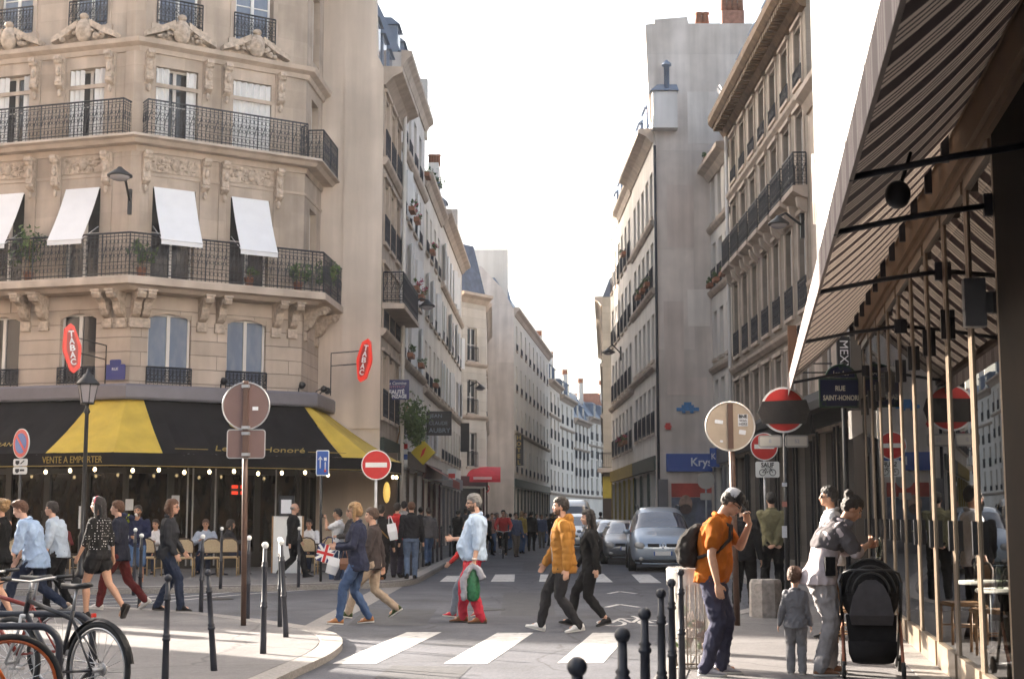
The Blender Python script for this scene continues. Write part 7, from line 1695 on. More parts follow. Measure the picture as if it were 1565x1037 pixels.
# ------------------------------------------------------------------ terrace furniture
ch0 = cafe_chair('wicker_chair', 'x', 'wicker chairs of the cafe terrace', mat('pale cane frame', (.42, .30, .16), .6, var=.15), mat('cream wicker', (.50, .39, .25), .75, var=.3, vs=90, bump=.5, bs=150))
CHL = [(28, 34.6, 'wicker cafe chair at the left edge behind the curly haired woman'), (104, 34.6, 'wicker cafe chair in front of the seated person in dark red'), (231, 34.2, 'wicker cafe chair right beside the drinking man'), (284, 34.0, 'wicker cafe chair just right of the woman in the dark jacket'), (322, 34.0, 'wicker cafe chair left of the slim bollard on the cafe side'), (352, 34.6, 'wicker cafe chair nearest the brown sign pole'), (472, 35.3, 'wicker cafe chair to the right of the man in the black suit'), (500, 35.6, 'wicker cafe chair left of the person in the white tee shirt')]
for i, (px, y, lb) in enumerate(CHL):
    o = ch0 if i == 0 else dup(ch0); o.location = (D(px, 840, y).x, y, ZC); o.rotation_euler = (0, 0, pi + random.uniform(-.35, .35)); o['label'] = lb
for i, (px, y, lb) in enumerate(((62, 35.4, 'round cafe table on the left of the terrace near the lantern'), (258, 34.9, 'round cafe table behind the woman in the dark jacket'), (332, 34.9, 'round cafe table in the middle of the terrace'), (486, 36.4, 'round cafe table beside the white menu board'))):
    bistro_table((D(px, 840, y).x, y, ZC), lb, 'cafe terrace tables', mat('dark table top', (.05, .03, .02), .4))
# ------------------------------------------------------------------ stroller
p = G(1322, 1036, ZR); p.y = 13.15; p.x = D(1331, 940, 13.15).x; t = thing('baby_stroller', p, 'black baby stroller with a rounded hood seen from behind beside the leaning woman', 'stroller'); S_ = frame((p.x, p.y), 90 + 12, p.z)
SBK = cloth((.018, .017, .018)); SGR = cloth((.075, .07, .075))
B = MB(S_); rg = []
for a in [radians(-8 + 118 * k / 10) for k in range(11)]:
    rg.append([(.285 * cos(b) , -.05 + .02 + .38 * cos(a) * (sin(b) ** .8) , .70 + .33 * sin(a) * (sin(b) ** .8) + .14) for b in [pi * j / 14 for j in range(15)]])
for a_, b_ in zip(rg, rg[1:]):
    for j in range(14): B.add([a_[j], a_[j + 1], b_[j + 1], b_[j]], [(0, 1, 2, 3), (3, 2, 1, 0)], True)
B = MB(S_); B.ell((0, .04, .84), (.30, .36, .34), 20, 14); B.cur = 0
hd_o = solid(B, 'hood', SBK, t, .016, 2, .006, 14); 
for v in hd_o.data.vertices: v.co = S_ @ Vector((0, 0, 0)) * 0 + v.co
hd_o.matrix_basis = world_of(t).inverted()
B = MB(S_); 
for k in range(3): B.tube([((.18 + .06 * k) * cos(a), -.31 + .11 * k, .84 + (.20 + .065 * k) * sin(a)) for a in [pi * j / 14 for j in range(15)]], .012, 5)
B.build('hood_rib', PLAST, t)
B = MB(S_); B.loft([[(-.20, -.26, .52), (.20, -.26, .52), (.2, -.16, .52), (-.2, -.16, .52)], [(-.215, -.335, .62), (.215, -.335, .62), (.22, -.2, .62), (-.22, -.2, .62)], [(-.18, -.345, .80), (.18, -.345, .80), (.18, -.2, .8), (-.18, -.2, .8)], [(-.12, -.33, .92), (.12, -.33, .92), (.12, -.2, .92), (-.12, -.2, .92)], [(-.05, -.29, .97), (.05, -.29, .97), (.05, -.2, .97), (-.05, -.2, .97)]], False); B.build('seat_back', SGR, t)
B = MB(S_); B.loft([[(-.25, -.18, .62), (.25, -.18, .62), (.25, .3, .55), (-.25, .3, .55)], [(-.23, -.2, .34), (.23, -.2, .34), (.22, .35, .38), (-.22, .35, .38)]], False); B.build('seat', SBK, t)
B = MB(S_); B.loft([[(-.24, -.24, .36), (.24, -.24, .36), (.22, .3, .34), (-.22, .3, .34)], [(-.235, -.25, .24), (.235, -.25, .24), (.21, .3, .24), (-.21, .3, .24)], [(-.2, -.22, .15), (.2, -.22, .15), (.18, .27, .15), (-.18, .27, .15)], [(-.12, -.15, .125), (.12, -.15, .125), (.1, .2, .125), (-.1, .2, .125)]], True); B.build('basket', SBK, t)
CPR = mat('copper stroller frame', (.34, .13, .08), .35, metal=.4, var=.08)
for s in (-1, 1):
    B = MB(S_); B.tube([(s * .29, -.34, .06), (s * .285, -.1, .42), (s * .28, .05, .62)], .017, 8); B.build('leg', CPR, t)
    B = MB(S_); B.tube([(s * .26, .45, .06), (s * .29, .0, .55), (s * .30, -.20, .95)], .016, 8); B.build('leg', PLAST, t)
    for yy in (-.34, .45): B = MB(S_); B.lathe([(.04, -.02), (.085, -.018), (.085, .018), (.04, .02)], 16, (s * .29, yy, .085), RY(pi / 2).to_3x3()); B.build('wheel', TYRE, t)
B = MB(S_); B.tube([(-.30, -.20, .95), (-.27, -.34, 1.04), (-.2, -.38, 1.07), (.2, -.38, 1.07), (.27, -.34, 1.04), (.30, -.20, .95)], .013, 8); B.build('handle', PLAST, t); t.scale = (.89, .89, .89)
# ------------------------------------------------------------------ the people
def add(root, nm, B, m): o = B.build(nm, m); o.parent = root; return o
NAVY_J = (.022, .026, .05); BLK = (.012, .012, .013); DENIM = (.05, .085, .17); DDEN = (.022, .030, .055)
def W(root, p): return W2(root) @ Vector(p)
# light blue shirt and red trousers, carrying bags
r, s = person('heavy man in pale blue shirt and red trousers carrying a green bag', G(725, 951, 0), -90, 1.86, build=1.12, belly=.09, feet=((-.1, -.10, 0), (.1, .16, 0)), arms=(('s', -4, 9, 14), ('ik', (.2, .30, 1.14), (.5, -.6, -.4))), lean=-2, head=(-6, 6, 0), hair=('short', 'grey'), top=dict(c=(.42, .52, .66), sleeve='elbow', hem=-.12, th=.032, wr=.014), legs=dict(c=(.50, .035, .06), th=.014, wr=.012, rise=-.02), shoes=((.20, .085, .04), 1), beard='dark', glasses=True, vox=.009, skin='fair', seed=2, curl=(1.1, .7))
B = MB(); w_ = s['wr'][0]; B.tube([w_ + V(.036 * cos(2 * pi * k / 12), .03 * sin(2 * pi * k / 12), .02) for k in range(12)], .011, 6, closed=True); add(r, 'watch', B, PALE)
hp_ = W(r, s['wr'][0] + s['hd'][0][0] * .1)
B = MB(); rg = random.Random(3); rings_ = [[hp_ + V(a_ * rx * cos(2 * pi * k / 14) * (1 + .12 * sin(k * 2.3 + z * 20)), ry * sin(2 * pi * k / 14), z) for k in range(14) for a_ in (1,)] for z, rx, ry in ((.03, .035, .025), (-.05, .06, .04), (-.18, .085, .06), (-.3, .10, .07), (-.42, .10, .07), (-.47, .06, .05), (-.48, .02, .02))]
B.loft(rings_); gb = thing('shopping_bag', hp_, 'crumpled green plastic bag hanging from the hand of the man in red trousers', 'bag'); B.build('bag', mat('green plastic bag', (.02, .15, .06), .35, var=.3, vs=30, bump=.8, bs=30), gb)
B = MB(); B.tube([hp_ + V(-.03, 0, -.02), hp_ + V(0, 0, .045), hp_ + V(.03, 0, -.02)], .012, 5); B.build('handle', MATS['green plastic bag'], gb)
B = MB()
for dx, ln in ((-.10, .42), (.11, .14)): capsule(B, [hp_ + V(0, -.05, .04), hp_ + V(dx * .7, -.06, -.02), hp_ + V(dx * 1.3, -.05, -.15), hp_ + V(dx * 1.3, -.04, -ln)], [.03, .045, .055, .045], 9)
ob = solid(B, 'jumper', cloth((.33, .33, .37)), None, .012, 3, .012, 16); tag(ob, 'light grey jumper held together with the green bag by the man in red trousers', 'jumper')
# mustard padded jacket
r, s = person('bearded man in a mustard padded jacket, black jeans and white trainers crossing the road', G(862, 965, 0), -88, 1.82, feet=((-.09, -.22, -8), (.09, .30, 14)), arms=(('s', -10, 9, 14), ('s', 20, 10, 12)), lean=1, head=(4, 2, 0), hair=('short', 'dark'), top=dict(c=(.34, .155, .033), th=.034, quilt=.012, hem=-.24, hood=True, open=(.62, .56, .52), wr=.010, name='jacket'), legs=dict(c=(.028, .027, .03), th=.010, wr=.012), shoes=((.72, .71, .69), 0), beard='dark', vox=.009, skin='fair', seed=4)
# woman in black behind him
person('woman with very long black hair in black clothes walking behind the mustard jacket', G(903, 956, 0), -86, 1.66, fem=True, feet=((-.08, -.26, -14), (.08, .30, 10)), arms=(('s', -14, 9, 12), ('s', 16, 8, 16)), hair=('long', 'black', .46), head=(0, 4, 0), top=dict(c=BLK, th=.022, hem=-.2, wr=.01, name='jacket'), legs=dict(c=(.014, .014, .016), len='crop', th=.014), shoes=((.02, .02, .022), 1), skin='fair', vox=.010, seed=5)
# blond woman in front, companion in beige behind
r, s = person('blond woman in a dark navy jacket, blue jeans and tan loafers walking left', G(545, 953, 0), -90, 1.75, fem=True, build=1.08, feet=((-.09, .24, 4), (.09, -.20, -6)), arms=(('ik', (-.16, .26, 1.10), (-.4, -.7, -.4)), ('ik', (.12, .30, 1.12), (.4, -.7, -.4))), lean=2, hair=('bob', 'blond', .1), head=(2, 4, 0), glasses='sun', top=dict(c=NAVY_J, th=.024, hem=-.25, wr=.014, name='jacket'), legs=dict(c=DENIM, th=.008, wr=.010), shoes=((.34, .15, .06), 0), vox=.009, seed=6)
person('person in beige trousers and dark green trainers hidden behind the blond woman', G(566, 945, 0) + V(0, .25, 0), -90, 1.72, feet=((-.09, .36, 8), (.09, -.40, -34)), arms=(('s', 12, 8, 20), ('s', -20, 8, 15)), hair=('short', 'brown'), top=dict(c=(.05, .04, .04), hem=-.2, th=.02, name='jacket'), legs=dict(c=(.36, .28, .21), th=.01), shoes=((.05, .07, .03), 0), vox=.011, seed=7)
# dark jacket woman walking right
person('woman with auburn shoulder length hair, glasses and a dark leather jacket walking right', G(253, 933, ZI), 84, 1.75, fem=True, build=1.05, feet=((-.09, -.18, -4), (.09, .24, 0)), arms=(('s', 10, 8, 30), ('s', 4, 8, 26)), hair=('bob', 'auburn', .12), glasses=True, lean=3, head=(0, 2, 0), top=dict(c=(.026, .027, .032), th=.026, hem=-.16, wr=.016, name='jacket'), legs=dict(c=DDEN, th=.012), shoes=((.014, .013, .013), 1), vox=.010, seed=8)
# polka dots and shorts
r, s = person('woman with long dark hair, polka dot blouse and black shorts striding left', G(147, 944, ZI), -70, 1.74, fem=True, build=1.02, feet=((-.08, .12, 0), (.08, -.44, -62)), arms=(('s', 14, 10, 10), ('s', -16, 9, 14)), hair=('long', 'black', .40), head=(-10, 0, 0), lean=1, top=dict(c=(.016, .015, .015), sleeve='elbow', pat='dots', hem=.02, th=.02, wr=.012, name='blouse'), legs=dict(c=(.018, .017, .018), len='mini', rise=.2, th=.018, name='shorts'), shoes=((.016, .014, .013), 1), skin='warm', vox=.010, seed=9)
B = MB(); B.tube([s['hp'](.083 * cos(a), .015, .135 + .095 * sin(a)) for a in [pi * k / 12 for k in range(13)]], .014, 6); add(r, 'headband', B, cloth((.42, .08, .12)))
person('man in a dark jacket and maroon trousers half hidden behind the polka dot woman', G(150, 938, ZI) + V(0, 1.1, 0), -88, 1.74, feet=((-.09, .28, 6), (.09, -.44, -34)), arms=(('ik', (-.18, .22, 1.08), (-.4, -.7, -.3)), ('s', 10, 8, 20)), hair=('short', 'auburn'), lean=4, top=dict(c=(.02, .022, .035), th=.024, hem=-.2, name='jacket'), legs=dict(c=(.11, .02, .02), th=.01), shoes=((.66, .63, .6), 0), vox=.011, seed=10)
# light blue shirt, left
r, s = person('young man with tousled hair in a rumpled light blue shirt striding left past the bicycles', G(50, 942, ZI), -86, 1.82, feet=((-.09, .40, 10), (.09, -.46, -42)), arms=(('s', 8, 10, 14), ('s', 22, 10, 10)), lean=8, hunch=.35, head=(-4, 18, 0), hair=('quiff', 'auburn'), top=dict(c=(.30, .40, .56), sleeve='elbow', hem=-.26, th=.03, flare=.05, wr=.020, wf=8, name='shirt'), legs=dict(c=DDEN, th=.01), shoes=((.34, .26, .2), 0), vox=.010, seed=11)
person('person in grey blue shirt just behind the tousled young man', G(72, 934, ZI) + V(0, .5, 0), -84, 1.72, feet=((-.09, .15, 0), (.09, -.2, -15)), arms=(('s', 0, 9, 12), ('s', 10, 8, 15)), hair=('short', 'dark'), hunch=.3, lean=5, top=dict(c=(.36, .42, .50), sleeve='elbow', hem=-.15, th=.024, name='shirt'), legs=dict(c=BLK), shoes=(BLK, 1), vox=.011, seed=12)
person('woman with curly fair hair in a black dress cut by the left edge', G(-4, 950, ZI), -80, 1.70, fem=True, feet=((-.08, .1, 0), (.08, -.2, -20)), arms=(('s', -6, 9, 10), ('s', 10, 8, 10)), hair=('curly', 'blond'), top=dict(c=BLK, sleeve='none', hem=-.13, th=.014, name='dress'), legs=dict(c=BLK, len='mini', th=.02, name='skirt'), shoes=(BLK, 1), skin='warm', vox=.011, seed=13)
# drinking man in shorts
r, s = person('man in a navy jacket and blue shorts drinking, facing the camera beside the wicker chairs', G(207, 898, 0), 174, 1.76, build=1.05, feet=((-.13, .02, 0), (.13, .05, 0)), arms=(('ik', (-.05, .24, 1.10), (-.7, -.3, -.4)), ('ik', (.06, .24, 1.50), (1, .1, .35))), head=(8, -4, 0), hair=('short', 'dark'), top=dict(c=(.022, .026, .06), th=.024, hem=-.08, wr=.014, name='jacket'), legs=dict(c=(.07, .12, .22), len='knee', th=.016, name='shorts'), shoes=((.6, .58, .55), 0), beard='dark', skin='tan', vox=.011, seed=14, curl=(.6, 1.2))
B = MB(); capsule(B, [s['sh'][1].lerp(s['el'][1], .25), s['el'][1], s['el'][1].lerp(s['wr'][1], .55)], [.073, .066, .058]); q = solid(B, 'sleeve_panel', cloth((.42, .46, .03)), r, .011, 2, .01)
cp_ = W(r, s['wr'][1] + V(-.07, .02, .06)); B = MB(); B.lathe([(.022, -.06), (.028, .05)], 12, cp_, RX(1.2).to_3x3()); tag(B.build('cup', PALE, None, origin=tuple(cp_)), 'small pale cup held to the mouth of the drinking man', 'cup')
# black suit
person('grey haired man in a black suit walking right past the menu board', G(447, 882, ZC), 82, 1.74, build=1.08, feet=((-.09, -.32, -24), (.09, .30, 6)), arms=(('s', 14, 8, 14), ('s', -12, 8, 12)), hair=('bald', 'grey'), head=(10, 0, 0), top=dict(c=BLK, th=.03, hem=-.26, wr=.012, open=(.6, .6, .62), name='jacket'), legs=dict(c=(.016, .016, .018), th=.018), shoes=(BLK, 1), vox=.012, fingers=False, seed=15)
# white tee shirt with a camera
r, s = person('person in a white tee shirt raising a camera to the face, jeans and white trainers', G(516, 893, 0), -86, 1.70, feet=((-.09, .12, 0), (.09, -.14, 0)), arms=(('ik', (-.02, .30, 1.52), (-.3, .2, -1)), ('ik', (.03, .30, 1.50), (.4, .2, -1))), head=(0, 2, 0), hair=('short', 'black'), top=dict(c=(.68, .68, .70), sleeve='short', hem=-.12, th=.02, name='tee_shirt'), legs=dict(c=DENIM, th=.012), shoes=((.7, .7, .69), 0), skin='warm', vox=.012, fingers=True, seed=16, curl=(1, 1))
B = MB(); B.tube([s['nb'] + V(.12, .03, -.02), s['sp'](.6) + V(-.02, -.14, 0), s['sp'](.25) + V(-.17, -.06, 0)], .015, 5); B.tube([s['nb'] + V(.12, .03, -.02), s['sp'](.6) + V(.0, .15, 0), s['sp'](.25) + V(-.17, .06, 0)], .015, 5); add(r, 'shoulder_strap', B, cloth(NAVY_J))
c = W(r, V(.0, .38, 1.60)); B = MB(); B.cbox(c, (.05, .12, .08)); B.lathe([(.03, 0), (.03, .06)], 12, c, RY(-pi / 2).to_3x3()); tag(B.build('camera_body', PLAST, None, origin=tuple(c)), 'small black camera held up by the person in the white tee shirt', 'camera')
c = D(498, 845, 31.2); t = thing('tote_bag', c, 'tote bag printed with a union flag beside the white tee shirt', 'bag'); F_ = Fz(c, 90) @ RY(.25)
B = MB(F_); B.box(-.19, .19, -.05, .05, -.19, .19); d_ = B.build('bag', NAVYS, t); B = MB(F_); B.box(-.192, .192, -.056, -.05, -.055, .055); B.box(-.055, .055, -.056, -.05, -.192, -.0551); B.box(-.055, .055, -.056, -.05, .0551, .192)
for a_ in (.7, -.7): B.M = F_ @ RY(a_); B.box(-.24, .24, -.054, -.05, -.028, .028)
B.build('white_cross', WHITEP, d_); B = MB(F_); B.box(-.193, .193, -.06, -.056, -.03, .03); B.box(-.03, .03, -.06, -.056, -.193, -.0301); B.box(-.03, .03, -.06, -.056, .0301, .193); B.build('red_cross', REDP, d_)
B = MB(F_); B.tube([(-.1, 0, .19), (-.05, 0, .36), (.05, 0, .36), (.1, 0, .19)], .012, 5); B.build('handle', NAVYS, t)
def tote(c, w_, h_, m, label, tilt=0.0):
    t = thing('shopping_bag', c, label, 'bag'); F_ = Fz(c, 90) @ RY(tilt); B = MB(F_)
    B.loft([[(-w_ * .42, -.05, -h_ / 2), (w_ * .42, -.05, -h_ / 2), (w_ * .42, .05, -h_ / 2), (-w_ * .42, .05, -h_ / 2)], [(-w_ * .5, -.07, 0), (w_ * .5, -.07, 0), (w_ * .5, .07, 0), (-w_ * .5, .07, 0)], [(-w_ * .46, -.02, h_ / 2), (w_ * .46, -.02, h_ / 2), (w_ * .46, .02, h_ / 2), (-w_ * .46, .02, h_ / 2)]], False); B.build('bag', m, t)
    B = MB(F_); B.tube([(-w_ * .25, 0, h_ / 2), (-w_ * .1, 0, h_ / 2 + .16), (w_ * .1, 0, h_ / 2 + .16), (w_ * .25, 0, h_ / 2)], .01, 5); B.build('handle', m, t)
WBAG = mat('white carrier bag', (.66, .66, .68), .5, var=.06)
tote(D(509, 864, 31.0), .26, .36, WBAG, 'white carrier bag hanging low beside the white tee shirt', .3)
tote(D(600, 812, 31.5), .20, .36, WBAG, 'narrow white bag at the side of the man in black with a shoulder strap', -.2)
tote(D(527, 861, 30.6), .22, .24, mat('brown leather', (.16, .07, .035), .5, var=.15), 'brown leather bag just left of the blond woman', 0)
person('man in dark grey jacket between the white tee shirt and the blond woman', G(533, 896, 0) + V(0, .4, 0), -84, 1.78, feet=((-.09, .30, 6), (.09, -.28, -25)), arms=(('ik', (-.2, .24, 1.08), (-.4, -.7, -.3)), ('s', 8, 8, 20)), hair=('short', 'dark'), top=dict(c=(.05, .045, .045), th=.03, hem=-.22, name='jacket'), legs=dict(c=DDEN), shoes=((.66, .65, .63), 0), vox=.012, fingers=False, seed=17)
r, s = person('man in a black coat with a tan shoulder strap seen from behind', G(581, 893, 0), 8, 1.78, build=1.08, feet=((-.1, .14, 0), (.1, -.2, -30)), arms=(('s', 2, 10, 14), ('s', -4, 10, 14)), hair=('short', 'dark'), top=dict(c=(.014, .013, .014), th=.034, hem=-.34, name='coat'), legs=dict(c=BLK), shoes=((.2, .08, .03), 1), vox=.012, fingers=False, seed=18)
B = MB(); B.tube([s['nb'] + V(-.1, .0, .0), s['sp'](.6) + V(.0, -.17, 0), s['sp'](.2) + V(.2, -.12, 0)], .016, 5); add(r, 'shoulder_strap', B, cloth((.28, .16, .06)))
person('person in a bright red coat seen from behind among the walkers by the cafe corner', G(606, 882, ZC), 4, 1.70, fem=True, feet=((-.09, .12, 0), (.09, -.16, -20)), arms=(('s', 4, 10, 14), ('s', -4, 10, 14)), hair=('short', 'dark'), top=dict(c=(.46, .03, .03), th=.034, hem=-.05, name='coat'), legs=dict(c=(.045, .04, .06), th=.02, len='long'), shoes=(BLK, 1), vox=.013, fingers=False, seed=19)
person('person in a black jacket and blue jeans seen from behind next to the red coat', G(628, 884, ZC), -4, 1.72, feet=((-.09, -.10, -12), (.09, .12, 0)), arms=(('s', 0, 9, 12), ('s', 6, 9, 12)), hair=('short', 'auburn'), top=dict(c=(.016, .016, .02), th=.03, hem=.02, name='jacket'), legs=dict(c=(.10, .14, .22), th=.01), shoes=(BLK, 1), vox=.013, fingers=False, seed=20)
person('dark haired man whose head rises behind the red coat and the black jacket', G(617, 868, ZC), 6, 1.80, feet=((-.09, .1, 0), (.09, -.1, 0)), hair=('short', 'black'), top=dict(c=(.34, .31, .30), th=.02, name='jumper'), legs=dict(c=BLK), shoes=(BLK, 1), vox=.014, fingers=False, seed=21)
person('person in a red top and grey jeans hidden behind the man in red trousers', G(717, 944, 0) + V(0, .3, 0), -88, 1.50, fem=True, feet=((-.08, .30, 6), (.08, -.2, -12)), arms=(('ik', (-.16, .34, .98), (-.4, -.6, -.4)), ('s', 0, 8, 12)), hair=('short', 'brown'), top=dict(c=(.42, .03, .03), th=.02, name='jumper'), legs=dict(c=(.16, .18, .22)), shoes=((.46, .04, .06), 0), vox=.011, seed=22)
# right pavement: the man in orange
lo = G(1090, 1030, ZR)
r, s = person('man in orange tee shirt with cap and glasses, hand raised to his face', lo, 102, 1.70, build=1.06, belly=.05, feet=((-.11, .07, 0), (.11, -.06, 0)), arms=(('ik', (-.12, .36, 1.40), (-.15, .5, -1), (.3, -.35, 1), (.5, -.6, .2), (.6, -.6, 0)), ('s', -8, 11, 20)), lean=1, hunch=.35, head=(-4, 38, 0), hair=('short', 'dark'), glasses=True, top=dict(c=(.37, .105, .014), sleeve='short', hem=-.12, th=.026, wr=.016, name='tee_shirt'), legs=dict(c=(.045, .046, .075), th=.016, wr=.014, rise=-.03), shoes=((.34, .33, .36), 0), skin='warm', vox=.0075, seed=23, curl=(1.0, .5))
B = MB(); hp = s['hp']; Rh = s['Rh']; B.ell(hp(0, -.012, .165), (.088, .104, .078), 16, 10, Rh); B.ell(hp(0, .0, .14), (.085, .1, .03), 16, 8, Rh); capm = solid(B, 'cap', [cloth((.02, .02, .022)), cloth((.42, .42, .44))], r, .009, 2)
Ri = Rh.inverted(); nt0 = hp(0, 0, 0)
for pl in capm.data.polygons:
    q = Ri @ (pl.center - nt0)
    if q.y < .0 and q.z > .15: pl.material_index = 1
B = MB(); B.loft([[hp(x, .07 + d_, .142 - d_ * .25 + .012 * (1 - (x / .07) ** 2) + t_) for x in [-.068 + .136 * k / 10 for k in range(11)] for t_ in (0,)] + [hp(x, .07 + d_, .136 - d_ * .25 + .012 * (1 - (x / .07) ** 2)) for x in [.068 - .136 * k / 10 for k in range(11)]] for d_ in (0, .03, .06, .078)], False); add(r, 'cap_brim', B, cloth((.05, .05, .055)))
B = MB(); sp = s['sp']; Rt = s['Rt']
for t_, y_, w_, d_ in ((.32, -.22, .14, .10),): pass
B.loft([[sp(t_) + Rt @ V(w_ * cos(2 * pi * k / 16) * (abs(cos(2 * pi * k / 16)) ** -.25 if abs(cos(2 * pi * k / 16)) > .1 else 1), -.13 - d_ + d_ * sin(2 * pi * k / 16), 0) for k in range(16)] for t_, w_, d_ in ((.12, .10, .06), (.18, .14, .09), (.4, .15, .105), (.62, .145, .09), (.8, .12, .06), (.86, .07, .035))])
bpk = solid(B, 'backpack', cloth((.03, .027, .026)), None, .012, 2, .014, 12); bpk.matrix_basis = W2(r); tag(bpk, 'black backpack worn by the man in the orange tee shirt', 'backpack')
B = MB()
for sx_ in (-1, 1): B.tube([sp(.82) + Rt @ V(sx_ * .115, -.13, 0), sp(.965) + Rt @ V(sx_ * .115, -.03, .0), sp(.84) + Rt @ V(sx_ * .125, .125, 0), sp(.6) + Rt @ V(sx_ * .14, .165, 0), sp(.4) + Rt @ V(sx_ * .185, .07, 0), sp(.28) + Rt @ V(sx_ * .16, -.12, 0)], .017, 6)
add(r, 'shoulder_strap', B, cloth((.03, .027, .026)))
# leaning woman with shawl
lo = G(1258, 1030, ZR)
r, s = person('woman with dark tied hair, grey shawl and grey joggers leaning over the stroller', lo, 82, 1.68, fem=True, build=1.05, feet=((-.1, .10, 0), (.1, -.06, 0)), arms=(('ik', (-.06, .50, 1.20), (-.4, .1, -1)), ('ik', (.06, .46, 1.22), (.4, .0, -1))), lean=10, hunch=.5, head=(6, 34, 0), hair=('bun', 'dark'), top=dict(c=(.56, .49, .50), sleeve='elbow', hem=-.15, th=.026, flare=.03, wr=.008, name='shirt'), legs=dict(c=(.30, .285, .29), th=.018, wr=.014, rise=-.02), shoes=((.30, .16, .10), 0), skin='tan', vox=.008, seed=24, curl=(1.0, .9))
B = MB(); sp = s['sp']; Rt = s['Rt']; R0 = s['rings'](.034, .46, .97, .06); B.loft(R0)
for i in (0, 1): capsule(B, [s['sh'][i], s['sh'][i].lerp(s['el'][i], .75)], [.072, .078])
capsule(B, [s['nb'] + V(-.08, .03, -.02), s['nb'] + V(0, -.06, .02), s['nb'] + V(.08, .03, -.02)], [.05, .06, .05]); solid(B, 'shawl', cloth((.115, .105, .11)), r, .011, 2, .011, 10, seed=3)
c = W(r, (s['wr'][0] + s['wr'][1]) / 2 + V(0, .12, 0)); B = MB(); B.lathe([(.028, -.13), (.03, -.12), (.03, .0), (.012, .05), (.012, .08)], 12, c, (RX(.5)).to_3x3()); tag(B.build('bottle', BOTG, None, origin=tuple(c)), 'clear bottle in the hands of the woman leaning over the stroller', 'bottle')
c = W(r, V(.20, .02, 1.02)); B = MB(); B.cbox(c, (.09, .07, .17)); o = B.build('bag', cloth(BLK), None, origin=tuple(c)); o.name = 'hip_bag'; tag(o, 'small black bag hanging at the hip of the woman leaning over the stroller', 'bag')
# the child
person('small child in a grey sweater and grey trousers seen from behind', V(D(1216, 950, 13.25).x, 13.25, ZR), 12, .90, feet=((-.1, .02, 0), (.1, .0, 0)), arms=(('s', -4, 16, 14), ('s', 4, 12, 12)), hair=('short', 'auburn'), head=(8, 4, 0), build=1.0, belly=.05, top=dict(c=(.20, .20, .215), th=.024, hem=-.2, flare=.06, wr=.014, name='sweater'), legs=dict(c=(.24, .235, .245), th=.022), shoes=((.3, .28, .27), 0), vox=.013, child=True, seed=25)
# behind them
person('man in black with dark curly hair walking away behind the orange tee shirt', G(1138, 930, 0), 16, 1.82, feet=((-.1, -.30, -30), (.1, .28, 0)), arms=(('s', 12, 9, 18), ('s', -10, 10, 14)), hair=('curly', 'dark'), top=dict(c=(.016, .016, .018), th=.03, hem=-.2, name='jacket'), legs=dict(c=BLK, th=.02), shoes=((.3, .3, .32), 1), vox=.011, seed=26)
person('man in an olive sweater with hands clasped behind his back', G(1182, 913, ZR), 4, 1.82, feet=((-.13, .02, 0), (.13, .0, 0)), arms=(('ik', (-.01, -.19, .90), (-1, -.5, -1), (.7, 0, -.4)), ('ik', (.05, -.21, .91), (1, -.5, -1), (-.7, 0, -.4))), hair=('short', 'black'), head=(-8, 0, 0), top=dict(c=(.165, .15, .085), th=.022, hem=-.1, name='sweater'), legs=dict(c=BLK, th=.018), shoes=(BLK, 1), vox=.011, seed=27)
person('man with sunglasses in a white shirt facing left behind the leaning woman', V(3.83, 17.2, ZR), -78, 1.76, feet=((-.1, .05, 0), (.1, -.05, 0)), hair=('short', 'black'), glasses='sun', top=dict(c=(.68, .68, .70), th=.02, sleeve='short', name='shirt'), legs=dict(c=DDEN), shoes=(BLK, 1), skin='tan', vox=.010, seed=28)
# terrace guests
def seated(px, y, az, label, c, hairs, seed, sk='warm', fem=False, z=ZC):
    return person(label, V(D(px, 800, y).x, y, z), az, 1.72, fem=fem, pelvis=(0, -.02, .52), feet=((-.12, .40, 0), (.12, .42, 0)), arms=(('ik', (-.14, .32, .80), (-.6, -.5, -.4)), ('ik', (.14, .32, .82), (.6, -.5, -.4))), lean=8, hair=hairs, top=dict(c=c, th=.022, name='shirt'), legs=dict(c=DDEN), shoes=(BLK, 1), skin=sk, vox=.014, fingers=False, seed=seed)
seated(93, 36.2, 172, 'seated cafe guest in dark red facing the street', (.14, .03, .03), ('short', 'auburn'), 31)
seated(200, 36.2, 170, 'seated cafe guest in white half hidden by the drinking man', (.6, .6, .6), ('short', 'dark'), 36)
seated(240, 35.7, 190, 'seated cafe guest in white just right of the drinking man', (.62, .6, .6), ('short', 'dark'), 32)
seated(315, 36.0, 175, 'seated cafe guest in a light blue shirt facing the street above the chair backs', (.34, .38, .46), ('short', 'brown'), 33, 'warm')
seated(348, 35.4, 60, 'seated cafe guest in black turned away beside the brown sign pole', (.03, .03, .035), ('bob', 'dark', .1), 34, 'warm', True)
seated(474, 36.9, 190, 'seated cafe guest in a white shirt right of the man in the black suit', (.62, .62, .64), ('short', 'dark'), 35)
seated(168, 36.1, 185, 'seated cafe guest in pale clothes behind the polka dot woman', (.5, .48, .5), ('short', 'brown'), 37)
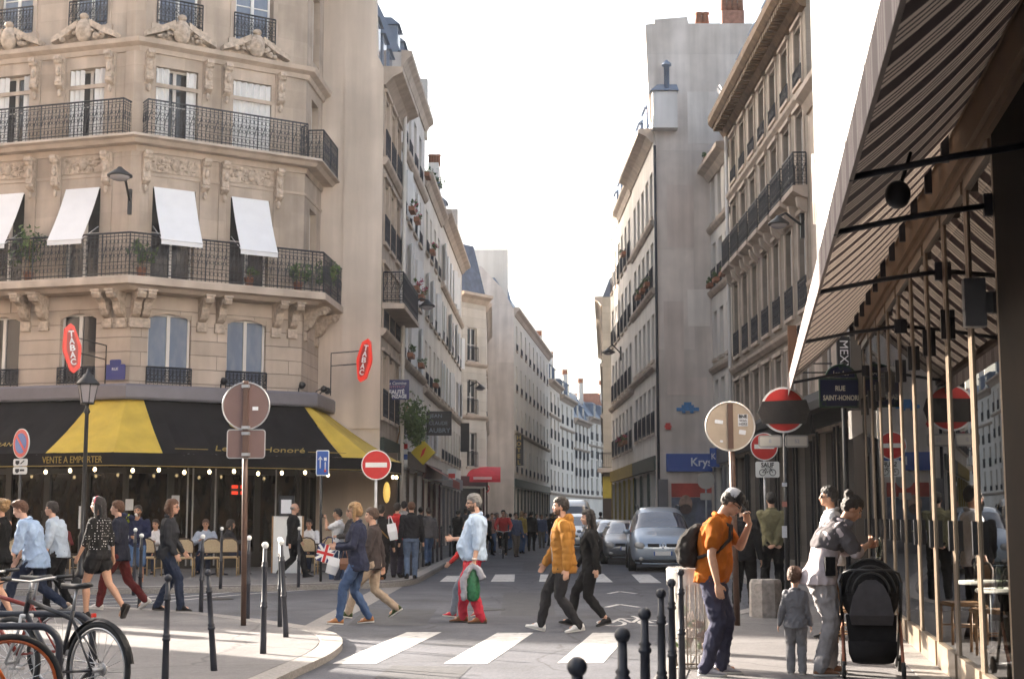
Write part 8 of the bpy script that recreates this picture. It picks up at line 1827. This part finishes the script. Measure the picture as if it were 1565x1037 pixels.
# cyclist coming down the street
p = G(769, 852, 0); bk = bicycle('dark city bicycle ridden towards the crossing by a rider in red', (p.x, p.y, 0), -pi / 2, PLAST, None, True, ALLOY, .335, 'ridden bicycles')
r, s = person('cyclist in a red top riding towards the crossing', (p.x, p.y + .22, 0), 180, 1.74, pelvis=(0, 0, .98), feet=((-.1, .18, 0, .10), (.1, .2, 0, .36)), arms=(('ik', (-.26, .50, 1.06), (-.7, -.2, -.6)), ('ik', (.26, .50, 1.06), (.7, -.2, -.6))), lean=20, hair=('short', 'dark'), top=dict(c=(.42, .05, .05), th=.02, name='jumper'), legs=dict(c=BLK), shoes=(BLK, 1), vox=.015, fingers=False, seed=41)
# walkers farther up the street
CR_ = [((.09, .085, .09), DENIM, 'dark jacket and jeans', 'dark'), ((.30, .16, .14), DENIM, 'faded red top', 'brown'), ((.40, .30, .32), DDEN, 'pale pink top', 'grey'), ((.30, .21, .05), DENIM, 'mustard top and jeans', 'blond'), ((.07, .09, .16), (.10, .09, .08), 'navy coat', 'black'), ((.5, .5, .52), DDEN, 'white shirt', 'dark'), ((.02, .02, .02), BLK, 'black clothes', 'black'), ((.16, .2, .28), DENIM, 'denim jacket', 'brown')]
protos = []
for i, (tc, lc, nm_, hr) in enumerate(CR_):
    st_ = (.18, -.16) if i % 2 else (-.12, .16)
    r, s = person('x', (0, 0, 0), 180 if i % 3 else 0, 1.72, fem=i in (2, 3), feet=((-.09, st_[0], 0), (.09, st_[1], -12)), arms=(('s', 12, 8, 15), ('s', -10, 8, 12)), hair=('short', hr) if i not in (2, 3) else ('bob', hr, .12), top=dict(c=tc, th=.026, hem=-.15, name='jacket'), legs=dict(c=lc), shoes=(BLK, 1), vox=.022, fingers=False, seed=50 + i, lipc=False, group='walkers far up the narrow street')
    protos.append(r)
FARP = [(655, 41.5, 0), (643, 46, 6), (700, 52, 6), (712, 56, 0), (722, 60, 7), (733, 52, 4), (745, 57, 6), (752, 62, 1), (760, 70, 2), (780, 66, 0), (788, 55, 4), (797, 60, 3), (803, 72, 7), (812, 64, 6), (820, 78, 5), (828, 70, 4), (836, 84, 0), (842, 76, 6), (774, 90, 2), (757, 95, 4), (790, 100, 1), (809, 105, 6), (826, 110, 0), (846, 98, 3), (850, 64, 6), (918, 66, 6)]
where = ['beside the dark shopfronts on the left pavement', 'near the left kerb', 'close to the red shop awning', 'in the middle of the carriageway', 'left of the cyclist in red', 'right of the cyclist in red', 'in front of the grey hotel', 'towards the bend of the street', 'between the two crossing men', 'near the parked white van']
used = set(); cnt = {}
for j, (px, y, k) in enumerate(FARP):
    o = protos[k] if k not in used else dup(protos[k]); used.add(k)
    zz = ZC if px < 735 else 0; o.location = (D(px, 800, y).x, y, zz)
    pl_ = where[0] if px < 690 else where[1] if px < 716 else where[2] if px < 740 else where[4] if px < 765 else where[5] if px < 800 else where[3] if px < 822 else where[7] if px < 845 else where[8] if px < 880 else where[9]
    cnt[(k, pl_)] = cnt.get((k, pl_), 0) + 1
    o.scale = [o.scale[0] * random.uniform(.95, 1.05)] * 3; o.rotation_euler.z += random.uniform(-.5, .5); o['label'] = 'distant walker in ' + CR_[k][2] + ' ' + pl_ + ('' if cnt[(k, pl_)] == 1 else ', the farther one')
for o_ in COL.objects:
    if o_.get('category') and o_.parent is None:
        n_ = len(o_.get('label', '').split())
        if not 4 <= n_ <= 16: print('LABELLEN', n_, o_.name, o_.get('label'))
